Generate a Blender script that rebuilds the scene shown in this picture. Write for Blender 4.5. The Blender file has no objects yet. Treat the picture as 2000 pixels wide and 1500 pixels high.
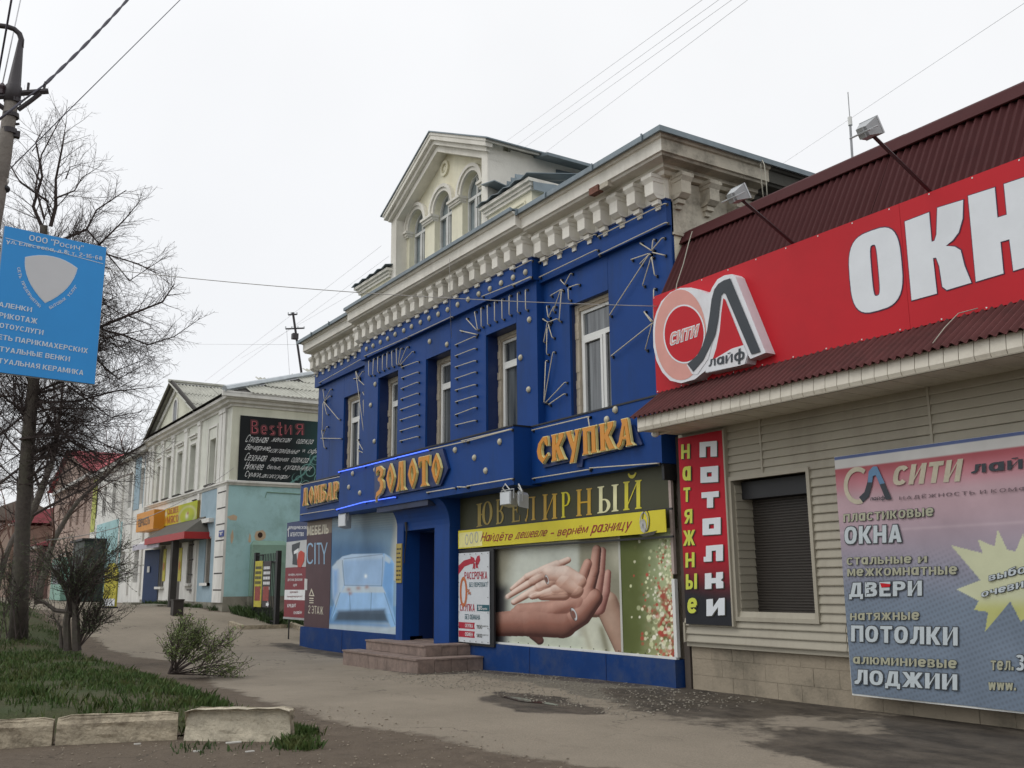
import bpy, bmesh, math, random
import numpy as np
from mathutils import Vector, Matrix
random.seed(7); rng = np.random.default_rng(7)
sc = bpy.context.scene; COL = sc.collection
# ------------------------------------------------------------------ camera, sky, sun, exposure
CAMZ = 1.5; FPX = 1900.0
YAW, PIT, ROL = (math.radians(a) for a in (32.44, 11.60, -0.49))
_f = np.array([-math.cos(YAW)*math.cos(PIT), math.sin(YAW)*math.cos(PIT), math.sin(PIT)])
_r = np.cross(_f, [0, 0, 1]); _r /= np.linalg.norm(_r); _u = np.cross(_r, _f)
RR = math.cos(ROL)*_r + math.sin(ROL)*_u; UU = -math.sin(ROL)*_r + math.cos(ROL)*_u; FF = _f
cd = bpy.data.cameras.new('camera'); cam = bpy.data.objects.new('camera', cd); COL.objects.link(cam)
cd.sensor_width = 36; cd.lens = 36*FPX/2000; cd.clip_end = 2000; cd.clip_start = 0.05
m = Matrix.Identity(4)
for i in range(3):
    m[i][0] = RR[i]; m[i][1] = UU[i]; m[i][2] = -FF[i]
m[2][3] = CAMZ; cam.matrix_world = m; sc.camera = cam

world = bpy.data.worlds.new('World'); sc.world = world; world.use_nodes = True
nt = world.node_tree; nt.nodes.clear()
def N(t, **k):
    n = nt.nodes.new(t)
    for a, b in k.items(): setattr(n, a, b)
    return n
SUN_EL, SUN_AZ = 50, 200
sky = N('ShaderNodeTexSky', sky_type='NISHITA', sun_disc=False)
sky.sun_elevation = math.radians(SUN_EL); sky.sun_rotation = math.radians(SUN_AZ)
b1 = N('ShaderNodeBackground'); b1.inputs[1].default_value = 0.05
hs = N('ShaderNodeHueSaturation'); hs.inputs['Saturation'].default_value = 0.25
nt.links.new(sky.outputs[0], hs.inputs['Color']); nt.links.new(hs.outputs[0], b1.inputs[0])
tc = N('ShaderNodeTexCoord'); sep = N('ShaderNodeSeparateXYZ'); nt.links.new(tc.outputs['Generated'], sep.inputs[0])
rp = N('ShaderNodeValToRGB'); nt.links.new(sep.outputs[2], rp.inputs[0])
cr = rp.color_ramp; cr.elements[0].position = 0.0; cr.elements[0].color = (0.50, 0.505, 0.52, 1)
cr.elements[1].position = 1.0; cr.elements[1].color = (0.82, 0.825, 0.83, 1)
e = cr.elements.new(0.25); e.color = (0.58, 0.582, 0.587, 1)
e = cr.elements.new(0.55); e.color = (0.70, 0.70, 0.70, 1)
nz = N('ShaderNodeTexNoise'); nz.inputs['Scale'].default_value = 1.6; nz.inputs['Detail'].default_value = 5
nt.links.new(tc.outputs['Generated'], nz.inputs['Vector'])
mr = N('ShaderNodeMapRange'); mr.inputs['From Min'].default_value = .3; mr.inputs['From Max'].default_value = .7
mr.inputs['To Min'].default_value = .91; mr.inputs['To Max'].default_value = 1.03
nt.links.new(nz.outputs[0], mr.inputs[0])
b2 = N('ShaderNodeBackground'); nt.links.new(rp.outputs[0], b2.inputs[0]); nt.links.new(mr.outputs[0], b2.inputs[1])
ad = N('ShaderNodeAddShader'); nt.links.new(b1.outputs[0], ad.inputs[0]); nt.links.new(b2.outputs[0], ad.inputs[1])
wo = N('ShaderNodeOutputWorld'); nt.links.new(ad.outputs[0], wo.inputs[0])
sl = bpy.data.lights.new('sun', 'SUN'); sl.energy = 0.5; sl.angle = math.radians(25); sl.color = (1, .97, .93)
so = bpy.data.objects.new('sun', sl); COL.objects.link(so)
sd = Vector((math.sin(math.radians(SUN_AZ))*math.cos(math.radians(SUN_EL)), math.cos(math.radians(SUN_AZ))*math.cos(math.radians(SUN_EL)), math.sin(math.radians(SUN_EL))))
so.rotation_euler = sd.to_track_quat('Z', 'Y').to_euler()
sc.view_settings.view_transform = 'Standard'; sc.view_settings.look = 'None'
sc.view_settings.exposure = 0.25; sc.view_settings.gamma = 1; sc.view_settings.use_curve_mapping = False

# ------------------------------------------------------------------ survey helpers
def ray(px, py): return (px-1000)/FPX*RR - (py-750)/FPX*UU + FF
def W(px, py, Y):
    d = ray(px, py); t = Y/d[1]; return float(t*d[0]), float(CAMZ+t*d[2])
def WX(px, py, Y): return W(px, py, Y)[0]
def WZ(px, py, Y): return W(px, py, Y)[1]
def SX(px, py, X):
    d = ray(px, py); t = X/d[0]; return float(t*d[1]), float(CAMZ+t*d[2])
def R3(px, py, t):
    d = ray(px, py); return Vector((t*d[0], t*d[1], CAMZ+t*d[2]))
def proj(X, Y, Z):
    z = X*FF[0]+Y*FF[1]+(Z-CAMZ)*FF[2]
    return 1000+FPX*(X*RR[0]+Y*RR[1]+(Z-CAMZ)*RR[2])/z, 750-FPX*(X*UU[0]+Y*UU[1]+(Z-CAMZ)*UU[2])/z
def sst(a, b, x):
    t = np.clip((x-a)/(b-a), 0, 1); return t*t*(3-2*t)
def gz(X, Y):
    s = -np.asarray(X, float)
    return -.15*sst(11, 20, s) + .9*sst(25, 36, s)
def G(px, py, off=0):
    d = ray(px, py); t = 5.0
    z = 0
    for _ in range(60):
        t = (z+off-CAMZ)/d[2]; z = .6*z+.4*float(gz(t*d[0], 0))
    return float(t*d[0]), float(t*d[1])

# ------------------------------------------------------------------ materials
def lin(h):
    h = h.lstrip('#'); v = [int(h[i:i+2], 16)/255 for i in (0, 2, 4)]
    return tuple(x/12.92 if x <= .04045 else ((x+.055)/1.055)**2.4 for x in v)
MATS = {}
def mat(name, hx, rough=.7, metal=0, var=.12, scale=3, bump=.0, bscale=40, dirt=None, damt=.5, dscale=1.2, streak=0, spec=.5, emit=None):
    if name in MATS: return MATS[name]
    M = bpy.data.materials.new(name); M.use_nodes = True; t = M.node_tree; n = t.nodes; L = t.links
    b = n['Principled BSDF']; c = lin(hx) if isinstance(hx, str) else hx
    b.inputs['Roughness'].default_value = rough; b.inputs['Metallic'].default_value = metal
    b.inputs['Specular IOR Level'].default_value = spec
    g = n.new('ShaderNodeNewGeometry')
    nz = n.new('ShaderNodeTexNoise'); nz.inputs['Scale'].default_value = scale; nz.inputs['Detail'].default_value = 6
    nz.inputs['Roughness'].default_value = .65
    L.new(g.outputs['Position'], nz.inputs['Vector'])
    mx = n.new('ShaderNodeMix'); mx.data_type = 'RGBA'
    mx.inputs[6].default_value = (*[x*(1-var) for x in c], 1); mx.inputs[7].default_value = (*[min(1, x*(1+var)) for x in c], 1)
    mrr = n.new('ShaderNodeMapRange'); mrr.inputs['From Min'].default_value = .3; mrr.inputs['From Max'].default_value = .7
    L.new(nz.outputs[0], mrr.inputs[0]); L.new(mrr.outputs[0], mx.inputs[0])
    out = mx.outputs[2]
    if dirt:
        mp = n.new('ShaderNodeMapping'); L.new(g.outputs['Position'], mp.inputs[0])
        mp.inputs['Scale'].default_value = (1, 1, .18 if streak else 1)
        n2 = n.new('ShaderNodeTexNoise'); n2.inputs['Scale'].default_value = dscale; n2.inputs['Detail'].default_value = 8
        n2.inputs['Roughness'].default_value = .72; L.new(mp.outputs[0], n2.inputs['Vector'])
        r2 = n.new('ShaderNodeMapRange'); r2.inputs['From Min'].default_value = .48; r2.inputs['From Max'].default_value = .72
        r2.inputs['To Max'].default_value = damt; L.new(n2.outputs[0], r2.inputs[0])
        m2 = n.new('ShaderNodeMix'); m2.data_type = 'RGBA'; L.new(r2.outputs[0], m2.inputs[0]); L.new(out, m2.inputs[6])
        m2.inputs[7].default_value = (*lin(dirt), 1); out = m2.outputs[2]
    L.new(out, b.inputs['Base Color'])
    if bump:
        n3 = n.new('ShaderNodeTexNoise'); n3.inputs['Scale'].default_value = bscale; n3.inputs['Detail'].default_value = 5
        L.new(g.outputs['Position'], n3.inputs['Vector'])
        bp = n.new('ShaderNodeBump'); bp.inputs['Strength'].default_value = bump; bp.inputs['Distance'].default_value = .02
        L.new(n3.outputs[0], bp.inputs['Height']); L.new(bp.outputs[0], b.inputs['Normal'])
    if emit:
        b.inputs['Emission Color'].default_value = (*lin(emit[0]), 1); b.inputs['Emission Strength'].default_value = emit[1]
    MATS[name] = M; return M
def attrmat(name, rough=.6, bump=.0):
    M = bpy.data.materials.new(name); M.use_nodes = True; t = M.node_tree; n = t.nodes
    a = n.new('ShaderNodeAttribute'); a.attribute_name = 'print'
    b = n['Principled BSDF']; b.inputs['Roughness'].default_value = rough; b.inputs['Specular IOR Level'].default_value = .25
    g = n.new('ShaderNodeNewGeometry')
    nz = n.new('ShaderNodeTexNoise'); nz.inputs['Scale'].default_value = 2.2; nz.inputs['Detail'].default_value = 4
    t.links.new(g.outputs['Position'], nz.inputs['Vector'])
    mx = n.new('ShaderNodeMix'); mx.data_type = 'RGBA'; mx.blend_type = 'MULTIPLY'; mx.inputs[0].default_value = .35
    t.links.new(a.outputs['Color'], mx.inputs[6]); t.links.new(nz.outputs[0], mx.inputs[7])
    t.links.new(mx.outputs[2], b.inputs['Base Color'])
    bp = n.new('ShaderNodeBump'); bp.inputs['Strength'].default_value = .25; bp.inputs['Distance'].default_value = .05
    t.links.new(nz.outputs[0], bp.inputs['Height']); t.links.new(bp.outputs[0], b.inputs['Normal'])
    return M
PRINT = attrmat('printed_vinyl')

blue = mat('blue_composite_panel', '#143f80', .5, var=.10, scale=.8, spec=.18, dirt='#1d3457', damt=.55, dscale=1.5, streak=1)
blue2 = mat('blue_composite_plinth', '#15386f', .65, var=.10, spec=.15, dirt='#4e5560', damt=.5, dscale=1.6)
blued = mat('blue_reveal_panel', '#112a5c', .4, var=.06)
black = mat('black_flashing', '#17181c', .5)
white = mat('white_pvc', '#d9dad6', .4, var=.03, dirt='#a8a69c', damt=.3)
beige = mat('beige_reveal_plaster', '#b6ab98', .9, bump=.4, bscale=30, dirt='#7b6f5f')
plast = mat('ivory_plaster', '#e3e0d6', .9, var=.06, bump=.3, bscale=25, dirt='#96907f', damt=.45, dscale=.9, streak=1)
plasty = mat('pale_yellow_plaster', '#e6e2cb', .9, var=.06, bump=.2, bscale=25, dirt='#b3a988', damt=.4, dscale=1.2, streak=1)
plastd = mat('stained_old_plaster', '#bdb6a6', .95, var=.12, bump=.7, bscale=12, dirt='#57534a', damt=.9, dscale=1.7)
zinc = mat('weathered_zinc_sheet', '#78848a', .45, metal=.35, var=.12, dirt='#4d565a', damt=.6)
glassm = mat('window_glass', '#3f484c', .07, var=.2, scale=1.2, spec=.9)
def _curt(M):
    t = M.node_tree; n = t.nodes; b = n['Principled BSDF']; g = n.new('ShaderNodeNewGeometry'); mp = n.new('ShaderNodeMapping'); mp.inputs['Scale'].default_value = (9, 9, .35)
    t.links.new(g.outputs['Position'], mp.inputs[0]); z = n.new('ShaderNodeTexNoise'); z.inputs['Scale'].default_value = 1.3; z.inputs['Detail'].default_value = 3; t.links.new(mp.outputs[0], z.inputs['Vector'])
    r = n.new('ShaderNodeValToRGB'); r.color_ramp.elements[0].position = .36; r.color_ramp.elements[0].color = (.018, .022, .025, 1); r.color_ramp.elements[1].position = .68; r.color_ramp.elements[1].color = (.15, .165, .17, 1)
    t.links.new(z.outputs[0], r.inputs[0]); t.links.new(r.outputs[0], b.inputs['Base Color'])
_curt(glassm)
glassd = mat('dark_window_glass', '#22272b', .08, var=.3, scale=2, spec=.8)
tubem = mat('unlit_neon_glass', '#c2bba8', .35, var=.05)
tubelit = mat('lit_blue_neon', '#5f86ff', .4, emit=('#4467ff', 1.3))
bulbm = mat('frosted_bulb_cap', '#b9b39d', .3, var=.2, scale=20)
gold = mat('gold_letter_face', '#c9851f', .35, metal=.0, var=.06)
goldl = mat('pale_gold_letter_edge', '#e6dc9a', .3, metal=.0, var=.1)
steps_m = mat('worn_red_granite_tile', '#85746b', .75, var=.22, scale=9, bump=.3, bscale=60, dirt='#4a4039', damt=.6, dscale=2.5)
brownm = mat('brown_corrugated_sheet', '#482324', .75, spec=.2, var=.15, scale=2, dirt='#3a2222', damt=.5, dscale=2)
brownl = mat('brown_awning_sheet', '#5c3736', .8, spec=.2, var=.15, scale=2, dirt='#43302e', damt=.6, dscale=3)
redm = mat('red_sign_face', '#bb1a26', .5, spec=.25, var=.05, scale=1, dirt='#a81c26', damt=.4, dscale=.7)
siding = mat('beige_vinyl_siding', '#a29c8c', .55, var=.06, scale=1.5, dirt='#7d7466', damt=.45, dscale=1.4, streak=1)
fasm = mat('cream_fascia_board', '#d2ccbd', .5, var=.06, dirt='#8d8574', damt=.5, dscale=3)
whitel = mat('white_vinyl_letter', '#d8dde1', .4, var=.04)
dark = mat('black_steel', '#1a1b1e', .5)
shutm = mat('dark_roller_shutter', '#37322d', .5, var=.1)
blockm = mat('concrete_plinth_block', '#968b79', .9, var=.12, scale=4, bump=.4, bscale=30, dirt='#3f3d33', damt=.9, dscale=1.0)
lampm = mat('grey_lamp_housing', '#a9acad', .4, metal=.3, var=.08)
lampg = mat('lamp_front_glass', '#c4c9cc', .12, var=.05)

# ------------------------------------------------------------------ mesh builder
class MB:
    def __init__(s): s.v = []; s.f = []
    def add(s, vs, fs):
        o = len(s.v); s.v += [tuple(map(float, v)) for v in vs]; s.f += [tuple(o+i for i in f) for f in fs]; return s
    def box(s, x0, x1, y0, y1, z0, z1):
        if x0 > x1: x0, x1 = x1, x0
        if y0 > y1: y0, y1 = y1, y0
        if z0 > z1: z0, z1 = z1, z0
        return s.add([(x0,y0,z0),(x1,y0,z0),(x1,y1,z0),(x0,y1,z0),(x0,y0,z1),(x1,y0,z1),(x1,y1,z1),(x0,y1,z1)],
            [(0,3,2,1),(4,5,6,7),(0,1,5,4),(1,2,6,5),(2,3,7,6),(3,0,4,7)])
    def prism(s, pts, a, b):
        """pts: list of 3D points (planar); a,b: offset vectors -> closed solid"""
        n = len(pts); A = [Vector(p)+Vector(a) for p in pts]; B = [Vector(p)+Vector(b) for p in pts]
        return s.add(A+B, [tuple(range(n))[::-1], tuple(range(n, 2*n))]+[(i, (i+1) % n, n+(i+1) % n, n+i) for i in range(n)])
    def xz(s, pts, y0, y1): return s.prism([(x, 0, z) for x, z in pts], (0, y0, 0), (0, y1, 0))
    def yz(s, pts, x0, x1): return s.prism([(0, y, z) for y, z in pts], (x0, 0, 0), (x1, 0, 0))
    def tube(s, pts, r, n=6, cap=True):
        pts = [Vector(p) for p in pts]
        rs = r if isinstance(r, (list, tuple)) else [r]*len(pts)
        o = len(s.v); up = Vector((.13, .21, .97))
        for i, p in enumerate(pts):
            d = (pts[min(i+1, len(pts)-1)]-pts[max(i-1, 0)])
            if d.length < 1e-9: d = Vector((0, 0, 1))
            d.normalize(); a = d.cross(up)
            if a.length < .05: a = d.cross(Vector((1, 0, 0)))
            a.normalize(); b = d.cross(a)
            for k in range(n):
                t = 2*math.pi*k/n; q = p+(a*math.cos(t)+b*math.sin(t))*rs[i]; s.v.append(tuple(q))
        for i in range(len(pts)-1):
            for k in range(n):
                s.f.append((o+i*n+k, o+i*n+(k+1) % n, o+(i+1)*n+(k+1) % n, o+(i+1)*n+k))
        if cap:
            s.f.append(tuple(o+k for k in range(n))[::-1]); e_ = o+(len(pts)-1)*n; s.f.append(tuple(e_+k for k in range(n)))
        return s
    def sphere(s, c, r, n=8, m_=5, sq=(1, 1, 1)):
        vs = [(c[0]+r*sq[0]*math.cos(2*math.pi*i/n)*math.sin(math.pi*j/m_), c[1]+r*sq[1]*math.sin(2*math.pi*i/n)*math.sin(math.pi*j/m_), c[2]+r*sq[2]*math.cos(math.pi*j/m_)) for j in range(1, m_) for i in range(n)]
        vs += [(c[0], c[1], c[2]+r*sq[2]), (c[0], c[1], c[2]-r*sq[2])]; T = len(vs)-2
        fs = [(j*n+i, (j+1)*n+i, (j+1)*n+(i+1) % n, j*n+(i+1) % n) for j in range(m_-2) for i in range(n)]
        fs += [(T, i, (i+1) % n) for i in range(n)]+[(T+1, (m_-2)*n+(i+1) % n, (m_-2)*n+i) for i in range(n)]
        return s.add(vs, fs)
def wpos(o):
    p = Vector((0, 0, 0))
    while o: p += o.location; o = o.parent
    return p
def part(name, mb, material, parent=None, smooth=False, label=None, stuff=False, recalc=True):
    me = bpy.data.meshes.new(name); off = wpos(parent)
    me.from_pydata([(v[0]-off.x, v[1]-off.y, v[2]-off.z) for v in mb.v], [], mb.f)
    if recalc and len(mb.f) < 60000:
        bm = bmesh.new(); bm.from_mesh(me); bmesh.ops.recalc_face_normals(bm, faces=bm.faces); bm.to_mesh(me); bm.free()
    me.materials.append(material)
    if smooth: me.polygons.foreach_set('use_smooth', [True]*len(me.polygons))
    o = bpy.data.objects.new(name, me); COL.objects.link(o)
    if parent: o.parent = parent
    if label: o['label'] = label
    if stuff: o['kind'] = 'stuff'
    return o
def clone(o, delta, parent=None):
    c = o.copy(); COL.objects.link(c); c.location = o.location+Vector(delta)
    if parent: c.parent = parent
    return c
def thing(name, label, cat, loc=(0, 0, 0), group=None):
    o = bpy.data.objects.new(name, None); COL.objects.link(o); o.location = loc; o.empty_display_size = .2
    o['label'] = label; o['category'] = cat
    if group: o['group'] = group
    return o
def tag(o, label, cat, group=None):
    o['label'] = label; o['category'] = cat
    if group: o['group'] = group
    return o
def struct(name, mb, material, smooth=False):
    o = part(name, mb, material, None, smooth); o['kind'] = 'structure'; return o
class Fr:
    """a wall frame: p(u,v,d) -> point"""
    def __init__(s, O, U, V): s.O = Vector(O); s.U = Vector(U).normalized(); s.V = Vector(V).normalized(); s.N = s.U.cross(s.V)
    def p(s, u, v, d=0): return s.O+s.U*u+s.V*v+s.N*d
def FY(Y): return Fr((0, Y, 0), (1, 0, 0), (0, 0, 1))      # street facades, normal towards -Y
def fbox(mb, F, u0, u1, v0, v1, d0, d1):
    ps = [F.p(u, v, d) for d in (d0, d1) for (u, v) in ((u0, v0), (u1, v0), (u1, v1), (u0, v1))]
    return mb.add(ps, [(0,3,2,1),(4,5,6,7),(0,1,5,4),(1,2,6,5),(2,3,7,6),(3,0,4,7)])
def fpoly(mb, F, pts, d0, d1):
    mb.prism([F.p(u, v) for u, v in pts], F.N*d0, F.N*d1); return mb
def _glyph(ch, t, h):
    """sans letter drawn from strokes; returns (list of convex polygons, width); box 0..w x 0..1"""
    P = []; w = 1.0
    def B(x0, x1, y0, y1): P.append([(x0, y0), (x1, y0), (x1, y1), (x0, y1)])
    def V(x, y0=0, y1=1, k=t): B(x, x+k, y0, y1)
    def D(x0, y0, x1, y1, k=None): k = k or t*1.05; P.append([(x0, y0), (x0+k, y0), (x1+k, y1), (x1, y1)])
    def R(cx, cy, rx, ry, a0=0, a1=360, kx=None, ky=None):
        kx = kx or t; ky = ky or h; n = max(4, int(abs(a1-a0)/22)); pw = .8
        def pt(a, rx, ry):
            c, s = math.cos(math.radians(a)), math.sin(math.radians(a)); return (cx+rx*math.copysign(abs(c)**pw, c), cy+ry*math.copysign(abs(s)**pw, s))
        for i in range(n):
            a, b = a0+(a1-a0)*i/n, a0+(a1-a0)*(i+1)/n; P.append([pt(a, rx, ry), pt(b, rx, ry), pt(b, rx-kx, ry-ky), pt(a, rx-kx, ry-ky)])
    lower = ch.islower(); c = ch.upper(); small = lower
    if ch == 'а': w = .9; R(.42, .36, .42, .36, 0, 360); V(.9-t, 0, .72); return P, w
    if ch == 'б': w = .92; R(.46, .36, .46, .36); P.append([(0, .36), (t, .36), (t*1.3, .8), (.1, .84)]); P.append([(.1, .76), (.84, .9), (.84, 1.0), (.08, .86)]); return P, w
    if ch in 'её': 
        w = .9; R(.45, .36, .45, .36, 0, 325); B(t*.8, .9-t*.3, .36-h*.45, .36+h*.45)
        if ch == 'ё': B(.2, .2+t*.8, .82, .94); B(.7-t*.8, .7, .82, .94)
        return P, w
    if ch == 'р': w = .9; V(0, -.28, .72); R(.46, .36, .44, .36); return P, w
    if ch == 'у': w = .92; D(.30, -.28, .92-t, .72); D(.42-t*.2, .1, 0, .72); return P, w
    if ch == 'ф': w = 1.3; V(.65-t/2, -.28, .98); R(.65, .36, .62, .36); return P, w
    if ch == 's': w = .75; R(.37, .53, .37, .19, 30, 270); R(.37, .19, .37, .19, -150, 90); return P, w
    if ch == 't': w = .6; V(.18, 0, .95); B(0, .6, .72-h, .72); B(.18, .6, 0, h); return P, w
    if ch == 'e': w = .85; R(.42, .36, .42, .36, 0, 325); B(t*.8, .85-t*.3, .36-h*.4, .36+h*.4); return P, w
    if ch == 'w': w = 1.2; D(.3-t/2, 0, 0, .72); D(.3-t/2, 0, .6-t/2, .72); D(.9-t/2, 0, .6-t/2, .72); D(.9-t/2, 0, 1.2-t, .72); return P, w
    if ch == 'и' or ch == 'и'.upper() or c == 'Й':
        V(0); V(1-t); P.append([(t*.9, .12), (1-t*.9, .88-.0), (1-t*.9, .98), (t*.9, .30)] if t > .25 else [(t, .1), (1-t, .78), (1-t, .96), (t, .28)])
        if c == 'Й': R(.5, 1.24, .24, .14, 190, 350, t*.6, h*.7)
    elif c == 'А': P.append([(0, 0), (t*1.05, 0), (.5+t*.25, 1), (.5-t*.55, 1)]); P.append([(1, 0), (1-t*1.05, 0), (.5-t*.25, 1), (.5+t*.55, 1)]); B(.22, .78, .2, .2+h)
    elif c == 'Б': w = .95; V(0); B(t, .9, 1-h, 1); R(.45, .3, .5, .3, -90, 90); B(t*.5, .5, .6-h, .6); B(t*.5, .5, 0, h)
    elif c in 'ВB': w = .95; V(0); R(.45, .75, .45, .25, -90, 90); R(.45, .28, .5, .28, -90, 90); B(t*.5, .5, 1-h, 1); B(t*.5, .5, .5, .5+h*.6); B(t*.5, .5, 0, h)
    elif c == 'Г': w = .8; V(0); B(t, .8, 1-h, 1)
    elif c == 'Д': w = 1.1; V(.95-t, h, 1); P.append([(.12, h), (.12+t, h), (.3+t, 1), (.3, 1)]); B(.3+t*.5, .95-t, 1-h, 1); B(0, 1.1, 0, h); B(0, t*.7, -.16, 0); B(1.1-t*.7, 1.1, -.16, 0)
    elif c in 'ЕЁE':
        w = .85; V(0); B(t, .82, 1-h, 1); B(t, .76, .5-h/2, .5+h/2); B(t, .85, 0, h)
        if c == 'Ё': B(.2, .2+t*.7, 1.1, 1.25); B(.65-t*.7, .65, 1.1, 1.25)
    elif c == 'Ж': w = 1.45; V(.725-t/2); D(.0, 0, .5-t*.3, .5); D(.5-t*.3, .5, .0, 1); D(1.45-t*1.05, 0, .95-t*.7, .5); D(.95-t*.7, .5, 1.45-t*1.05, 1); B(.45, 1.0, .42, .58)
    elif c == 'З': w = .9; R(.42, .75, .44, .25, -90, 140); R(.42, .27, .48, .27, -140, 90)
    elif c == 'К': V(0); D(t*.8, .46, .98-t*1.05, 1, t*1.1); D(.98-t*1.05, 0, t*.8, .56, t*1.1)
    elif c == 'Л': w = 1.02; V(1.02-t); B(.3, 1.0-t, 1-h, 1); P.append([(.28, 1), (.28+t, 1), (.22+t, .3), (.24, .25)]); P.append([(.24, .3), (.22+t, .3), (.12+t*.6, 0), (0, 0), (0, h)])
    elif c == 'М': w = 1.25; V(0); V(1.25-t); P.append([(t*.4, 1), (t*1.2, 1), (.625+t*.4, .1), (.625-t*.4, .1)]); P.append([(1.25-t*.4, 1), (1.25-t*1.2, 1), (.625-t*.4, .1), (.625+t*.4, .1)])
    elif c == 'Н': V(0); V(1-t); B(t, 1-t, .5-h/2, .5+h/2)
    elif c in 'О0': w = 1.02 if c == 'О' else .85; R(w/2, .5, w/2, .5)
    elif c == 'П': V(0); V(1-t); B(t, 1-t, 1-h, 1)
    elif c == 'Р': w = .92; V(0); R(.44, .7, .48, .3, -90, 90); B(t*.5, .45, 1-h, 1); B(t*.5, .45, .4, .4+h)
    elif c in 'СC': w = .95; R(.5, .5, .5, .5, 38, 322)
    elif c in 'ТT': w = .92; V(.46-t/2, 0, 1-h); B(0, .92, 1-h, 1)
    elif c == 'У': D(.2, 0, 1-t*1.05, 1); D(.42, .36, 0, 1)
    elif c == 'Y': V(.5-t/2, 0, .5); D(.5-t*.55, .45, 0, 1); D(.5-t*.5, .45, 1-t*1.05, 1)
    elif c == 'Ф': w = 1.3; V(.65-t/2); R(.65, .52, .65, .36)
    elif c == 'Х': D(0, 0, 1-t*1.1, 1, t*1.1); D(1-t*1.1, 0, 0, 1, t*1.1)
    elif c == 'Ц': w = 1.08; V(0); V(.95-t); B(t, .95-t, 0, h); B(.95-t*.5, 1.08, -.2, h)
    elif c == 'Ч': w = .95; V(.95-t); V(0, .5, 1); B(t*.5, .95-t, .4, .4+h)
    elif c in 'ШЩ': w = 1.4; V(0); V(.7-t/2); V(1.4-t); B(t, 1.4-t, 0, h)
    elif c == 'Ь': w = .92; V(0); R(.44, .3, .48, .3, -90, 90); B(t*.5, .45, 0, h); B(t*.5, .45, .6-h, .6)
    elif c == 'Ы': w = 1.25; V(0); R(.38, .3, .42, .3, -90, 90); B(t*.5, .4, 0, h); B(t*.5, .4, .6-h, .6); V(1.25-t)
    elif c == 'Э': w = .95; R(.45, .5, .5, .5, -142, 142); B(.3, .9-t*.5, .5-h/2, .5+h/2)
    elif c == 'Ю': w = 1.35; V(0); B(t, .5, .5-h/2, .5+h/2); R(.88, .5, .47, .5)
    elif c == 'Я': w = .92; V(.92-t); R(.48, .7, .48, .3, 90, 270); B(.45, .92-t*.5, 1-h, 1); B(.45, .92-t*.5, .4, .4+h); D(0, 0, .36, .44)
    elif c in 'I': w = t; V(0)
    elif c == '1': w = .5; V(.5-t); P.append([(0, .7), (.5-t, .84), (.5-t*.5, 1), (0, .84)])
    elif c == '2': w = .85; R(.42, .72, .42, .28, -20, 170); D(0, h*.8, .6-t*.3, .62, t*1.2); B(0, .85, 0, h)
    elif c == '3': w = .85; R(.4, .75, .42, .25, -90, 150); R(.4, .27, .45, .27, -150, 90)
    elif c == '4': w = .9; V(.75-t); B(0, .9, .2, .2+h); D(0, .25, .75-t*1.3, 1, t)
    elif c == '5': w = .85; B(.1, .8, 1-h, 1); V(.08, .5, 1-h, t); R(.4, .31, .45, .31, -150, 100)
    elif c in '69': w = .85; s_ = c == '9'; R(.42, .68 if s_ else .32, .42, .32); V(.84-t if s_ else 0, .2 if s_ else .3, .7 if s_ else .8); R(.42, .32 if s_ else .68, .42, .32, -140 if s_ else 40, 0 if s_ else 180)
    elif c == '8': w = .85; R(.42, .75, .38, .25); R(.42, .28, .42, .28)
    elif c == '-' or c == '–': w = .5; B(0, .5, .4, .4+h)
    elif c == '.': w = t*1.1; B(0, w, 0, t*.9)
    elif c == ',': w = t*1.1; B(0, w, 0, t*.9); P.append([(t*.4, 0), (w, 0), (t*.4, -.18), (0, -.18)])
    elif c in ':;': w = t*1.1; B(0, w, 0, t*.9); B(0, w, .5, .5+t*.9)
    elif c == '!': w = t*1.1; B(0, w, 0, t*.9); B(0, w, .3, 1)
    elif c == '"': w = .45; B(0, .15, .7, 1); B(.3, .45, .7, 1)
    elif c == '/': w = .6; D(0, 0, .6-t, 1, t*.8)
    elif c == '%': w = 1.1; D(.3, 0, .6, 1, t*.7); R(.25, .75, .25, .25, 0, 360, t*.7, h*.7); R(.85, .25, .25, .25, 0, 360, t*.7, h*.7)
    else: B(0, .8, 0, h)
    if small and c not in '"': P = [[(x*.86, y*.72) for x, y in p] for p in P]; w *= .86
    return P, w
def txt(body, F, u0, v0, u1, v1, d, material, parent, offset=.0, shear=0, space=1., name='lettering', warp=None, grow=0, label=None):
    t = min(.40, max(.10, .17+offset*2.3)); h = min(.26, max(.07, t*.62)); x = 0; L = []; gap = .16*space**2
    for ch in body:
        if ch == ' ': x += .45; continue
        P, w = _glyph(ch, t, h); L += [(k, [(a+x, b) for a, b in p]) for k, p in enumerate(P)]; x += w+gap
    X = [a for _, p in L for a, b in p]; Y = [b for _, p in L for a, b in p]
    lx, hx, ly, hy = min(X), max(X), min(Y), max(Y); mb = MB(); g = grow*(hy-ly)
    sh = [(0, 0)] if not grow else [(-g, -g), (g, -g), (g, g), (-g, g)]
    for q, (sx, sy) in enumerate(sh):
        for k, p in L:
            pts = []
            for a, b in p:
                a = (a+sx-lx)/(hx-lx); b = (b+sy-ly)/(hy-ly); xx = u0+a*(u1-u0); yy = v0+b*(v1-v0); xx += shear*(yy-v0)
                if warp: xx, yy = warp(xx, yy)
                pts.append(F.p(xx, yy, d+.00025*k+.0006*q))
            e1 = pts[1]-pts[0]; e2 = pts[2]-pts[0]
            if e1.cross(e2).dot(F.N) < 0: pts = pts[::-1]
            mb.add(pts, [tuple(range(len(pts)))])
    return part(name, mb, material, parent, recalc=False, label=label)
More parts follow.
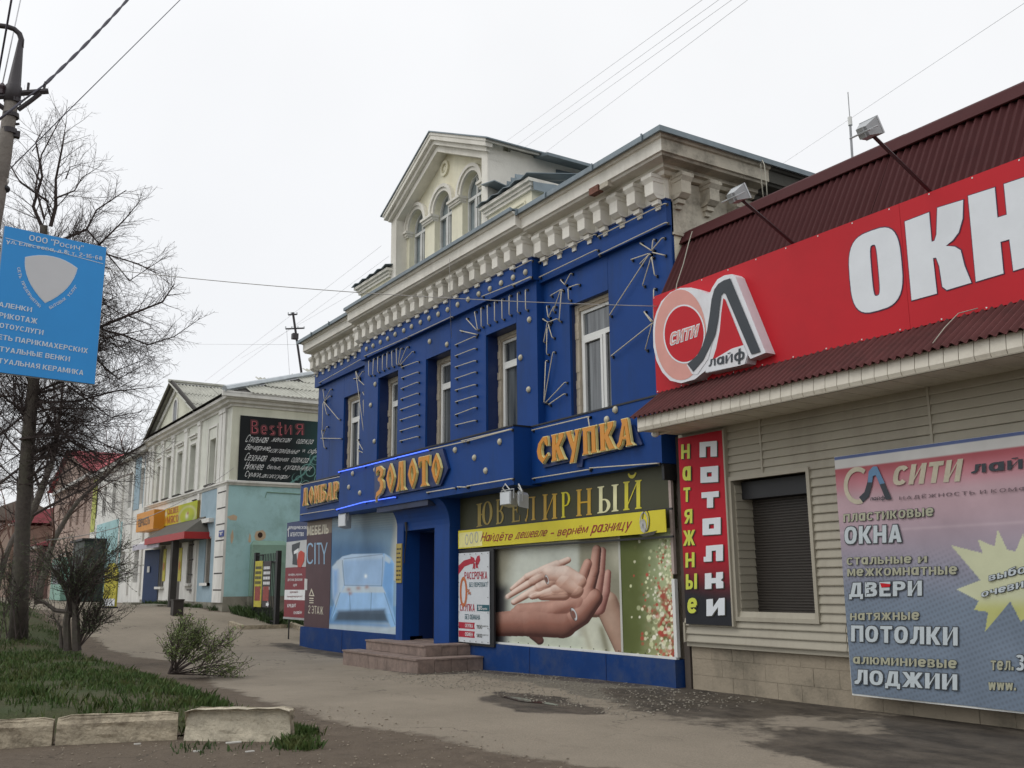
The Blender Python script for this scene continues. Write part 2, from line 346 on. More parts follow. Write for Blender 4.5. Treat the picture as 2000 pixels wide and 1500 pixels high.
def bars(F, u0, u1, v0, v1, d, m_, par, seed=1):
    r = random.Random(seed); mb = MB(); u = u0
    while u < u1-.01:
        w = r.uniform(.04, .12); fbox(mb, F, u, min(u+w, u1), v0, v1, d, d+.0015); u += w+.025
    return part('print', mb, m_, par, stuff=True)
def quadmap(tl, tr, br, bl):
    def w(a, b): # a 0..1 across, b 0..1 up
        top = (tl[0]+(tr[0]-tl[0])*a, tl[1]+(tr[1]-tl[1])*a); bot = (bl[0]+(br[0]-bl[0])*a, bl[1]+(br[1]-bl[1])*a)
        return bot[0]+(top[0]-bot[0])*b, bot[1]+(top[1]-bot[1])*b
    return w
def poster(name, F, u0, u1, v0, v1, nx, ny, fn, parent, d=0.0, wave=.004, thick=.012):
    """flat print: grid coloured by fn(U,V)->rgb (linear)"""
    us = np.linspace(u0, u1, nx); vs = np.linspace(v0, v1, ny); U, V = np.meshgrid(us, vs)
    rgb = fn(U, V); mb = MB(); D = d+thick+wave*np.sin(U*5.1+V*1.3)*np.sin(V*2.9+1)
    P = [F.p(float(a), float(b), float(c)) for a, b, c in zip(U.ravel(), V.ravel(), D.ravel())]
    fs = [(j*nx+i, j*nx+i+1, (j+1)*nx+i+1, (j+1)*nx+i) for j in range(ny-1) for i in range(nx-1)]
    mb.add(P, fs)
    fbx = len(mb.v)
    o = part(name, mb, PRINT, parent, smooth=True, recalc=False)
    at = o.data.color_attributes.new('print', 'FLOAT_COLOR', 'POINT')
    c = np.ones((nx*ny, 4), np.float32); c[:, :3] = np.clip(rgb.reshape(-1, 3), 0, 1)*1.22; at.data.foreach_set('color', c.ravel())
    return o
def C(h): return np.array(lin(h))
def mixc(A, B, t): return A*(1-t[..., None])+B*t[..., None]
def inpoly(X, Y, poly):
    r = np.zeros(X.shape, bool); n = len(poly); j = n-1
    for i in range(n):
        xi, yi = poly[i]; xj, yj = poly[j]
        if yi != yj: r ^= ((yi > Y) != (yj > Y)) & (X < (xj-xi)*(Y-yi)/(yj-yi)+xi)
        j = i
    return r
def polydist(X, Y, poly, closed=True):
    d = np.full(X.shape, 1e9); n = len(poly)
    for i in range(n if closed else n-1):
        ax, ay = poly[i]; bx, by = poly[(i+1) % n]; dx, dy = bx-ax, by-ay
        t = np.clip(((X-ax)*dx+(Y-ay)*dy)/(dx*dx+dy*dy+1e-12), 0, 1); d = np.minimum(d, np.hypot(X-ax-t*dx, Y-ay-t*dy))
    return d
def vnoise(X, Y, s, seed=0):
    x = X*s+seed*17.3; y = Y*s+seed*9.1; out = np.zeros_like(x); a = 1; tot = 0
    for o_ in range(4):
        xi = np.floor(x); yi = np.floor(y); fx = x-xi; fy = y-yi; fx = fx*fx*(3-2*fx); fy = fy*fy*(3-2*fy)
        h = lambda i, j: (np.sin(i*127.1+j*311.7+seed*74.7)*43758.5453) % 1
        out += a*((h(xi, yi)*(1-fx)+h(xi+1, yi)*fx)*(1-fy)+(h(xi, yi+1)*(1-fx)+h(xi+1, yi+1)*fx)*fy); tot += a
        x = x*2.03+5; y = y*2.03+3; a *= .5
    return out/tot

# ================================================================== GROUND
def groundmat(name, ha, hb, hdirt, rough=.9, speck=.25, bump=.5, wet=False):
    M = bpy.data.materials.new(name); M.use_nodes = True; t = M.node_tree; n = t.nodes; L = t.links
    b = n['Principled BSDF']; b.inputs['Roughness'].default_value = rough; b.inputs['Specular IOR Level'].default_value = .3
    g = n.new('ShaderNodeNewGeometry')
    def noise(sc_, det=6, ro=.6):
        q = n.new('ShaderNodeTexNoise'); q.inputs['Scale'].default_value = sc_; q.inputs['Detail'].default_value = det; q.inputs['Roughness'].default_value = ro
        L.new(g.outputs['Position'], q.inputs['Vector']); return q.outputs[0]
    def rng_(x, a, b_, c=0., d=1.):
        q = n.new('ShaderNodeMapRange'); q.inputs['From Min'].default_value = a; q.inputs['From Max'].default_value = b_
        q.inputs['To Min'].default_value = c; q.inputs['To Max'].default_value = d; L.new(x, q.inputs[0]); return q.outputs[0]
    def mix(f, A, B, bt='MIX'):
        q = n.new('ShaderNodeMix'); q.data_type = 'RGBA'; q.blend_type = bt
        if hasattr(f, 'links') or not isinstance(f, float): L.new(f, q.inputs[0])
        else: q.inputs[0].default_value = f
        for k, x in ((6, A), (7, B)):
            if isinstance(x, tuple): q.inputs[k].default_value = (*x, 1)
            else: L.new(x, q.inputs[k])
        return q.outputs[2]
    base = mix(rng_(noise(.55, 7), .35, .65), lin(ha), lin(hb))
    sp = rng_(noise(55, 3, .8), .3, .7, 1-speck, 1+speck*.6)
    cm = n.new('ShaderNodeCombineColor'); [L.new(sp, cm.inputs[k]) for k in range(3)]
    base = mix(1.0, base, cm.outputs[0], 'MULTIPLY')
    at = n.new('ShaderNodeAttribute'); at.attribute_name = 'edge'
    ma = n.new('ShaderNodeMath'); ma.operation = 'SUBTRACT'; L.new(at.outputs['Fac'], ma.inputs[0])
    L.new(rng_(noise(2.6, 7, .7), .25, .75, -.1, .75), ma.inputs[1])
    f = rng_(ma.outputs[0], -.12, .14)
    dm = mix(rng_(noise(9, 5, .7), .3, .7), tuple(x*.75 for x in lin(hdirt)), tuple(x*1.2 for x in lin(hdirt)))
    col = mix(f, dm, base); L.new(col, b.inputs['Base Color'])
    bp = n.new('ShaderNodeBump'); bp.inputs['Strength'].default_value = bump; bp.inputs['Distance'].default_value = .03
    L.new(noise(28, 6, .75), bp.inputs['Height']); L.new(bp.outputs[0], b.inputs['Normal'])
    if wet:
        L.new(rng_(noise(1.3, 4), .45, .6, .25, .8), b.inputs['Roughness'])
    return M
def sheet(name, poly, cell, off, material, fade=.45, jit=.12, zfn=None, seed=1):
    xs = [p[0] for p in poly]; ys = [p[1] for p in poly]
    nx = int((max(xs)-min(xs))/cell)+2; ny = int((max(ys)-min(ys))/cell)+2
    X, Y = np.meshgrid(min(xs)+np.arange(nx)*cell, min(ys)+np.arange(ny)*cell)
    jn = (vnoise(X, Y, 1.1, seed)-.5)*2*jit*2.5
    ins = inpoly(X, Y, poly); d = polydist(X, Y, poly)*np.where(ins, 1, -1)+jn
    ok = d > -cell*.2
    idx = -np.ones(X.shape, int); mb = MB(); e = []
    Z = gz(X, Y)+off if zfn is None else zfn(X, Y, d)
    use = np.zeros(X.shape, bool); q = ok[:-1, :-1] & ok[1:, :-1] & ok[:-1, 1:] & ok[1:, 1:]
    use[:-1, :-1] |= q; use[1:, :-1] |= q; use[:-1, 1:] |= q; use[1:, 1:] |= q
    idx[use] = np.arange(use.sum()); mb.v = list(zip(X[use].tolist(), Y[use].tolist(), Z[use].tolist()))
    jj, ii = np.nonzero(q)
    mb.f = list(zip(idx[jj, ii].tolist(), idx[jj, ii+1].tolist(), idx[jj+1, ii+1].tolist(), idx[jj+1, ii].tolist()))
    o = struct(name, mb, material, smooth=True)
    a = o.data.attributes.new('edge', 'FLOAT', 'POINT'); a.data.foreach_set('value', np.clip(d[use]/fade, 0, 1).astype(np.float32))
    return o
dirtm = groundmat('muddy_roadside_dirt', '#63584c', '#73685a', '#574c41', speck=.35, bump=.8)
soilm = groundmat('lawn_soil', '#3d4a26', '#54503a', '#5a4f43', speck=.4, bump=.9)
def pavemat():
    M = bpy.data.materials.new('worn_asphalt_with_mud'); M.use_nodes = True; t = M.node_tree; n = t.nodes; L = t.links
    b = n['Principled BSDF']; b.inputs['Specular IOR Level'].default_value = .35
    g = n.new('ShaderNodeNewGeometry')
    def noise(sc_, det=6, ro=.6, sy=1):
        q = n.new('ShaderNodeTexNoise'); q.inputs['Scale'].default_value = sc_; q.inputs['Detail'].default_value = det; q.inputs['Roughness'].default_value = ro
        if sy != 1:
            mp = n.new('ShaderNodeMapping'); mp.inputs['Scale'].default_value = (1, sy, 1); L.new(g.outputs['Position'], mp.inputs[0]); L.new(mp.outputs[0], q.inputs['Vector'])
        else: L.new(g.outputs['Position'], q.inputs['Vector'])
        return q.outputs[0]
    def rg(x, a, b_, c=0., d=1.):
        q = n.new('ShaderNodeMapRange'); q.inputs['From Min'].default_value = a; q.inputs['From Max'].default_value = b_
        q.inputs['To Min'].default_value = c; q.inputs['To Max'].default_value = d; L.new(x, q.inputs[0]); return q.outputs[0]
    def mix(f, A, B, bt='MIX'):
        q = n.new('ShaderNodeMix'); q.data_type = 'RGBA'; q.blend_type = bt
        if isinstance(f, float): q.inputs[0].default_value = f
        else: L.new(f, q.inputs[0])
        for k, x in ((6, A), (7, B)):
            if isinstance(x, tuple): q.inputs[k].default_value = (*x, 1)
            else: L.new(x, q.inputs[k])
        return q.outputs[2]
    def mth(op, a, b_):
        q = n.new('ShaderNodeMath'); q.operation = op
        for k, x in ((0, a), (1, b_)):
            if isinstance(x, (int, float)): q.inputs[k].default_value = x
            else: L.new(x, q.inputs[k])
        return q.outputs[0]
    def att(nm): q = n.new('ShaderNodeAttribute'); q.attribute_name = nm; return q.outputs['Fac']
    fine = noise(2.4, 8, .72); mid = noise(.7, 7, .65)
    def mask(nm, k=.9): return rg(mth('ADD', att(nm), mth('MULTIPLY', mth('SUBTRACT', fine, .5), k)), .42, .58)
    tan = mix(rg(mid, .35, .65), lin('#857c6e'), lin('#93897a')); tan = mix(rg(noise(1.6, 8, .75, 2.2), .55, .75, 0, .5), tan, lin('#6f665a'))
    dirt = mix(rg(noise(3.5, 8, .75), .3, .7), lin('#4a4036'), lin('#74685a')); dirt = mix(rg(mid, .4, .6), dirt, lin('#63584b'))
    grav = mix(rg(noise(16, 4, .8), .35, .65), lin('#57524a'), lin('#868073'))
    wet = mix(rg(noise(1.5, 8, .7, 1.8), .35, .65), lin('#332e29'), lin('#625a50'))
    col = mix(mask('m_path'), dirt, tan); col = mix(mask('m_grav', 1.1), col, grav); mw = mask('m_wet', 1.0); col = mix(mw, col, wet)
    sp = rg(noise(60, 3, .85), .3, .7, .74, 1.2); cm = n.new('ShaderNodeCombineColor'); [L.new(sp, cm.inputs[k]) for k in range(3)]
    col = mix(1.0, col, cm.outputs[0], 'MULTIPLY')
    vo = n.new('ShaderNodeTexVoronoi'); vo.feature = 'DISTANCE_TO_EDGE'; vo.inputs['Scale'].default_value = .33
    mp = n.new('ShaderNodeMapping'); L.new(g.outputs['Position'], mp.inputs[0]); nn = n.new('ShaderNodeTexNoise'); nn.inputs['Scale'].default_value = 1.5; nn.inputs['Detail'].default_value = 6; L.new(g.outputs['Position'], nn.inputs['Vector'])
    va = n.new('ShaderNodeVectorMath'); va.operation = 'MULTIPLY_ADD'; L.new(nn.outputs['Color'], va.inputs[0]); va.inputs[1].default_value = (1.6, 1.6, 0); L.new(mp.outputs[0], va.inputs[2]); L.new(va.outputs[0], vo.inputs['Vector'])
    cr_ = rg(vo.outputs['Distance'], .002, .006, 1, 0); cr_ = mth('MULTIPLY', cr_, rg(noise(.45, 3), .45, .55)); cr_ = mth('MULTIPLY', cr_, .75); col = mix(cr_, col, lin('#3f382f'))
    L.new(col, b.inputs['Base Color']); ro = mth('SUBTRACT', .93, mth('MULTIPLY', mw, rg(mid, .4, .65, .15, .55))); L.new(ro, b.inputs['Roughness'])
    hgt = mth('ADD', mth('MULTIPLY', noise(30, 6, .75), 1.0), mth('MULTIPLY', noise(7, 6, .7), rg(mask('m_path'), 0, 1, 2.2, .25)))
    bp = n.new('ShaderNodeBump'); bp.inputs['Strength'].default_value = .55; bp.inputs['Distance'].default_value = .03; L.new(hgt, bp.inputs['Height']); L.new(bp.outputs[0], b.inputs['Normal'])
    return M
pavm = pavemat()
# base ground
ax = np.unique(np.concatenate([np.array([-700, -400, -250, -160, -120, -90]), np.arange(-70, 6.01, 1.0), np.array([12, 25, 60, 120])]))
ay = np.unique(np.concatenate([np.array([-120, -60, -30, -15, -8, -4]), np.arange(-1, 24.01, 1.0), np.array([35, 60, 120, 250, 400])]))
X, Y = np.meshgrid(ax, ay); Z = gz(X, Y) - .05
mb = MB(); mb.v = list(zip(X.ravel().tolist(), Y.ravel().tolist(), Z.ravel().tolist())); nx = len(ax)
mb.f = [(j*nx+i, j*nx+i+1, (j+1)*nx+i+1, (j+1)*nx+i) for j in range(len(ay)-1) for i in range(nx-1)]
gr = struct('ground', mb, dirtm, smooth=True)
a = gr.data.attributes.new('edge', 'FLOAT', 'POINT'); a.data.foreach_set('value', np.full(len(mb.v), .8, np.float32))
pp_ = [G(*p) for p in ((1750, 1640), (1262, 1515), (1062, 1488), (875, 1450), (687, 1420), (610, 1388), (500, 1364), (430, 1340), (330, 1290), (215, 1268), (150, 1222))]
pth = [(4, 5.2)]+pp_+[(-60, 4.2), (-110, 4.5), (-110, 9.3), (-60, 9.4), (-34, 9.45), (-32.5, 10.6), (-29, 30), (-26.6, 30), (-26.5, 9.9), (4, 9.9)]
gsp = [(-26.4, 10.0), (-26.4, 9.45), (-24, 9.25), (-21, 9.3), (-20, 9.6), (-19.9, 9.45), (-16.5, 9.3), (-15.5, 8.9), (-13, 8.55), (-11.5, 8.2), (-10.6, 8.1), (-9.8, 8.0), (-9.8, 10.0)]
wp = [(4, 10.1), (-11.3, 10.1), (-11.5, 9.5), (-12.0, 8.9), (-10.8, 8.3), (-9.9, 7.5)]+[G(*p) for p in ((1262, 1424), (1320, 1444), (1480, 1472), (1600, 1498), (1760, 1540))]+[(4, 6.2)]
pc = G(1040, 1372)
damp = [(pc[0]+1.45*math.cos(t)*(1+.2*math.sin(3*t)), pc[1]+.55*math.sin(t)-.18*math.cos(t)) for t in np.linspace(0, 6.28, 18)[:-1]]
foot = [(-19.9, 8.2), (-16.2, 8.1), (-15.6, 9.0), (-11.4, 9.35), (-11.4, 10), (-19.9, 10)]
foot2 = [(-27.2, 9.0), (-22, 8.9), (-20.2, 9.3), (-20.2, 10), (-27.2, 10)]
px_ = np.concatenate([np.arange(-110, -30, .8), np.arange(-30, -24, .25), np.arange(-24, 4.2, .1)]); py_ = np.concatenate([np.arange(-2, 1.2, .25), np.arange(1.2, 10.2, .1), np.array([10.6, 11.2, 12, 14, 18, 24, 30])])
X, Y = np.meshgrid(px_, py_); wn = (vnoise(X, Y, .9, 3)-.5)
def sd(poly, wob=.5, fade=.35):
    d = polydist(X, Y, poly)*np.where(inpoly(X, Y, poly), 1, -1)+wn*wob; return np.clip(.5+d/(2*fade), 0, 1)
mp_ = sd(pth, .5, .45); mw_ = np.maximum.reduce([sd(wp, .9, .5)*np.clip(.62+1.6*(vnoise(X, Y, .55, 7)-.38), .35, 1), sd(damp, .5, .25), sd(foot, .5, .3)*.62, sd(foot2, .5, .3)*.6]); mg_ = sd(gsp, .5, .3)*.9
Z = gz(X, Y)+.035*(vnoise(X, Y, .7, 5)-.5)*(1-mp_)*(X > -40)+.05*(vnoise(X, Y, .8, 9)-.55)*sd(wp, .9, .5)*(Y < 9.4)+.012*(vnoise(X, Y, 2.5, 4)-.5)*(X > -24)+.004
nx = len(px_); mb = MB(); mb.v = list(zip(X.ravel().tolist(), Y.ravel().tolist(), Z.ravel().tolist())); mb.f = [(j*nx+i, j*nx+i+1, (j+1)*nx+i+1, (j+1)*nx+i) for j in range(len(py_)-1) for i in range(nx-1)]
pv_o = struct('asphalt_path', mb, pavm, smooth=True)
for nm, arr in (('m_path', mp_), ('m_wet', mw_), ('m_grav', mg_)): a = pv_o.data.attributes.new(nm, 'FLOAT', 'POINT'); a.data.foreach_set('value', arr.ravel().astype(np.float32))
watm = mat('puddle_water', '#2a2a2b', .05, var=.1, spec=.6)
mb = MB(); ring = [(pc[0]-.15+.55*math.cos(t)*(1+.25*math.sin(2*t+1)), pc[1]+.02+.10*math.sin(t)*(1+.3*math.sin(3*t)), float(gz(pc[0], 0))+.012) for t in np.linspace(0, 6.28, 28)[:-1]]
mb.add(ring, [tuple(range(len(ring)))]); struct('puddle', mb, watm)
# lawn mound
def LG(px, py):  # point on the lawn level, 0.22 above the road
    d = ray(px, py); t = (.2-CAMZ)/d[2]; return float(t*d[0]), float(t*d[1])
lawn = [LG(560, 1393), LG(490, 1368), LG(435, 1342), LG(335, 1300), (-20.3, 4.35), (-23.5, 4.2), (-31, 4.3), (-60, 4.2), (-60, -14), (-16.5, -14), (-11.25, 1.2), (-10.75, 2.3), (-10.5, 2.95)]
def lawnz(X, Y, d): return gz(X, Y)+.015+.2*sst(-.05, .75, d)+.05*(vnoise(X, Y, .8, 5)-.5)*sst(0, 1, d)
sheet('lawn', lawn, .16, 0, soilm, fade=.4, jit=.08, zfn=lawnz, seed=2)
# grass blades
def grass(name, label, n, polys, hmin, hmax, zf, colr, seed=1, dens=None, near=None):
    r = np.random.default_rng(seed); xs = [p[0] for p in polys]; ys = [p[1] for p in polys]
    P = []; tot = 0
    while tot < n:
        x = r.uniform(min(xs), max(xs), n*2); y = r.uniform(min(ys), max(ys), n*2)
        k = inpoly(x, y, polys)
        if near is not None:   # thinner further from the street corner
            k &= r.random(len(x)) < np.clip((near/np.hypot(x, y))**1.6, .02, 1)
        dn = vnoise(x, y, 1.3, 11)*.65+vnoise(x, y, 4.5, 12)*.35
        k &= r.random(len(x)) < sst(.38, .60, dn)
        P.append(np.stack([x[k], y[k]], 1)); tot += k.sum()
    P = np.concatenate(P)[:n]; x, y = P.T; d = polydist(x, y, polys); z = zf(x, y, d)
    x = x+r.normal(0, .05, n); y = y+r.normal(0, .05, n)
    h = r.uniform(hmin, hmax, n)*.5+r.uniform(hmin, hmax, n)*.5*(r.random(n) < .6)+.3*hmin
    h = h*1.0*np.ones(n)
    h = h*(.55+.9*vnoise(x, y, 1.8, 21)); a = r.uniform(0, 6.28, n); w = r.uniform(.004, .009, n)*1.3
    la = r.uniform(0, 6.28, n); lean = r.uniform(.1, .8, n)*h
    bx, by = np.cos(a)*w, np.sin(a)*w
    V = np.stack([np.stack([x-bx, y-by, z-.02], 1), np.stack([x+bx, y+by, z-.02], 1), np.stack([x+bx*.6+np.cos(la)*lean*.35, y+by*.6+np.sin(la)*lean*.35, z+h*.6], 1), np.stack([x+np.cos(la)*lean, y+np.sin(la)*lean, z+h], 1)], 1).reshape(-1, 3)
    F = np.stack([np.arange(n)*4, np.arange(n)*4+1, np.arange(n)*4+2, np.arange(n)*4+3], 1)
    me = bpy.data.meshes.new(name); me.vertices.add(len(V)); me.vertices.foreach_set('co', V.ravel())
    me.loops.add(4*n); me.loops.foreach_set('vertex_index', F.ravel()); me.polygons.add(n)
    me.polygons.foreach_set('loop_start', np.arange(n)*4); me.polygons.foreach_set('loop_total', np.full(n, 4)); me.update(calc_edges=True)
    me.materials.append(colr); o = bpy.data.objects.new(name, me); COL.objects.link(o); tag(o, label, 'grass'); o['kind'] = 'stuff'
    return o
grassm = mat('spring_grass_blade', '#43592b', .6, var=.5, scale=7, spec=.3, dirt='#6a5f3e', damt=.75, dscale=2.2)
weedm = mat('dark_weed_leaf', '#3d5228', .6, var=.4, scale=8)
grass('grass', 'ragged spring grass covering the raised lawn behind the kerb stones', 95000, lawn, .04, .12, lambda x, y, d: lawnz(x, y, d), grassm, near=10)
tuft = [G(562, 1428), G(592, 1424), G(622, 1446), G(618, 1464), G(590, 1470), G(560, 1462)]
grass('grass_tuft', 'grass tuft growing in the dirt right of the tipped kerb stone', 1500, [(x-.02, y) for x, y in tuft], .04, .11, lambda x, y, d: gz(x, y)+.0*x, grassm, seed=5)
grass('kerb_weeds', 'sparse weeds sprouting at the foot of the kerb stones', 160, [G(350, 1455), G(560, 1458), G(570, 1472), G(340, 1475)], .03, .08, lambda x, y, d: gz(x, y)+.0*x, weedm, seed=6)
grass('gate_weeds', 'green weeds growing along the foot of the turquoise wall by the gate', 3500, [(-33.2, 9.9), (-29.8, 10.6), (-30.2, 11.3), (-33.6, 11.0)], .1, .3, lambda x, y, d: gz(x, y)+.0*x, weedm, seed=8)
grass('wall_weeds', 'weeds growing along the stained base of the white and blue facade', 2600, [(-34.2, 9.45), (-44, 9.45), (-44, 9.75), (-34.2, 9.75)], .05, .2, lambda x, y, d: gz(x, y)+.0*x, weedm, seed=10)
# pebbles and litter
def debris(name, label, n, box, rmin, rmax, material, seed):
    r = np.random.default_rng(seed); mb = MB()
    for i in range(n):
        x = r.uniform(box[0], box[1]); y = r.uniform(box[2], box[3]); s = r.uniform(rmin, rmax)
        mb.sphere((x, y, float(gz(x, y))+s*.2+.01), s, 5, 3, (r.uniform(.7, 1.4), r.uniform(.7, 1.3), r.uniform(.4, .8)))
    o = part(name, mb, material, None, stuff=True); tag(o, label, 'gravel')
debris('pebbles', 'small pebbles and crumbs scattered in the dirt below the kerb', 900, (-12, -6, 1.2, 5.2), .004, .014, mat('pebble', '#8b8172', .9, var=.4, scale=30), 3)
debris('gravel', 'loose gravel along the blue plinth', 1500, (-16.6, -9, 7.2, 9.7), .004, .016, mat('gravel_stone', '#8d877b', .9, var=.4, scale=30), 4)
litm = mat('white_litter', '#c9c7c0', .6)
for i, (px, py, w, lab) in enumerate(((456, 1453, .07, 'white cigarette packet scrap lying below the tipped kerb stone'), (385, 1470, .035, 'small pale paper scrap in the dirt left of the tipped kerb stone'), (488, 1471, .04, 'small crumpled paper scrap right of the white packet scrap'), (268, 1456, .03, 'tiny pale scrap on the dirt below the middle kerb stone'))):
    x, y = G(px, py); mb = MB(); mb.box(x-w*.4, x+w*.4, y-w, y+w, .004, .02); o = part('litter', mb, litm); o.rotation_euler = (0, 0, 0); tag(o, lab, 'litter')
# kerb stones
kerbm = mat('old_concrete_kerb', '#a89d88', .95, var=.3, scale=9, bump=1.0, bscale=30, dirt='#5a4f40', damt=.95, dscale=3.5)
kerbm2 = mat('pale_mossy_kerb', '#bab19d', .95, var=.3, scale=9, bump=1.0, bscale=30, dirt='#665d4d', damt=.9, dscale=4.5)
def stone(name, label, pts_bottom, h, depth, m_, tilt=0, top_in=.02, group=None):
    (x0, y0), (x1, y1) = pts_bottom; d = Vector((x1-x0, y1-y0, 0)); L_ = d.length; d.normalize(); n = Vector((-d.y, d.x, 0))
    if n.x > 0: n = -n
    bm = bmesh.new(); bmesh.ops.create_grid(bm, x_segments=1, y_segments=1, size=1); bm.free()
    nx_, ny_, nz_ = 22, 4, 6; r = random.Random(hash(label) % 1000); bm = bmesh.new(); bmesh.ops.create_cube(bm, size=1)
    bmesh.ops.subdivide_edges(bm, edges=bm.edges[:], cuts=9, use_grid_fill=True)
    for v in bm.verts:
        a, b, c = v.co.x+.5, v.co.y+.5, v.co.z+.5
        e1 = .018*(abs(v.co.y) > .49)*(abs(v.co.z) > .49)+.02*(abs(v.co.x) > .49)*(abs(v.co.z) > .49)
        nn = float(vnoise(np.array([a*9+c*3]), np.array([b*5+c*7]), 1.0, 3)[0])-.5
        p = Vector((x0, y0, -.08))+d*(a*L_)+n*(b*depth)+Vector((0, 0, c*(h+.08)))
        p += n*(top_in*c)*(1 if b < .5 else -1)
        p += (Vector((0, 0, -1))*nn*.045 if c > .9 else Vector((0, 0, 0)))+(-n*nn*.04 if b < .1 else Vector((0, 0, 0)))
        if c > .9: p.z -= e1; 
        if b < .1 and c > .9: p += n*.022
        v.co = p
    c0 = Vector(((x0+x1)/2, (y0+y1)/2, 0))
    R_ = Matrix.Translation(c0) @ Matrix.Rotation(tilt, 4, n) @ Matrix.Translation(-c0)
    bmesh.ops.transform(bm, matrix=R_, verts=bm.verts)
    me = bpy.data.meshes.new(name); bm.to_mesh(me); bm.free(); me.materials.append(m_)
    o = bpy.data.objects.new(name, me); COL.objects.link(o); tag(o, label, 'kerb stone', group); return o
k1 = G(107, 1459); k2 = G(345, 1447); kg = 'concrete kerb stones edging the lawn'
dk = Vector((k2[0]-k1[0], k2[1]-k1[1])); 
stone('kerb_stone', 'long pale concrete kerb stone between two others, below the grass', (k1, k2), .27, .16, kerbm, group=kg)
stone('kerb_stone', 'kerb stone cut off by the left edge of the picture', ((k1[0]-dk.x*.93, k1[1]-dk.y*.93), (k1[0]-dk.x*.03, k1[1]-dk.y*.03)), .26, .16, kerbm, group=kg)
stone('kerb_stone', 'tipped whitish kerb stone at the right end, leaning back out of line', (G(357, 1449), G(563, 1452)), .31, .2, kerbm2, tilt=-.02, top_in=.09, group=kg)
mb = MB(); 
for a_, b_ in (((445, 1221), (468, 1229)), ((470, 1230), (560, 1227)), ((562, 1222), (588, 1232))):
    (x0, y0), (x1, y1) = G(*a_), G(*b_); z = float(gz(x0, 0)); z2 = float(gz(x1, 0))
    q = MB(); q.prism([(x0, y0, z-.1), (x1, y1, z2-.1), (x1, y1+.14, z2-.1), (x0, y0+.14, z-.1)], (0, 0, 0), (0, 0, .22)); o = part('kerb_stone', q, kerbm)
    tag(o, {445: 'short kerb stone at the corner of the turquoise wall', 470: 'long low kerb stone in front of the black gate', 562: 'kerb stone between the legal agency sign and the blue plinth'}[a_[0]], 'kerb stone')

# ================================================================== BLUE JEWELLERY BUILDING
XR, XL = -11.05, -26.3; MX0, MX1 = -22.6, -14.68
BB = thing('shop_building', 'two storey building clad in blue panels with ivory bracketed cornice and arched attic gable', 'building', (-18.7, 10, 0))
YW, YM = 10.05, 9.89
mb = MB()
mb.box(XL+.1, XR-.02, YW+.12, YW+.4, 6.4, 8.2); mb.box(XR-.35, XR-.02, YW+.3, 22, -.3, 8.2); mb.box(XL+.1, XL+.4, YW+.3, 22, -.3, 8.2); mb.box(XL, XR, 21.7, 22, -.3, 8.2)
part('wall', mb, plastd, BB)
for a_, b_ in ((XL+.12, -19.7), (-18.12, XR-.03)): part('ground_floor_wall', MB().box(a_, b_, YW+.02, YW+.36, -.3, 4.2), beige, BB)
# dark interior lining behind the windows
part('interior', MB().box(XL+.4, XR-.4, YW+1.0, YW+1.1, 4.2, 8), dark, BB)
# upper cladding: measure window openings
def win(pxL, pyL, pxR, Y, bot):
    return WX(pxL, pyL, Y), WX(pxR, pyL-8, Y), WZ(pxL, pyL, Y), bot
wins = [(*win(672, 777, 703.5, YW, 4.35), YW), (*win(738.7, 739, 777.5, YM, 4.35), YM), (*win(832, 702, 880, YM, 4.38), YM), (*win(949, 655, 1008.5, YM, 4.38), YM), (*win(1112, 597, 1188.5, YW, 4.3), YW)]
ZT = 7.15
def clad(x0, x1, Yp):
    ws = [w for w in wins if w[4] == Yp and x0 < w[0] < x1]; ws.sort(); xs = x0
    def pan(a, b, z0, z1, lab=None):
        if b-a < .03: return
        nseg = max(1, round((b-a)/1.25))
        for k in range(nseg):
            q = MB(); q.box(a+(b-a)*k/nseg+.004, a+(b-a)*(k+1)/nseg-.004, Yp, Yp+.05, z0, z1)
            part('cladding_panel', q, blue, BB)
    for w in ws:
        pan(xs, w[0], 3.9, ZT); pan(w[0], w[1], w[2]+.0, ZT); pan(w[0], w[1], 3.9, w[3]); xs = w[1]
        q = MB(); D = YW+.3
        q.box(w[0]-.03, w[0], Yp+.052, D, w[3]-.02, w[2]+.03); q.box(w[1], w[1]+.03, Yp+.052, D, w[3]-.02, w[2]+.03)
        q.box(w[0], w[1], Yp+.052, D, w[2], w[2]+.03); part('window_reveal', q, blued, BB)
    pan(xs, x1, 3.9, ZT)
clad(XL+.1, MX0, YW); clad(MX0, MX1, YM); clad(MX1, XR, YW)
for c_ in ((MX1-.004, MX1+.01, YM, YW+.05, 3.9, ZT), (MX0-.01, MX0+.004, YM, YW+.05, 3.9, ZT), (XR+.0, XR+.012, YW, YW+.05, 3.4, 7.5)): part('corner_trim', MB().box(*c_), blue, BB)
q = MB(); q.box(XL+.1, XR, YW+.06, YW+.1, 7.0, 7.4); part('backing_strip', q, dark, BB)
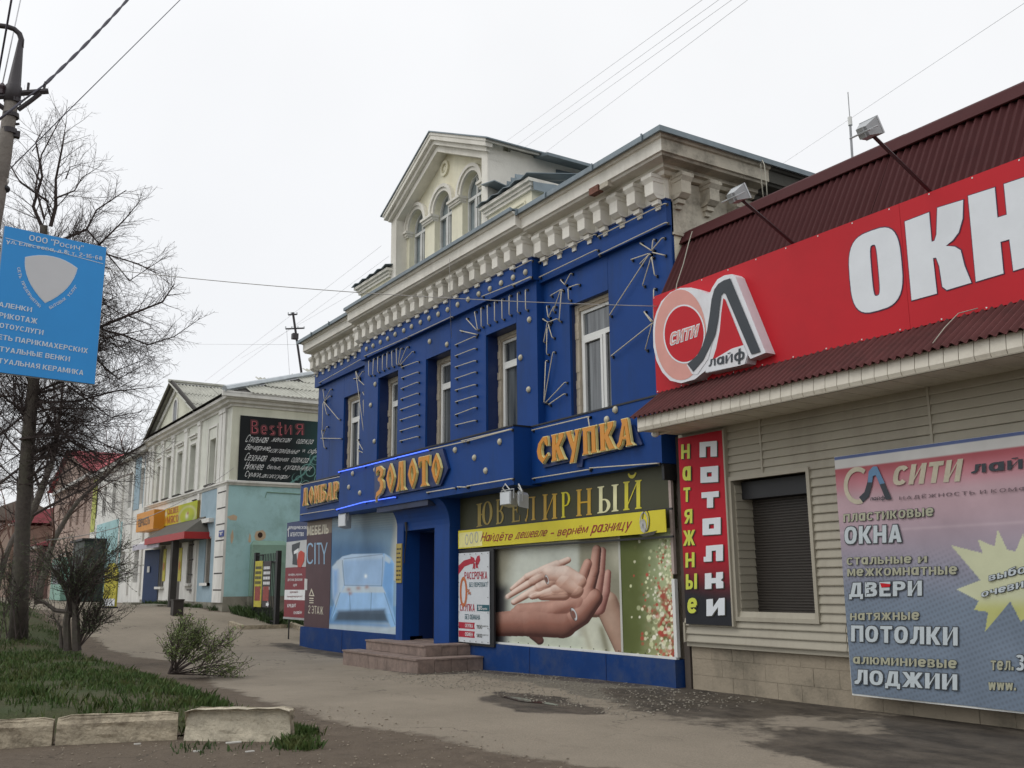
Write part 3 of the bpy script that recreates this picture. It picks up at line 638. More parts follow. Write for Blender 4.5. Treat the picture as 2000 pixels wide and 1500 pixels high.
def pvc(x0, x1, z0, z1, Y, parent, trans=.76, mull=.66):
    fr = MB(); t = .06
    fr.box(x0, x0+t, Y, Y+.07, z0, z1); fr.box(x1-t, x1, Y, Y+.07, z0, z1); fr.box(x0+t, x1-t, Y, Y+.07, z1-t, z1); fr.box(x0+t, x1-t, Y, Y+.07, z0, z0+t)
    zt = z0+(z1-z0)*trans; xm = x0+(x1-x0)*mull
    fr.box(x0+t, x1-t, Y-.005, Y+.075, zt-.045, zt+.045); fr.box(xm-.04, xm+.04, Y-.005, Y+.075, z0+t, zt-.045)
    w = part('window', fr, white, parent)
    s = MB(); a, b, c, d = x0+t, xm-.04, z0+t, zt-.045; k = .055
    s.box(a, a+k, Y-.02, Y+.03, c, d); s.box(b-k, b, Y-.02, Y+.03, c, d); s.box(a+k, b-k, Y-.02, Y+.03, d-k, d); s.box(a+k, b-k, Y-.02, Y+.03, c, c+k)
    part('sash', s, white, w)
    for (p, r, u, v) in ((a+k, b-k, c+k, d-k), (xm+.04, x1-t, z0+t, zt-.045), (x0+t, x1-t, zt+.045, z1-t)):
        part('pane', MB().box(p-.01, r+.01, Y+.035, Y+.045, u-.01, v+.01), glassm, w)
    return w
for w in wins:
    x0, x1, zt, zb, Yp = w; Yi = YW+.17
    q = MB()   # rough plaster reveal around the frame, uneven edge
    for k in range(14):
        z0 = zb+(zt-.02-zb)*k/14; z1 = zb+(zt-.02-zb)*(k+1)/14; e_ = random.uniform(0, .03)
        q.box(x0-.005, x0+.10+e_*.4, Yi-.03-e_, Yi+.1, z0, z1)
    q.box(x0+.1, x1, Yi-.03, Yi+.1, zt-.12, zt-.001); part('plaster_reveal', q, beige, BB)
    pvc(x0+.12, x1-.02, zb-.1, zt-.12, Yi, BB)
    part('curtain', MB().box(x0+.1, x1, Yi+.35, Yi+.36, zb, zt), mat('net_curtain', '#6f7472', .9, var=.3, scale=4), BB)
# frieze band (three runs)
def band(name, x0, x1, Y, z0, z1, back, mtl=blue, lip=True):
    q = MB().box(x0, x1, Y, back, z0, z1); o = part(name, q, mtl, BB)
    if lip:
        q = MB().box(x0-.01, x1+.012, Y-.015, back, z1+.002, z1+.03); part('flashing', q, black if name == 'fascia' else blued, BB)
    return o
zfr = WZ(1306, 387, 9.95); zfb = WZ(1310.6, 434, 9.95)
band('frieze', MX1, XR+.02, 9.95, zfb, zfr, YW+.01); band('frieze', XL+.02, MX0, 9.95, zfb, zfr, YW+.1)
band('frieze', MX0-.03, MX1+.03, 9.78, zfb+.06, zfr+.06, YW+.1)
# fascia boxes
ZF0, ZF1 = 3.22, 4.27
band('fascia', MX0+.03, MX1+.13, 9.27, ZF0, ZF1, 9.9); band('fascia', MX1+.131, XR+.03, 9.65, ZF0+.03, ZF1+.0, 10.03); band('fascia', XL, MX0+.029, 9.65, ZF0+.02, ZF1+.0, 10.03)
q = MB().box(XR-.02, XR+.035, 9.68, 10.0, 3.0, ZF0+.02); part('corner_post', q, dark, BB)
# plinth
part('plinth', MB().box(XL-.05, -19.62, 9.79, 10.1, -.5, .40), blue2, BB); part('plinth', MB().box(-17.1, XR-.02, 9.79, 10.1, -.3, .395), blue2, BB)
# joints on the plinth
for x in (-23.4, -14.9, -12.7): part('plinth_joint', MB().box(x-.006, x+.006, 9.782, 9.79, -.2, .39), blued, BB)
# door recess and cove
xA, xB, xC = -19.62, -18.2, -17.55
q = MB(); q.box(-19.95, xA, 9.6, 10.0, -.1, 3.2); part('pilaster', q, blue, BB)
q = MB(); q.box(xB, xC+.0, 9.62, 10.0, -.1, 3.2); part('pilaster', q, blue, BB)
q = MB(); q.box(xA-.04, xA, 10.0, 10.6, .3, 2.7); q.box(xB, xB+.05, 10.0, 10.6, .3, 2.7); q.box(xA, xB, 10.0, 10.6, 2.62, 2.7); part('door_reveal', q, blued, BB)
dr = part('door', MB().box(xA, xB, 10.35, 10.4, .34, 2.62), mat('dark_brown_door', '#2e2522', .4, var=.15), BB)
q = MB(); q.box(-19.25, -18.75, 10.338, 10.35, .6, 1.3); q.box(-19.25, -18.75, 10.338, 10.35, 1.5, 2.4); part('door_panel', q, mat('door_panel_m', '#3a2f2a', .35), dr)
q = MB(); hx = -18.42; q.tube([(hx, 10.34, 1.25), (hx, 10.27, 1.28), (hx, 10.26, 1.42), (hx, 10.27, 1.58), (hx, 10.34, 1.61)], .014, 6); part('handle', q, mat('chrome_handle', '#c9ccd0', .2, metal=.9), dr)
cv = [(9.62, 2.66)]+[(9.62-.34*(1-math.cos(t)), 2.66+.56*math.sin(t)) for t in np.linspace(.1, 1.57, 9)]+[(10.0, 3.22)]+[(10.0, 2.66)]
part('cove', MB().yz(cv, -19.97, xC+.01), blue, BB)
part('cove_slab', MB().box(-20.4, -17.9, 9.3, 9.6, 3.10, 3.215), mat('rusty_dark_blue', '#2a3550', .6, dirt='#1b1c20', damt=.8), BB)
q = MB(); zz = WZ(800, 1060, 9.59), WZ(800, 1138, 9.59); F = FY(9.6)
pq = thing('notice_plaque', 'narrow yellow brass plaque with text left of the blue doorway', 'plaque', (-19.8, 9.6, 1.5))
part('plate', MB().box(-19.93, -19.66, 9.575, 9.598, zz[1], zz[0]), mat('brass_plate', '#a08c3c', .4, var=.1), pq)
for k in range(8):
    z_ = zz[0]-.1-.095*k; bars(F, -19.9, -19.69, z_-.035, z_, .026, dark, pq, k)
# steps
ST = thing('entrance_steps', 'two worn reddish granite tiled steps up to the blue shop door', 'steps', (-18.2, 9, 0))
part('core', MB().box(-20.0, -16.52, 8.42, 9.78, -.4, .12), steps_m, ST); part('core', MB().box(-19.76, -17.02, 8.84, 9.9, .12, .32), steps_m, ST)
part('core', MB().box(xA+.0, xB, 9.9, 10.36, -.1, .335), steps_m, ST)
def tiles(x0, x1, y0, y1, z0, z1, nx, ny):
    for i in range(nx):
        a, b = x0+(x1-x0)*i/nx, x0+(x1-x0)*(i+1)/nx
        part('riser_tile', MB().box(a+.004, b-.004, y0, y0+.022, z0+random.uniform(-.004, .004), z1-.03), steps_m, ST)
        part('tread_tile', MB().box(a+.003, b-.003, y0-.025, y0+.4, z1-.028, z1+random.uniform(0, .004)), steps_m, ST)
    for j in range(ny):
        a, b = y0+.0+(y1-y0)*j/ny, y0+(y1-y0)*(j+1)/ny
        part('side_tile', MB().box(x1-.001, x1+.021, a+.004, b-.004, z0, z1-.03), steps_m, ST)
        if j: part('tread_tile', MB().box(x1-.45, x1+.045, a+.003, b-.003, z1-.028, z1+random.uniform(0, .004)), steps_m, ST)
tiles(-20.0, -16.52, 8.40, 9.78, -.35, .155, 8, 4); tiles(-19.76, -17.02, 8.82, 9.85, .16, .36, 7, 3)
# cornice profiles
def prof(x0, x1, yb, dy, zo, endR=False):
    # (projection from wall, z) from bottom up
    P = [(0, 7.45), (.06, 7.45), (.06, 7.50), (.02, 7.52)]
    return P
def cornice(x0, x1, dy, zo, name='cornice', mitR=0, mitL=0):
    pr = [(.0, 7.86), (.10, 7.86), (.13, 7.92), (.20, 7.93), (.20, 7.99), (.40, 8.0), (.42, 8.03), (.46, 8.04), (.46, 8.24), (.50, 8.25), (.53, 8.30), (.0, 8.33)]
    q = MB(); n = len(pr)
    A = [(x0-mitL*p, 10.05-dy-p, z+zo) for p, z in pr]; B = [(x1+mitR*p, 10.05-dy-p, z+zo) for p, z in pr]
    q.add(A+B, [tuple(range(n)), tuple(range(n, 2*n))[::-1]]+[(i, n+i, n+(i+1) % n, (i+1) % n) for i in range(n)])
    return part(name, q, plast, BB)
ZO = 0.04
cornice(MX1+.06, XR-.02, .06, ZO, mitR=1); cornice(MX0-.05, MX1+.05, .19, ZO+.06, mitR=0); cornice(XL+.1, MX0-.06, .06, ZO, mitL=0)
# right return of the cornice
pr = [(.0, 7.86), (.10, 7.86), (.13, 7.92), (.20, 7.93), (.20, 7.99), (.40, 8.0), (.42, 8.03), (.46, 8.04), (.46, 8.24), (.50, 8.25), (.53, 8.30), (.0, 8.33)]
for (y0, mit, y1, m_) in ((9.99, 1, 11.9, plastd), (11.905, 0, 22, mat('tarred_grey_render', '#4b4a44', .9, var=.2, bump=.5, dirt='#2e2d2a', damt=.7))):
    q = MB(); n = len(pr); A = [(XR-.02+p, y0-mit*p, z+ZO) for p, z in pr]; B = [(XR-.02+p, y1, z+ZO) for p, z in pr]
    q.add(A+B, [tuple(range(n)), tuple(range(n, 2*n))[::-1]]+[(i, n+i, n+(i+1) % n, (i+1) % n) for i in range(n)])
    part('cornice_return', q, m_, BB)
q = MB(); q.box(XL+.1, XR-.02, 9.985, 10.16, 7.3, 7.9); part('frieze_wall', q, plast, BB); part('frieze_wall', MB().box(MX0-.02, MX1+.02, 9.86, 9.984, 7.2, 7.96), plast, BB)
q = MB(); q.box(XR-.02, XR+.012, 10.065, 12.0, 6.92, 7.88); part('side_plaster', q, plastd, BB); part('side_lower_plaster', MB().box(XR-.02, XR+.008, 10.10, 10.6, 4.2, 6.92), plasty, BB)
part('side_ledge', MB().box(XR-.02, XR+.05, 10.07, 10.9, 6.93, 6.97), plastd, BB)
part('dark_side_wall', MB().box(XR-.02, XR+.012, 12.0, 22, 5.6, 7.9), MATS['tarred_grey_render'], BB)
# brackets (stepped corbels)
def bracket(cx, Y, z1, out=.25, w=.21):
    q = MB(); Z = z1
    q.box(cx-w*.62, cx+w*.62, Y-out-.03, Y, Z-.06, Z); q.prism([(0, Y-out-.03, Z-.06), (0, Y, Z-.06), (0, Y, Z-.13), (0, Y-out+.02, Z-.13)], (cx-w*.56, 0, 0), (cx+w*.56, 0, 0))
    q.box(cx-w*.5, cx+w*.5, Y-out+.02, Y, Z-.33, Z-.13); q.prism([(0, Y-out+.02, Z-.33), (0, Y, Z-.33), (0, Y, Z-.40), (0, Y-out+.1, Z-.39)], (cx-w*.48, 0, 0), (cx+w*.48, 0, 0))
    q.box(cx-w*.36, cx+w*.36, Y-out+.13, Y, Z-.47, Z-.40); q.box(cx-w*.26, cx+w*.26, Y-out+.19, Y, Z-.55, Z-.47)
    return q
bk = part('bracket', bracket(0, 9.985, 7.88+ZO), plast, BB); bk.location.x = bk.location.x
def place_br(xs, dy, dz):
    for x in xs: clone(bk, (x-0, -dy, dz))
b0 = bk
xs_r = [-11.2-.46*k for k in range(8)]; xs_m = [MX1-.16-.455*k for k in range(18)]; xs_l = [MX0-.3-.455*k for k in range(8)]
bk.location = bk.location+Vector((xs_r[0], 0, 0))
for x in xs_r[1:]: clone(bk, (x-xs_r[0], 0, 0))
for x in xs_l: clone(bk, (x-xs_r[0], 0, 0))
for x in xs_m: clone(bk, (x-xs_r[0], -.13, .06))
# side brackets on the return
def bracket_side(cy):
    q0 = bracket(0, 0, 7.88+ZO); q = MB(); q.f = q0.f; q.v = [(XR+.01-y, cy+x, z) for x, y, z in q0.v]; return q
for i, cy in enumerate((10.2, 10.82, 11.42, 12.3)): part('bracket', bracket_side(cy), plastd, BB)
# roof
rf = MB(); zr = 8.36
rf.add([(XL-.15, 9.40, zr), (XR+.56, 9.40, zr), (XR-2.2, 14.5, 9.6), (XL+3, 14.5, 9.6)], [(0, 1, 2, 3)])
rf.add([(XR+.56, 9.40, zr), (XR+.56, 22, zr), (XR-2.2, 21, 9.6), (XR-2.2, 14.5, 9.6)], [(0, 1, 2, 3)])
rf.add([(XL-.15, 9.40, zr), (XL+3, 14.5, 9.6), (XL+3, 21, 9.6), (XL-.15, 22, zr)], [(0, 1, 2, 3)])
part('roof', rf, zinc, BB, recalc=False)
q = MB(); q.box(MX1+.05, XR+.57, 9.395, 9.43, zr-.035, zr+.055); q.box(XR+.535, XR+.57, 9.43, 22, zr-.035, zr+.055); q.box(MX0-.05, MX1+.045, 9.28, 9.33, zr+.035, zr+.11); q.box(XL-.1, MX0-.055, 9.395, 9.43, zr-.03, zr+.055)
q.box(MX0-.05, MX1+.045, 9.33, 9.9, zr+.08, zr+.1)
part('roof_edge_sheet', q, zinc, BB)
for x in (-10.9, -12.2, -13.6, -14.55, -25.2, -23.9):
    part('sheet_clip', MB().box(x-.012, x+.012, 9.37, 9.394, zr-.06, zr+.07), zinc, BB)
q = MB(); q.box(-12.62, -12.0, 9.47, 9.6, 8.0+ZO, 8.1+ZO); 
mbk = mat('broken_brick', '#7a5548', .95, var=.3, scale=12, bump=1)
part('exposed_brick', MB().box(-12.45, -12.2, 9.50, 9.62, 7.97, 8.09), mbk, BB); part('exposed_brick', MB().box(-12.17, -11.95, 9.515, 9.62, 7.98, 8.07), plastd, BB)
# ---- attic gable
AX0, AX1, AC = -21.6, -16.8, -19.15; YA = 10.1
def arch_pts(cx, z0, zs, r, n=14): return [(cx-r, z0)]+[(cx-r*math.cos(t), zs+r*math.sin(t)) for t in np.linspace(0, math.pi, n)]+[(cx+r, z0)]
ga = MB()
YR = 10.4; cxs = [WX(818.5, 440, YR)+.0, WX(866, 420, YR), WX(917, 400, YR)]
cxs = [-20.72, -19.36, -18.0]; rr_ = .43; ZS = 10.28; ZB = 8.55
# arcade wall with arched holes: strips
AW = MB()
edges = [AX0+.2]+sum([[c-rr_, c+rr_] for c in cxs], [])+[AX1-.2]
for k in range(0, len(edges)-1, 2): AW.box(edges[k], edges[k+1], YR, YR+.35, 8.3, ZS)
def topz(x): return 12.0-abs(x-AC)*.47
for k, c in enumerate(cxs):
    lo = (edges[2*k]+edges[2*k+1])/2 if k else edges[0]; hi = (edges[2*k+2]+edges[2*k+3])/2 if k < 2 else edges[-1]
    xs = [lo, c-rr_]+[c-rr_*math.cos(t) for t in np.linspace(0, math.pi, 15)][1:-1]+[c+rr_, hi]
    for a, b in zip(xs[:-1], xs[1:]):
        def zl(x): return ZS+math.sqrt(max(0, rr_*rr_-(x-c)**2)) if abs(x-c) < rr_ else ZS
        AW.prism([(a, YR, zl(a)), (b, YR, zl(b)), (b, YR, topz(b)), (a, YR, topz(a))], (0, 0, 0), (0, .35, 0))
part('attic_wall', AW, plasty, BB)
for k, c in enumerate(cxs):
    q = MB()   # archivolt ring
    for t0, t1 in zip(np.linspace(0, math.pi, 17)[:-1], np.linspace(0, math.pi, 17)[1:]):
        for r0, r1, d in ((rr_+.005, rr_+.09, .06), (rr_+.09, rr_+.17, .10)):
            q.prism([(c-r0*math.cos(t0), YR-.001, ZS+r0*math.sin(t0)), (c-r1*math.cos(t0), YR-.001, ZS+r1*math.sin(t0)), (c-r1*math.cos(t1), YR-.001, ZS+r1*math.sin(t1)), (c-r0*math.cos(t1), YR-.001, ZS+r0*math.sin(t1))], (0, 0, 0), (0, -d, 0))
    part('archivolt', q, plast, BB)
for k in range(4):
    a, b = edges[2*k]-.04, edges[2*k+1]+.04
    if k == 0: a = edges[0]
    if k == 3: b = edges[-1]
    q = MB().box(a, b, YR-.13, YR+.1, ZS-.06, ZS+.0); q.box(a+.02, b-.02, YR-.09, YR+.1, ZS-.12, ZS-.06); q.box(a+.035, b-.035, YR-.06, YR+.1, ZS-.16, ZS-.12); part('impost', q, plast, BB)
for c in cxs:
    w = part('window', MB().xz(arch_pts(c, ZB, ZS, rr_+.01), YR+.20, YR+.205), mat('attic_window_glass', '#7f898c', .12, var=.3, scale=2.5, spec=.8), BB)
    q = MB(); n = 14; A = np.linspace(0, math.pi, n)
    for t0, t1 in zip(A[:-1], A[1:]):
        q.prism([(c-rr_*math.cos(t0), 0, ZS+rr_*math.sin(t0)), (c-rr_*math.cos(t1), 0, ZS+rr_*math.sin(t1)), (c-(rr_-.06)*math.cos(t1), 0, ZS+(rr_-.06)*math.sin(t1)), (c-(rr_-.06)*math.cos(t0), 0, ZS+(rr_-.06)*math.sin(t0))], (0, YR+.14, 0), (0, YR+.19, 0))
    q.box(c-rr_, c-rr_+.06, YR+.14, YR+.19, ZB, ZS); q.box(c+rr_-.06, c+rr_, YR+.14, YR+.19, ZB, ZS); q.box(c-rr_+.06, c+rr_-.06, YR+.12, YR+.19, ZS-.16, ZS-.09)
    q.box(c-.035, c+.035, YR+.12, YR+.19, ZB, ZS-.16); q.box(c-.02, c+.02, YR+.14, YR+.18, ZS-.09, ZS+rr_-.06); q.box(c-.1, c-.07, YR+.135, YR+.19, ZB, ZS-.16); q.box(c+.07, c+.1, YR+.135, YR+.19, ZB, ZS-.16)
    part('frame', q, mat('grey_painted_wood', '#cfd0cc', .6, dirt='#777468', damt=.4), w)
# front plane: corner pilasters and raking entablature
for c_ in ((AX0, AX0+.3, YA, YR+.3, 8.3, 10.78), (AX1-.25, AX1, YA, YR+.3, 8.3, 10.78)): part('attic_pilaster', MB().box(*c_), plast, BB)
for c_ in ((AX1-.03, AX1-.002, YR+.301, 14, 8.3, 10.84), (AX0+.002, AX0+.03, YR+.301, 14, 8.3, 10.84)): part('attic_side_wall', MB().box(*c_), plast, BB)
def rake(dz0, dz1, y0, y1, ov, name, m_):
    q = MB(); s = .47
    for sg in (-1, 1):
        xe = AC+sg*(AX1-AC+ov)
        pts = [(AC, 12.0+dz0), (xe, 12.0-abs(xe-AC)*s+dz0), (xe, 12.0-abs(xe-AC)*s+dz1), (AC, 12.0+dz1)]
        q.xz(pts, y0, y1)
    return part(name, q, m_, BB)
rake(-.40, -.02, YA+.01, YR+.1, .006, 'gable_band', plast); rake(-.24, -.13, YA-.09, YA+.009, .1, 'gable_moulding', plast); rake(-.129, -.02, YA-.17, YA+.008, .2, 'gable_moulding', plast)
rake(-.019, .05, YA-.19, 12.6, .24, 'gable_soffit', plast); rake(.051, .08, YA-.22, 12.62, .32, 'gable_roof', zinc)
q = MB(); 
for t0, t1 in zip(np.linspace(0, 2*math.pi, 21)[:-1], np.linspace(0, 2*math.pi, 21)[1:]):
    for r0, r1, d in ((.12, .19, .05), (.0, .06, .03)):
        c, z = AC-.1, 11.27
        q.prism([(c+r0*math.cos(t0), YR-.001, z+r0*math.sin(t0)), (c+r1*math.cos(t0), YR-.001, z+r1*math.sin(t0)), (c+r1*math.cos(t1), YR-.001, z+r1*math.sin(t1)), (c+r0*math.cos(t1), YR-.001, z+r0*math.sin(t1))], (0, 0, 0), (0, -d, 0))
part('medallion', q, plasty, BB)
# low roof behind the gable
q = MB(); q.add([(AC, YA-.3, 12.08), (AX1+.45, YA-.3, 10.9-.1), (AX1+.45, 14.5, 9.85), (AC, 16, 11.9)], [(0, 1, 2, 3)]); 
q = MB(); q.prism([(AX1+.02, 11.9, 10.66), (AX1+.3, 16.5, 10.66), (AX1+.3, 16.5, 9.9), (AX1+.02, 11.9, 10.3)], (0, 0, 0), (-3, 0, 0)); part('rear_roof', q, zinc, BB)
q = MB(); q.prism([(AX1+.55, 11.3, 10.72), (AX1+.55, 18, 10.72), (AX1-1.6, 18, 11.3), (AX1-1.6, 11.3, 11.3)], (0, 0, -.07), (0, 0, 0)); part('rear_roof_sheet', q, zinc, BB)
# parapet blocks
for (x0, x1, corr) in ((-23.45, AX0-.02, 0), (AX1+.02, -15.1, 1)):
    q = MB().box(x0, x1, YA+.0, 11.0, 8.3, 9.15); 
    part('parapet_block', q, plasty, BB)
    q = MB(); F = FY(YA); 
    for a, b, c, d in ((x0+.25, x1-.25, 8.98, 9.01), (x0+.25, x1-.25, 8.62, 8.65), (x0+.22, x0+.25, 8.62, 9.01), (x1-.25, x1-.22, 8.62, 9.01)): q.box(a, b, YA-.03, YA-.001, c, d)
    part('parapet_frame', q, plasty, BB)
    q = MB(); q.box(x0-.04, x1+.05, YA-.06, 11.0, 9.151, 9.22); q.box(x0-.07, x1+.09, YA-.1, 11.0, 9.221, 9.29); q.box(x0-.12, x1+.13, YA-.16, 11.0, 9.291, 9.36); part('parapet_moulding', q, plast, BB)
    q = MB()
    for k in range(9):
        a = x0-.15+(x1-x0+.3)*k/9; b = x0-.15+(x1-x0+.3)*(k+1)/9; z = 9.365+(.05 if k % 2 else 0); z2 = 9.365+(0 if k % 2 else .05)
        q.prism([(a, YA-.22, z), (b, YA-.22, z2), (b, 11.3, z2+.3), (a, 11.3, z+.3)], (0, 0, 0), (0, 0, .015))
    part('parapet_roof_sheet', q, zinc, BB)
part('bent_flashing', MB().prism([(-16.9, 10.0, 9.9), (-16.2, 9.9, 9.72), (-16.25, 10.6, 9.62), (-16.9, 10.6, 9.8)], (0, 0, 0), (0, 0, .02)), zinc, BB)
q = MB(); [q.prism([(-16.75+.16*k, 10.35, 9.6+.02*k), (-16.67+.16*k, 10.3, 9.82+.02*k), (-16.59+.16*k, 10.35, 9.6+.02*k)], (0, 0, 0), (0, .5, .05)) for k in range(5)]; part('crumpled_sheet', q, zinc, BB)
part('side_flashing', MB().prism([(-15.0, 10.05, 9.33), (-14.95, 12.6, 9.33), (-14.9, 12.6, 9.05), (-14.95, 10.05, 9.1)], (0, 0, 0), (.02, 0, 0)), zinc, BB)

# ---- neon tubes (spokes and stars) and bulb caps
def ptz(o, s, p): return (o[0]+p[0]/s, o[1]+p[1]/s)
O3, S3, O4, S4, O2, S2, O1, S1, O5, S5 = (580, 600), 3.75, (900, 500), 3.0, (1000, 230), 3.751, (700, 230), 3.75, (580, 880), 3.262
def wallY(px, y=None):
    return YM if 716 < px < 1049 else YW
SHADOW_DOTS = MB()
def tube(o, s, a, b, Y=None, m_=tubem, st=.07, r=.0105):
    A = ptz(o, s, a); B = ptz(o, s, b); y = Y if Y is not None else wallY((A[0]+B[0])/2)
    y0 = y-st; p = W(*A, y0); q = W(*B, y0); t = MB()
    P, Q = Vector((p[0], y0, p[1])), Vector((q[0], y0, q[1])); d = (Q-P).normalized()
    t.tube([P+Vector((0, st*.9, 0)), P+Vector((0, .01, 0))+d*.0, P+d*.02, Q-d*.02, Q+Vector((0, .01, 0)), Q+Vector((0, st*.9, 0))], r, 5)
    part('neon_tube', t, m_, BB, smooth=True)
    for E_ in (P, Q): SHADOW_DOTS.box(E_.x-.016, E_.x+.016, y-.03, y-.001, E_.z-.03, E_.z+.014)  # dark blocks stand in for the dots and shadows at the tube ends
for a, b in (((935,917),(1020,972)),((1033,890),(1025,970)),((1102,878),(1025,970)),((1025,985),(1108,1005)),((868,1040),(1000,995)),((935,1070),(1005,1000)),((1005,1000),(712,1450)),((1020,1020),(955,1230)),((1022,1020),(1045,1155)),
    ((1037,1250),(1037,1475)),((965,1420),(1030,1490)),((352,1185),(385,1222)),((428,1140),(385,1222)),((480,1220),(410,1245)),((410,1245),(415,1335)),((278,1305),(358,1258)),((358,1258),(300,1420)),((362,1265),(345,1490))): tube(O2, S2, a, b, YW)
for a, b in (((190,1060),(605,855)),((625,872),(1118,628)),((195,1170),(615,968)),((630,1005),(1125,768))): tube(O2, S2, a, b, 9.95)
for a, b in (((0,1115),(135,1045)),((0,1230),(130,1165))): tube(O2, S2, a, b, 9.78)
for a, b in (((502,292),(512,360)),((545,295),(512,360)),((478,368),(505,385)),((560,368),(520,385)),((508,385),(485,505)),((512,400),(535,478)),((505,420),(502,575)),((540,562),(487,860)),((497,612),(487,860)),((610,740),(495,862)),((605,808),(512,872)),
    ((1130,190),(1130,365)),((1072,325),(1115,385)),((1125,392),(878,588)),((1122,395),(1080,550))): tube(O4, S4, a, b, YW)
for a, b in (((378,195),(380,315)),((332,212),(332,330)),((283,230),(283,345)),((240,250),(242,370)),((197,265),(198,382)),((155,285),(157,402)),((118,300),(120,415)),((80,325),(98,430)),((30,365),(90,432)),((-5,438),(85,458))): tube(O4, S4, a, b, YM)
for a, b in (((1155,865),(1300,830)),((1155,790),(1300,735)),((1155,695),(1305,650)),((1155,610),(1300,567)),((1155,525),(1300,475)),((1155,440),(1300,392)),((1155,358),(1300,302)),((1155,278),(1300,215)),((1190,170),(1310,198)),
    ((750,982),(880,948)),((750,908),(880,870)),((750,828),(880,788)),((752,752),(880,708)),((755,675),(880,630)),((760,598),(880,550)),((762,520),(880,476)),((760,442),(880,398)),((755,425),(845,325)),((750,420),(805,290)),
    ((525,390),(525,500)),((560,375),(555,498)),((592,360),(590,475)),((627,345),(625,462)),((660,330),(658,445)),((693,318),(697,435)),((727,300),(730,422)),((760,300),(742,420))): tube(O3, S3, a, b, YM)
for a, b in (((195,690),(305,822)),((195,690),(218,785)),((190,600),(200,680)),((245,600),(200,685)),((240,650),(200,690)),((172,960),(315,962)),((180,900),(200,1030)),((190,700),(185,900)),((215,875),(185,960)),((430,470),(500,1000)),((450,530),(492,570)),((410,523),(450,520)),((430,468),(450,520)),((480,470),(450,515)),
    ((440,970),(498,1072)),((440,1045),(498,1072)),((508,600),(500,850)),((480,620),(495,650)),((485,680),(490,800))): tube(O3, S3, a, b, YW)
for a, b in (((160,555),(480,375)),((175,455),(490,290))): tube(O3, S3, a, b, 9.95)
for a, b in (((490,360),(800,225)),((810,220),(1130,70))): tube(O3, S3, a, b, 9.78)
tube(O1, S1, (900, 1310), (1255, 1170), 9.78)
for a, b, m_ in (((300,1208),(480,1167),tubelit),((485,1166),(710,1108),tubelit),((715,1106),(955,1047),tubelit),((960,1045),(1230,985),tubem),((1240,983),(1560,897),tubem),((285,1483),(488,1428),tubelit),((492,1428),(712,1392),tubelit),((945,1358),(1145,1325),tubem),((1170,1316),(1230,1318),tubem),((1240,1312),(1565,1258),tubem)): tube(O3, S3, a, b, 9.27, m_, r=.012)
for a, b in (((30,1350),(295,1305)),((0,1085),(290,1015))): tube(O4, S4, a, b, 9.27)
for a, b in (((412,1022),(745,942)),((745,942),(755,1005)),((415,1305),(745,1252)),((750,1243),(1150,1215))): tube(O4, S4, a, b, 9.65)
tube(O3, S3, (25,1302), (310,1242), 9.65); tube(O5, S5, (20,408), (235,375), 9.65)
part('tube_end_shadow_dots', SHADOW_DOTS, dark, BB, stuff=True)
def bulb(o, s, p, Y):
    x, z = W(*ptz(o, s, p), Y-.03); q = MB().sphere((x, Y-.01, z), .062, 8, 6, (1, .7, 1)); part('bulb', q, bulbm, BB, smooth=True)
for p in ((505,305),(553,282),(607,256),(660,230),(715,198),(778,170),(835,142),(900,110)): bulb(O3, S3, p, 9.78)
for p in ((1218,1130),(1128,1170),(1040,1210),(958,1252),(876,1290),(798,1330),(722,1368),(648,1405),(580,1438),(513,1468)): bulb(O1, S1, p, 9.78)
for p in ((967,250),(1093,272),(568,563),(535,717),(562,982)): bulb(O3, S3, p, YM)
for p in ((567,1190),(403,1218),(375,1318),(455,1360),(1152,1045),(1293,1102),(1478,985),(1375,1197)): bulb(O3, S3, p, 9.27)
for p in ((397,372),(345,595),(392,782)): bulb(O4, S4, p, YM)
for p in ((140,1258),): bulb(O4, S4, p, 9.27)
bulb(O4, S4, (850, 958), 9.65); bulb(O4, S4, (900, 900), 9.65)

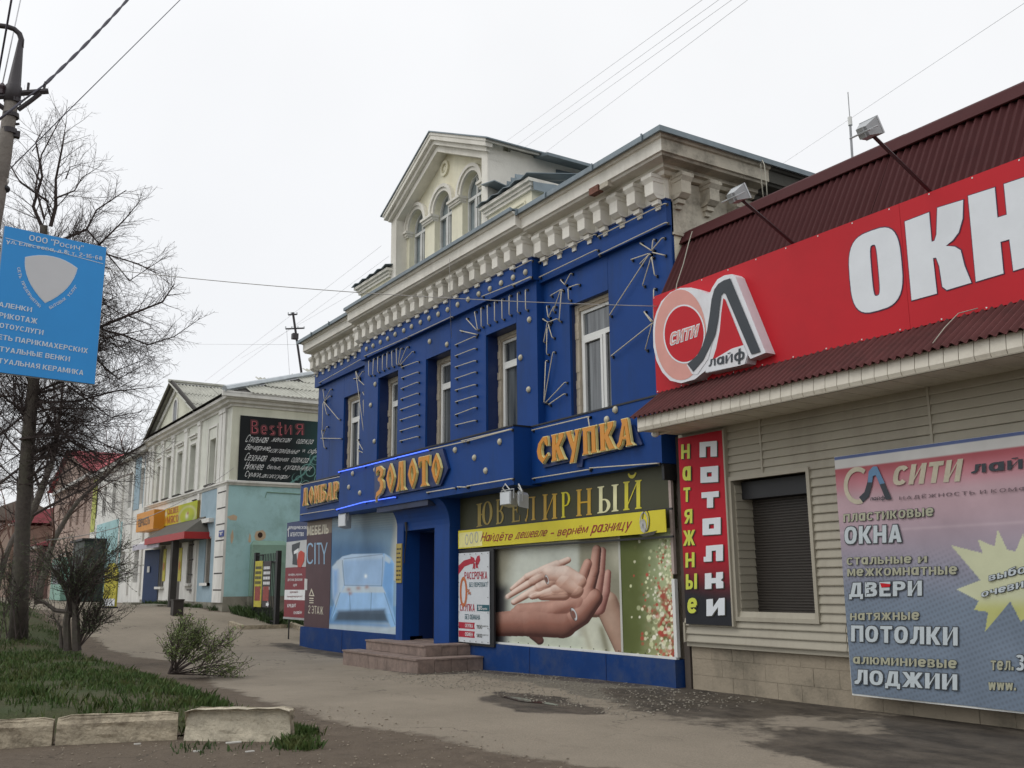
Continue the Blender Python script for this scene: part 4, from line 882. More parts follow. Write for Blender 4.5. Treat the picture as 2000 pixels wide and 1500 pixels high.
# ================================================================== SIGNS ON THE BLUE BUILDING
def poly_letters(word, quad, Y, material, edge, parent, depth=.05):
    """old-slavonic style metal letters; quad = (tl,tr,br,bl) in wall metres"""
    G_ = {
     'О': [[(.5,1),(.74,.76),(.9,.5),(.74,.24),(.5,0),(.26,.24),(.1,.5),(.26,.76)], [(.52,.80),(.60,.66),(.66,.46),(.60,.30),(.48,.2),(.40,.34),(.34,.54),(.40,.7)]],
     'З': [[(.1,.98),(.5,1.0),(.86,.86),(.8,.66),(.56,.56),(.84,.42),(.86,.2),(.6,.02),(.2,-.06),(.0,-.2),(.12,.08),(.42,.16),(.56,.3),(.5,.44),(.28,.5),(.28,.58),(.5,.64),(.56,.8),(.4,.88),(.2,.84),(.08,.74)]],
     'Л': [[(.3,1),(.72,1),(.74,.1),(.9,0),(.5,0),(.54,.1),(.5,.8),(.42,.8),(.34,.2),(.2,0),(.0,.0),(.1,.14),(.2,.3)]],
     'Т': [[(.02,.7),(.0,1.0),(1,1.0),(.98,.7),(.86,.84),(.64,.86),(.64,.1),(.8,0),(.2,0),(.36,.1),(.36,.86),(.14,.84)]],
     'С': [[(.9,.66),(.84,1),(.5,1),(.18,.78),(.08,.5),(.18,.22),(.5,0),(.9,.26),(.86,.34),(.6,.18),(.42,.3),(.36,.5),(.42,.74),(.6,.86),(.78,.66)]],
     'К': [[(.05,1),(.45,1),(.38,.9),(.38,.58),(.62,.8),(.6,1),(.96,1),(.94,.84),(.62,.52),(.9,.1),(1,0),(.66,0),(.4,.44),(.38,.1),(.45,0),(.05,0),(.12,.1),(.12,.9)]],
     'У': [[(.0,1),(.4,1),(.36,.9),(.56,.5),(.7,.84),(.64,1),(1,1),(.9,.88),(.66,.2),(.5,-.2),(.26,-.2),(.4,.1),(.44,.24),(.1,.88)]],
     'П': [[(.02,1),(.98,1),(.9,.9),(.9,.1),(.98,0),(.6,0),(.66,.1),(.66,.84),(.36,.84),(.36,.1),(.42,0),(.02,0),(.1,.1),(.1,.9)]],
     'А': [[(.34,1),(.7,1),(.84,.1),(.98,0),(.56,0),(.62,.1),(.6,.26),(.36,.26),(.28,.08),(.1,-.04),(.0,.1),(.14,.2),(.4,.84)], [(.54,.78),(.6,.36),(.42,.36)]],
     'М': [[(.0,1),(.3,1),(.5,.55),(.7,1),(1,1),(.94,.9),(.96,.1),(1,0),(.7,0),(.74,.1),(.74,.66),(.52,.2),(.44,.2),(.26,.66),(.24,.1),(.3,0),(.0,0),(.08,.1),(.08,.9)]],
     'Б': [[(.05,1),(.86,1),(.82,.76),(.7,.88),(.38,.88),(.38,.58),(.66,.6),(.9,.4),(.84,.12),(.56,0),(.05,0),(.12,.1),(.12,.9)], [(.38,.48),(.6,.46),(.64,.26),(.54,.12),(.38,.12)]],
     'Р': [[(.05,1),(.6,1),(.88,.86),(.9,.6),(.66,.44),(.38,.42),(.38,.1),(.48,0),(.05,0),(.12,.1),(.12,.9)], [(.38,.9),(.56,.88),(.64,.72),(.56,.54),(.38,.52)]],
     'Д': [[(.2,1),(.76,1),(.8,.12),(1,.12),(1,-.1),(.84,0),(.16,0),(.0,-.1),(.0,.12),(.12,.12)], [(.4,.88),(.56,.88),(.58,.12),(.3,.12)]]}
    n = len(word); f = quadmap(*quad); made = []
    for i, ch in enumerate(word):
        L = G_[ch]; a, b = (i+.04)/n, (i+.93)/n
        for lay, (y0, y1, m_, gr) in enumerate(((Y, Y-depth+.004, edge, .0), (Y-depth, Y-depth-.012, material, 0))):
            c = bpy.data.curves.new('g', 'CURVE'); c.dimensions = '2D'; c.fill_mode = 'BOTH'; c.extrude = abs(y0-y1)/2
            if lay == 0: c.offset = .012
            for lp in L:
                sp = c.splines.new('POLY'); sp.points.add(len(lp)-1); sp.use_cyclic_u = True
                for k, (u, v) in enumerate(lp):
                    X, Z = f(a+(b-a)*u, v); sp.points[k].co = (X, Z, 0, 1)
            o = bpy.data.objects.new('g', c); me = bpy.data.meshes.new_from_object(o); mb = MB()
            mb.add([(v.co.x, (y0+y1)/2-v.co.z, v.co.y) for v in me.vertices], [tuple(p.vertices) for p in me.polygons])
            bpy.data.objects.remove(o); bpy.data.meshes.remove(me); bpy.data.curves.remove(c)
            if lay == 0: base = part('letter', mb, m_, parent)
            else: part('letter_face', mb, m_, base)
def wq(pts, Y): return [W(x, y, Y) for x, y in pts]
t = thing('letter_sign', 'raised golden old style letters ЗОЛОТО on the jutting middle fascia', 'sign', (-20, 9.2, 3.5), 'golden letter signs on the blue fascia')
YG = 9.20
qd = wq(((737, 913), (869, 884), (869, 942), (737, 967)), YG)
bq = wq(((733, 909), (866, 876), (877, 915), (862, 948), (733, 974)), YG+.03)
part('back_plate', MB().xz([bq[0], bq[1], bq[2], bq[3], bq[4]], YG+.01, YG+.06), blued, t)
poly_letters('ЗОЛОТО', qd, YG, gold, goldl, t)
t = thing('letter_sign', 'raised golden old style letters СКУПКА on the right recessed fascia', 'sign', (-13, 9.6, 3.5), 'golden letter signs on the blue fascia')
qd = wq(((1052, 858), (1243, 815), (1246, 868), (1052, 908)), 9.58)
part('back_plate', MB().xz(wq(((1062, 868), (1240, 830), (1256, 868), (1140, 897), (1138, 912), (1128, 912), (1130, 898), (1062, 914)), 9.62), 9.605, 9.64), blued, t)
poly_letters('СКУПКА', qd, 9.57, gold, goldl, t)
t = thing('letter_sign', 'golden old style letters ЛОМБАРД at the left end of the blue fascia', 'sign', (-24, 9.6, 3.5), 'golden letter signs on the blue fascia')
qd = wq(((594, 955), (680, 937), (680, 970), (594, 988)), 9.58)
part('back_plate', MB().xz(wq(((598, 960), (664, 945), (664, 978), (598, 993)), 9.62), 9.605, 9.64), blued, t)
poly_letters('ЛОМБАРД', qd, 9.57, gold, goldl, t, depth=.04)

# jewellery band: olive board with serif letters
olive = mat('olive_vinyl_board', '#3f4028', .55, var=.1, scale=.8, dirt='#2a2b1c', damt=.5)
t = thing('shop_sign', 'dark olive board reading ЮВЕЛИРНЫЙ in gold serif letters under the fascia', 'sign', (-14, 9.9, 2.9))
part('board', MB().box(-17.54, -11.12, 9.86, 9.98, 2.3, 3.3), olive, t)
goldv = [mat('gold_print_%s' % k, h, .4, var=.12, scale=2) for k, h in (('dark', '#a58e3c'), ('warm', '#c09a2e'), ('pale', '#e3dfae'), ('yellow', '#cfc42c'))]
SG = { # serif glyphs: polygons in unit box
 'stem': lambda x, w=.2: [[(x-.08,0),(x+w+.08,0),(x+w+.08,.035),(x+w,.06),(x+w,.94),(x+w+.08,.965),(x+w+.08,1),(x-.08,1),(x-.08,.965),(x,.94),(x,.06),(x-.08,.035)]]}
def ringp(cx, cz, rx, rz, tx, tz, a0=0, a1=2*math.pi, n=20):
    out = []
    for t0, t1 in zip(np.linspace(a0, a1, n+1)[:-1], np.linspace(a0, a1, n+1)[1:]):
        out.append([(cx+rx*math.cos(t0), cz+rz*math.sin(t0)), (cx+rx*math.cos(t1), cz+rz*math.sin(t1)), (cx+(rx-tx)*math.cos(t1), cz+(rz-tz)*math.sin(t1)), (cx+(rx-tx)*math.cos(t0), cz+(rz-tz)*math.sin(t0))])
    return out
H = math.pi/2
SG['Ю'] = SG['stem'](.1)+[[(.3,.47),(.42,.47),(.42,.53),(.3,.53)]]+ringp(.7,.5,.32,.52,.16,.05)
SG['В'] = SG['stem'](.12)+ringp(.42,.75,.34,.25,.17,.05,-H,H,10)+ringp(.42,.26,.42,.27,.19,.05,-H,H,10)+[[(.3,.95),(.44,.95),(.44,1),(.3,1)],[(.3,.0),(.44,.0),(.44,.04),(.3,.04)],[(.3,.49),(.44,.49),(.44,.54),(.3,.54)]]
SG['Е'] = SG['stem'](.12)+[[(.3,.95),(.8,.95),(.84,.78),(.87,.78),(.86,1),(.3,1)],[(.3,0),(.88,0),(.92,.26),(.89,.26),(.82,.05),(.3,.05)],[(.3,.48),(.56,.48),(.62,.36),(.64,.36),(.64,.66),(.62,.66),(.56,.53),(.3,.53)]]
SG['Л'] = SG['stem'](.66)+[[(.34,.95),(.66,.95),(.66,1),(.2,1),(.2,.965),(.3,.94),(.2,.3),(.1,.08),(.02,.12),(.0,.02),(.12,-.03),(.26,.2)]]
SG['И'] = SG['stem'](.08)+SG['stem'](.74)+[[(.27,.16),(.75,.86),(.75,.94),(.27,.24)]]
SG['Й'] = SG['И']+ringp(.5,1.3,.24,.22,.07,.12,math.pi*1.05,math.pi*1.95,8)
SG['Р'] = SG['stem'](.14)+ringp(.46,.72,.38,.28,.18,.05,-H,H,10)+[[(.34,.95),(.48,.95),(.48,1),(.34,1)],[(.34,.44),(.48,.44),(.48,.49),(.34,.49)]]
SG['Н'] = SG['stem'](.08)+SG['stem'](.74)+[[(.27,.47),(.75,.47),(.75,.53),(.27,.53)]]
SG['Ы'] = SG['stem'](.1,.17)+ringp(.34,.26,.32,.26,.16,.05,-H,H,10)+[[(.26,.47),(.36,.47),(.36,.52),(.26,.52)],[(.26,0),(.36,0),(.36,.04),(.26,.04)]]+SG['stem'](.80,.17)
def serif(word, quads, Y, mats_, parent):
    for ch, q_, m_ in zip(word, quads, mats_):
        f = quadmap(*wq(q_, Y)); mb = MB(); k = 0
        for pl in SG[ch]:
            e_ = .0006*(k % 5); k += 1
            mb.xz([f(u, v) for u, v in pl], Y-.003-e_, Y)
        part('letter', mb, m_, parent)
O6, S6 = (880, 880), 3.126
def p6(x, y): return ptz(O6, S6, (x, y))
LT = [('Ю', 157, 328, 255, 305, 470, 442, 0), ('В', 276, 300, 335, 292, 452, 438, 0), ('Е', 372, 292, 430, 285, 440, 430, 0), ('Л', 455, 285, 523, 280, 432, 422, 1), ('И', 562, 268, 650, 262, 425, 415, 1), ('Р', 672, 256, 742, 248, 412, 404, 3), ('Н', 768, 240, 862, 228, 402, 392, 1), ('Ы', 895, 222, 1020, 205, 385, 370, 2), ('Й', 1055, 192, 1165, 178, 366, 354, 3)]
serif([l[0] for l in LT], [(p6(l[1], l[2]), p6(l[3], l[4]), p6(l[3], l[6]), p6(l[1], l[5])) for l in LT], 9.855, [goldv[l[7]] for l in LT], t)
# yellow banner
yel = mat('yellow_banner_vinyl', '#d3c62a', .5, var=.06, scale=1.5, dirt='#b3a622', damt=.4)
yelp = mat('pale_yellow_print', '#e2dc93', .5)
t = thing('banner', 'long yellow banner with slanted dark red slogan laced below the olive sign', 'banner', (-14.3, 9.75, 2.4))
YB = 9.74; tl, tr, br, bl = wq(((895, 1037), (1299, 994.5), (1301.5, 1039), (895, 1072)), YB)
F = FY(YB)
fm = MB(); fm.box(tl[0]-.03, tr[0]+.12, YB+.02, YB+.05, tl[1]+.0, tl[1]+.03); fm.box(tl[0]-.03, tr[0]+.12, YB+.02, YB+.05, bl[1]-.05, bl[1]-.02); part('frame', fm, dark, t); 
part('vinyl', MB().xz([bl, br, tr, tl], YB, YB+.012), yel, t)
a = quadmap(*wq(((897, 1041), (942, 1037), (942, 1066), (897, 1070)), YB)); part('print', MB().xz([a(0,1), a(1,1), a(1,0), a(0,0)], YB-.003, YB-.001), yelp, t)
redt = mat('dark_red_print', '#8e1c26', .5, var=.05)
def qtxt(s, pts, Y, m_, par, off=.0, shear=0, d=.003, space=1., grow=0):
    f = quadmap(*wq(pts, Y)); F = FY(Y)
    return txt(s, F, 0, 0, 1, 1, d, m_, par, offset=off, space=space, grow=grow, warp=lambda x, y: f(x+shear*(y-.5), y))
for s_, x0, y0, x1, y1, h in (('Найдёте', 190, 500, 380, 492, 62), ('дешевле', 400, 500, 588, 484, 44), ('-', 612, 502, 632, 500, 8), ('вернём', 655, 474, 838, 452, 62), ('разницу', 862, 456, 1098, 432, 66)):
    yy = 0 if s_ == 'разницу' else 10 if s_ != '-' else 0
    qtxt(s_, (p6(x0, y0), p6(x1, y1), p6(x1, y1+h), p6(x0, y0+h)), YB, redt, t, .015, .10)
silv = mat('silver_print', '#a9a9a4', .4, var=.3, scale=25); dkp = mat('dark_print', '#3c3a30', .5)
for k, (x, y) in enumerate(((912, 1054), (921, 1051), (931, 1049))):
    c = W(x, y, YB); mb = MB(); [mb.xz([(c[0]+u, c[1]+v) for u, v in pl], YB-.006-.001*k, YB-.004) for pl in ringp(0, 0, .07, .11, .02, .025, n=14)]; part('ring_print', mb, silv, t)
c = W(1258, 1020, YB)
for k, (dx, dz, rx, rz, tx) in enumerate(((0, .0, .10, .16, .02), (.05, .02, .09, .17, .018), (-.02, -.05, .07, .10, .06))):
    mb = MB(); [mb.xz([(c[0]+dx+u, c[1]+dz+v) for u, v in pl], YB-.006-.001*k, YB-.004) for pl in ringp(0, 0, rx, rz, tx, tx, n=16)]; part('watch_print', mb, [silv, dkp, silv][k], t)
part('print', MB().xz([(c[0]-.12, c[1]-.18), (c[0]+.3, c[1]-.14), (c[0]+.22, c[1]-.2), (c[0]-.02, c[1]-.22)], YB-.0055, YB-.004), dkp, t)
def grommets(par, F, u0, u1, v0, v1, d, nx, ny):
    mb = MB()
    for i in range(nx+1):
        for v in (v0+.03, v1-.03): fbox(mb, F, u0+.03+(u1-u0-.06)*i/nx-.008, u0+.03+(u1-u0-.06)*i/nx+.008, v-.008, v+.008, d, d+.006)
    for j in range(1, ny):
        for u in (u0+.03, u1-.03): fbox(mb, F, u-.008, u+.008, v0+(v1-v0)*j/ny-.008, v0+(v1-v0)*j/ny+.008, d, d+.006)
    part('grommets', mb, dark, par, stuff=True)
# hands poster
def imgspace(Y, o, s):
    def f(U, V):
        x, y = proj(U, Y, V); return (x-o[0])*s, (y-o[1])*s
    return f
def capsule(x, y, a, b, ra, rb):
    dx, dy = b[0]-a[0], b[1]-a[1]; t = np.clip(((x-a[0])*dx+(y-a[1])*dy)/(dx*dx+dy*dy), 0, 1); r = ra+(rb-ra)*t
    return np.hypot(x-a[0]-t*dx, y-a[1]-t*dy)-r, r, ((x-a[0])*dy-(y-a[1])*dx)/math.hypot(dx, dy)/np.maximum(r, 1), t
def smoothst(e0, e1, x): return sst(e0, e1, x)
def hands(U, V):
    x, y = imgspace(9.88, O6, S6)(U, V)
    img = np.ones(x.shape+(3,))*C('#8d8a78')
    img = mixc(img, C('#c3c8bd'), smoothst(330, 460, x+(y-600)*.25)*(1-smoothst(760, 820, x)))
    img = mixc(img, C('#8c8b78'), smoothst(770, 810, x)*(1-smoothst(700, 900, y)))
    img = mixc(img, C('#a9a795'), smoothst(930, 1030, x)*(1-smoothst(650, 800, y)))
    img = mixc(img, C('#3a3a3c'), smoothst(60, -20, polydist(x, y, [(200, 810), (330, 850), (330, 1250), (200, 1250)])*np.where(inpoly(x, y, [(200, 810), (330, 850), (330, 1250), (200, 1250)]), -1, 1)))
    img = mixc(img, C('#b9bfae'), smoothst(1120, 1150, y)*smoothst(330, 420, x))
    img = mixc(img, C('#c4c6b4'), smoothst(980, 1030, y-(x-880)*.2)*smoothst(760, 850, x))
    img = mixc(img, C('#8f8d78'), np.exp(-((x-900-(y-1000)*.25)/22)**2)*smoothst(1040, 1100, y))
    img = mixc(img, C('#a3a08a'), np.exp(-((x-790-(y-1000)*.3)/16)**2)*smoothst(1060, 1120, y)*.6)
    def field(caps, base_k=14.):
        acc = np.full(x.shape, -1e3)
        for (a, b, ra, rb, z0) in caps:
            d, r, s_, t = capsule(x, y, a, b, ra, rb); dd = d+r; hgt = z0+np.sqrt(np.clip(r*r-dd*dd, 0, None))*.95-np.clip(dd-r, 0, None)*6
            m_ = np.maximum(acc, hgt); acc = m_+base_k*.25*np.exp(-np.abs(acc-hgt)/base_k)*((acc > 0) & (hgt > 0))
        return acc
    def shade(img, caps, lo_, mid_, hi_, tone=None, lx=-.45, ly=-.75, ed=1.0):
        H_ = field(caps); gy, gx = np.gradient(H_); sx = np.gradient(x, axis=1); sy = np.gradient(y, axis=0); gx = np.clip(gx/sx, -2.2, 2.2); gy = np.clip(gy/sy, -2.2, 2.2)
        nz_ = 1/np.sqrt(1+gx*gx+gy*gy); lam = np.clip((-gx*lx-gy*ly+.85)*nz_/1.25, 0, 1.1)
        if tone is not None: lam = lam*tone
        c = C(lo_)*(1-np.clip(lam*2, 0, 1))[..., None]+C(mid_)*(np.clip(lam*2, 0, 1)*(1-np.clip(lam*2-1, 0, 1)))[..., None]+C(hi_)*np.clip(lam*2-1, 0, 1)[..., None]
        al = smoothst(-4, 5, H_); return img*(1-al[..., None])+c*al[..., None]
    tn = np.clip(1.12-(y-850)/520, .45, 1.05)
    img = shade(img, [((1060, 1200), (950, 930), 62, 74, 0), ((950, 940), (880, 960), 70, 60, 0)], '#5c4034', '#a08270', '#cdb5a3', tone=np.clip(1.1-(y-900)/900, .5, 1))
    img = shade(img, [((545, 1160), (515, 1120), 26, 40, 0)], '#3c211d', '#6b443b', '#855a4e', tone=tn)
    img = shade(img, [((962, 745), (945, 860), 19, 30, 0), ((945, 860), (905, 960), 30, 44, 0)], '#6a3f38', '#a3746a', '#cfa99b', lx=-.7, ly=-.4)
    img = shade(img, [((928, 612), (915, 740), 22, 28, 5), ((915, 740), (880, 900), 28, 44, 5)], '#6f443c', '#a97a6e', '#d6b2a4', lx=-.8, ly=-.3)
    img = shade(img, [((300, 1060), (480, 1050), 74, 84, 0), ((480, 1050), (690, 1060), 86, 84, 4), ((430, 980), (640, 975), 46, 60, 6), ((640, 975), (770, 930), 62, 66, 8), ((680, 1080), (790, 1000), 66, 72, 8), ((790, 1000), (870, 900), 72, 60, 8), ((893, 605), (878, 740), 26, 30, 14), ((878, 740), (820, 900), 30, 50, 12), ((840, 690), (800, 800), 26, 32, 22), ((800, 800), (720, 930), 32, 46, 22), ((720, 930), (600, 990), 46, 50, 18), ((600, 990), (400, 1000), 50, 40, 4)], '#43251f', '#8f6153', '#cda393', tone=tn*1.03, lx=-.6, ly=-.6)
    img = shade(img, [((718, 668), (670, 690), 19, 22, 0), ((760, 850), (700, 800), 52, 66, 8), ((690, 870), (560, 880), 46, 34, 2), ((780, 800), (700, 760), 48, 56, 8), ((700, 760), (610, 760), 56, 52, 8), ((650, 700), (560, 735), 30, 28, 4), ((560, 735), (470, 770), 26, 22, 2), ((470, 770), (375, 845), 20, 13, 0), ((610, 735), (500, 800), 30, 24, 8), ((500, 800), (350, 892), 23, 15, 4), ((640, 790), (540, 836), 34, 27, 14), ((540, 836), (388, 926), 26, 17, 8), ((745, 835), (640, 850), 40, 32, 18), ((640, 850), (500, 888), 28, 20, 14)], '#7a5244', '#c39c8a', '#ecd8cb', lx=-.25, ly=-.9)
    for (cx, cy, rx, ry, c2) in ((345, 896, 14, 13, '#e6d3c8'), (382, 920, 13, 12, '#e8d6cb'), (486, 888, 14, 10, '#ead9ce')):
        img = mixc(img, C(c2), np.exp(-(((x-cx)/rx)**2+((y-cy)/ry)**2)*1.4)*.7)
    for (cx, cy, rx, ry, th) in ((588, 788, 11, 27, -.25), (752, 1000, 16, 38, -.35)):
        u = (x-cx)*math.cos(th)+(y-cy)*math.sin(th); v = -(x-cx)*math.sin(th)+(y-cy)*math.cos(th); rr = np.sqrt((u/rx)**2+(v/ry)**2)
        img = mixc(img, C('#3a2f2c'), smoothst(1.25, 1.1, rr)*.7); img = mixc(img, C('#c9cdcf'), smoothst(1.1, 1.0, rr)*smoothst(-.6, .3, u/rx)); img = mixc(img, C('#7a5248'), smoothst(.75, .6, rr))
    for (cx, cy) in ((560, 752), (500, 790), (545, 812), (640, 842), (870, 720), (800, 790)): img = mixc(img, C('#a8705f'), np.exp(-(((x-cx)/20)**2+((y-cy)/14)**2))*.3)
    n = vnoise(x, y, .05, 3); img = img*(.94+.12*n)[..., None]
    return img
t = thing('poster', 'large poster of two clasped hands wearing wedding rings', 'poster', (-14.3, 9.88, 1.3))
F = FY(9.89); hx0, hx1 = WX(957.5, 1250, 9.88), WX(1209, 1100, 9.88)
poster('print', F, hx0, hx1, .43, 2.35, 420, 240, hands, t, 0)
def blossoms(U, V):
    x, y = imgspace(9.88, O6, S6)(U, V)
    img = mixc(np.ones(x.shape+(3,))*C('#565f31'), C('#6f7747'), smoothst(1040, 1120, x)*(1-smoothst(1120, 1160, x))*0+smoothst(1030, 1200, x)*.3)
    img = mixc(img, C('#a9b48c'), smoothst(1130, 1330, x+40*(vnoise(x, y, .03, 8)-.5)))
    img = mixc(img, C('#8d8a5c'), smoothst(950, 1200, y)*smoothst(1150, 1250, x)*.5)
    r = np.random.default_rng(5)
    red = smoothst(.42, .62, vnoise(x, y, .016, 31))*smoothst(1180, 1300, x)*smoothst(740, 900, y)
    img = mixc(img, C('#a3352f'), red*.9)
    for k in range(420):
        cx = 1380-abs(r.normal(0, 95)); cy = r.uniform(540, 1260); rad = r.uniform(3, 9)*(1+.5*(cy > 950)); cl = C(['#e6e4c2', '#d7dcb0', '#6a6c42', '#b8473e', '#f0ecd8'][r.integers(0, 5)])
        img = mixc(img, cl, smoothst(rad+1.5, rad-1.5, np.hypot(x-cx, (y-cy)*.8))*r.uniform(.4, .95))
    return img
t2 = thing('poster', 'olive green poster with red and cream blossoms right of the hands poster', 'poster', (-11.8, 9.88, 1.3))
poster('print', F, hx1+.012, -11.14, .41, 2.35, 130, 170, blossoms, t2, 0)
part('white_edge', MB().box(hx1+.0, hx1+.05, 9.872, 9.876, .44, 2.3), mat('pale_fold', '#b8b9b0', .6), t2)
q = MB(); q.box(hx0, -11.1, 9.84, 9.90, .398, .432); part('bottom_strip', q, white, BB); part('side_strip', MB().box(-11.135, -11.07, 9.84, 9.9, .43, 1.55), white, BB); part('side_strip', MB().box(-11.13, -11.075, 9.85, 9.9, 1.62, 3.2), mat('pinkish_board_edge', '#a99a92', .7, dirt='#6a5d55'), BB)
grommets(t, F, hx0, -11.15, .42, 2.2, .014, 16, 2)
# price banner
t = thing('banner', 'white laced banner with red ribbon and РАССРОЧКА price text by the door', 'banner', (-17, 9.74, 1.3))
YP = 9.73; pc_ = wq(((894, 1081), (953, 1077.5), (956, 1252), (895.5, 1253)), YP); x0, x1, z0, z1 = pc_[3][0], pc_[2][0], pc_[3][1], pc_[0][1]
part('frame', MB().box(x0-.02, x1+.13, YP+.02, YP+.06, z0-.05, z1+.05), dark, t)
part('vinyl', MB().box(x0, x1, YP, YP+.012, z0, z1), mat('white_banner_vinyl', '#c9ced2', .5, var=.04), t)
F = FY(YP); wv = x1-x0; hv = z1-z0
def pu(u): return x0+u*wv
def pv(v): return z1-v*hv
crim = mat('crimson_print', '#a61d33', .5, var=.04); teal = mat('teal_print', '#1f5560', .5, var=.04); orr = mat('orange_gold_print', '#b5653a', .5, var=.2, scale=20); wpr = mat('white_print', '#dfe1e2', .5)
def bt(s, u0, v0, u1, v1, m_, off=.02, d=.004, sh=0): txt(s, F, pu(u0), pv(v1), pu(u1), pv(v0), d, m_, t, offset=off, shear=sh)
fpo = lambda pts, m_, d=.003, nm='print': part(nm, fpoly(MB(), F, [(pu(u), pv(v)) for u, v in pts], d-.002, d), m_, t)
fpo([(.0,.14),(.18,.085),(.42,.065),(.44,.125),(.2,.155),(0,.24)], crim, nm='ribbon_print')
for pts in ([(.42,.09),(.40,.04),(.52,.06),(.56,.10),(.50,.125),(.42,.13)], [(.56,.10),(.62,.045),(.70,.035),(.72,.09),(.66,.14),(.58,.13)], [(.5,.12),(.56,.12),(.55,.19),(.51,.175),(.47,.19)], [(.57,.12),(.63,.13),(.66,.185),(.61,.17),(.58,.18)]): fpo(pts, crim, .0045, 'bow_print')
bt('РАССРОЧКА', .2, .215, .94, .30, crim, .03); bt('БЕЗ ПЕРЕПЛАТ!', .36, .335, .94, .385, teal, .02)
mb = MB(); [mb.xz([(pu(.17)+u*wv, pv(.44)+v*wv) for u, v in pl], YP-.005, YP-.003) for pl in ringp(0, 0, .13, .25, .06, .06, n=16)]; part('zero_print', mb, orr, t)
bt('%', .28, .41, .42, .47, orr, .03); bt('СКУПКА', .05, .575, .54, .655, crim, .03); fpo([(.61,.58),(1,.58),(1,.65),(.61,.65)], teal, .003); bt('585', .65, .592, .79, .635, wpr, .03, .006); bt('проба', .80, .61, .94, .64, wpr, .02, .006)
bt('БЕЗ ОБМАНА', .22, .69, .71, .745, teal, .02)
for k, (w1_, w2_) in enumerate((('СКУПКА', '1100'), ('ОБМЕН', '1400'))):
    v = .78+k*.095; fpo([(.01,v),(.54,v),(.52,v+.035),(.54,v+.07),(.01,v+.07)], crim, .003); bt(w1_, .23, v+.015, .48, v+.055, wpr, .03, .006); bt(w2_, .60, v+.02, .78, v+.06, crim if 0 else dkp, .01); bt('руб/гр', .80, v+.02, .97, v+.04, dkp, .01)
grommets(t, F, x0, x1, z0, z1, .013, 5, 6)
# furniture store boards (left of the door)
t = thing('poster', 'faded maroon board reading МЕБЕЛЬ CITY 2 ЭТАЖ at the left corner', 'poster', (-25.5, 9.88, 1.8))
xs0, xs1, xs2 = XL+.02, WX(643, 1229, 9.88), -19.96
mar = mat('maroon_vinyl', '#4a3036', .55, var=.08, scale=1.2, dirt='#5b4347', damt=.4); tan = mat('tan_vinyl_top', '#7d7062', .55, var=.08)
part('board', MB().box(xs0, xs1-.002, 9.87, 9.98, .38, 2.86), mar, t); part('board', MB().box(xs0, xs1-.002, 9.87, 9.98, 2.862, 3.3), tan, t)
cream = mat('cream_print', '#cfc9b6', .5); lbl = mat('light_blue_print', '#8fb3cf', .5)
YF = 9.87
def q5(x0_, y0_, x1_, y1_, x2_, y2_, x3_, y3_): return tuple(ptz(O5, S5, p) for p in ((x0_, y0_), (x1_, y1_), (x2_, y2_), (x3_, y3_)))
qtxt('МЕБЕЛЬ', q5(66, 482, 202, 468, 202, 528, 64, 542), YF, cream, t, .05); 
for s_, a, b in (('C', 62, 104), ('I', 112, 119), ('T', 126, 156), ('Y', 152, 196)): qtxt(s_, q5(a, 590-(a-60)*.03, b, 586, b, 722, a, 726), YF, lbl, t, -.012)
qtxt('2 ЭТАЖ', q5(74, 986, 168, 994, 168, 1046, 72, 1036), YF, cream, t, 0)
fz = lambda pts: [W(*ptz(O5, S5, p), YF) for p in pts]
q = MB()
A = fz(((93, 878), (112, 928), (76, 926))); Bp = fz(((93, 892), (104, 921), (83, 920)))
for k in range(3): q.xz([A[k], A[(k+1) % 3], Bp[(k+1) % 3], Bp[k]], YF-.004, YF-.001)
part('arrow_print', q, cream, t)
for k in range(3): part('arrow_print', MB().xz(fz(((80, 938+14*k), (106, 939+14*k), (106, 945+14*k), (80, 944+14*k))), YF-.004, YF-.001), cream, t)
t3 = thing('paper_notice', 'small white paper notice stuck on the maroon board', 'notice', (-26.1, 9.86, 1.8)); q_ = fz(((50, 815), (68, 818), (66, 890), (48, 888)))
part('sheet', MB().xz(q_, 9.862, 9.866), mat('paper', '#c3c4c2', .7), t3)
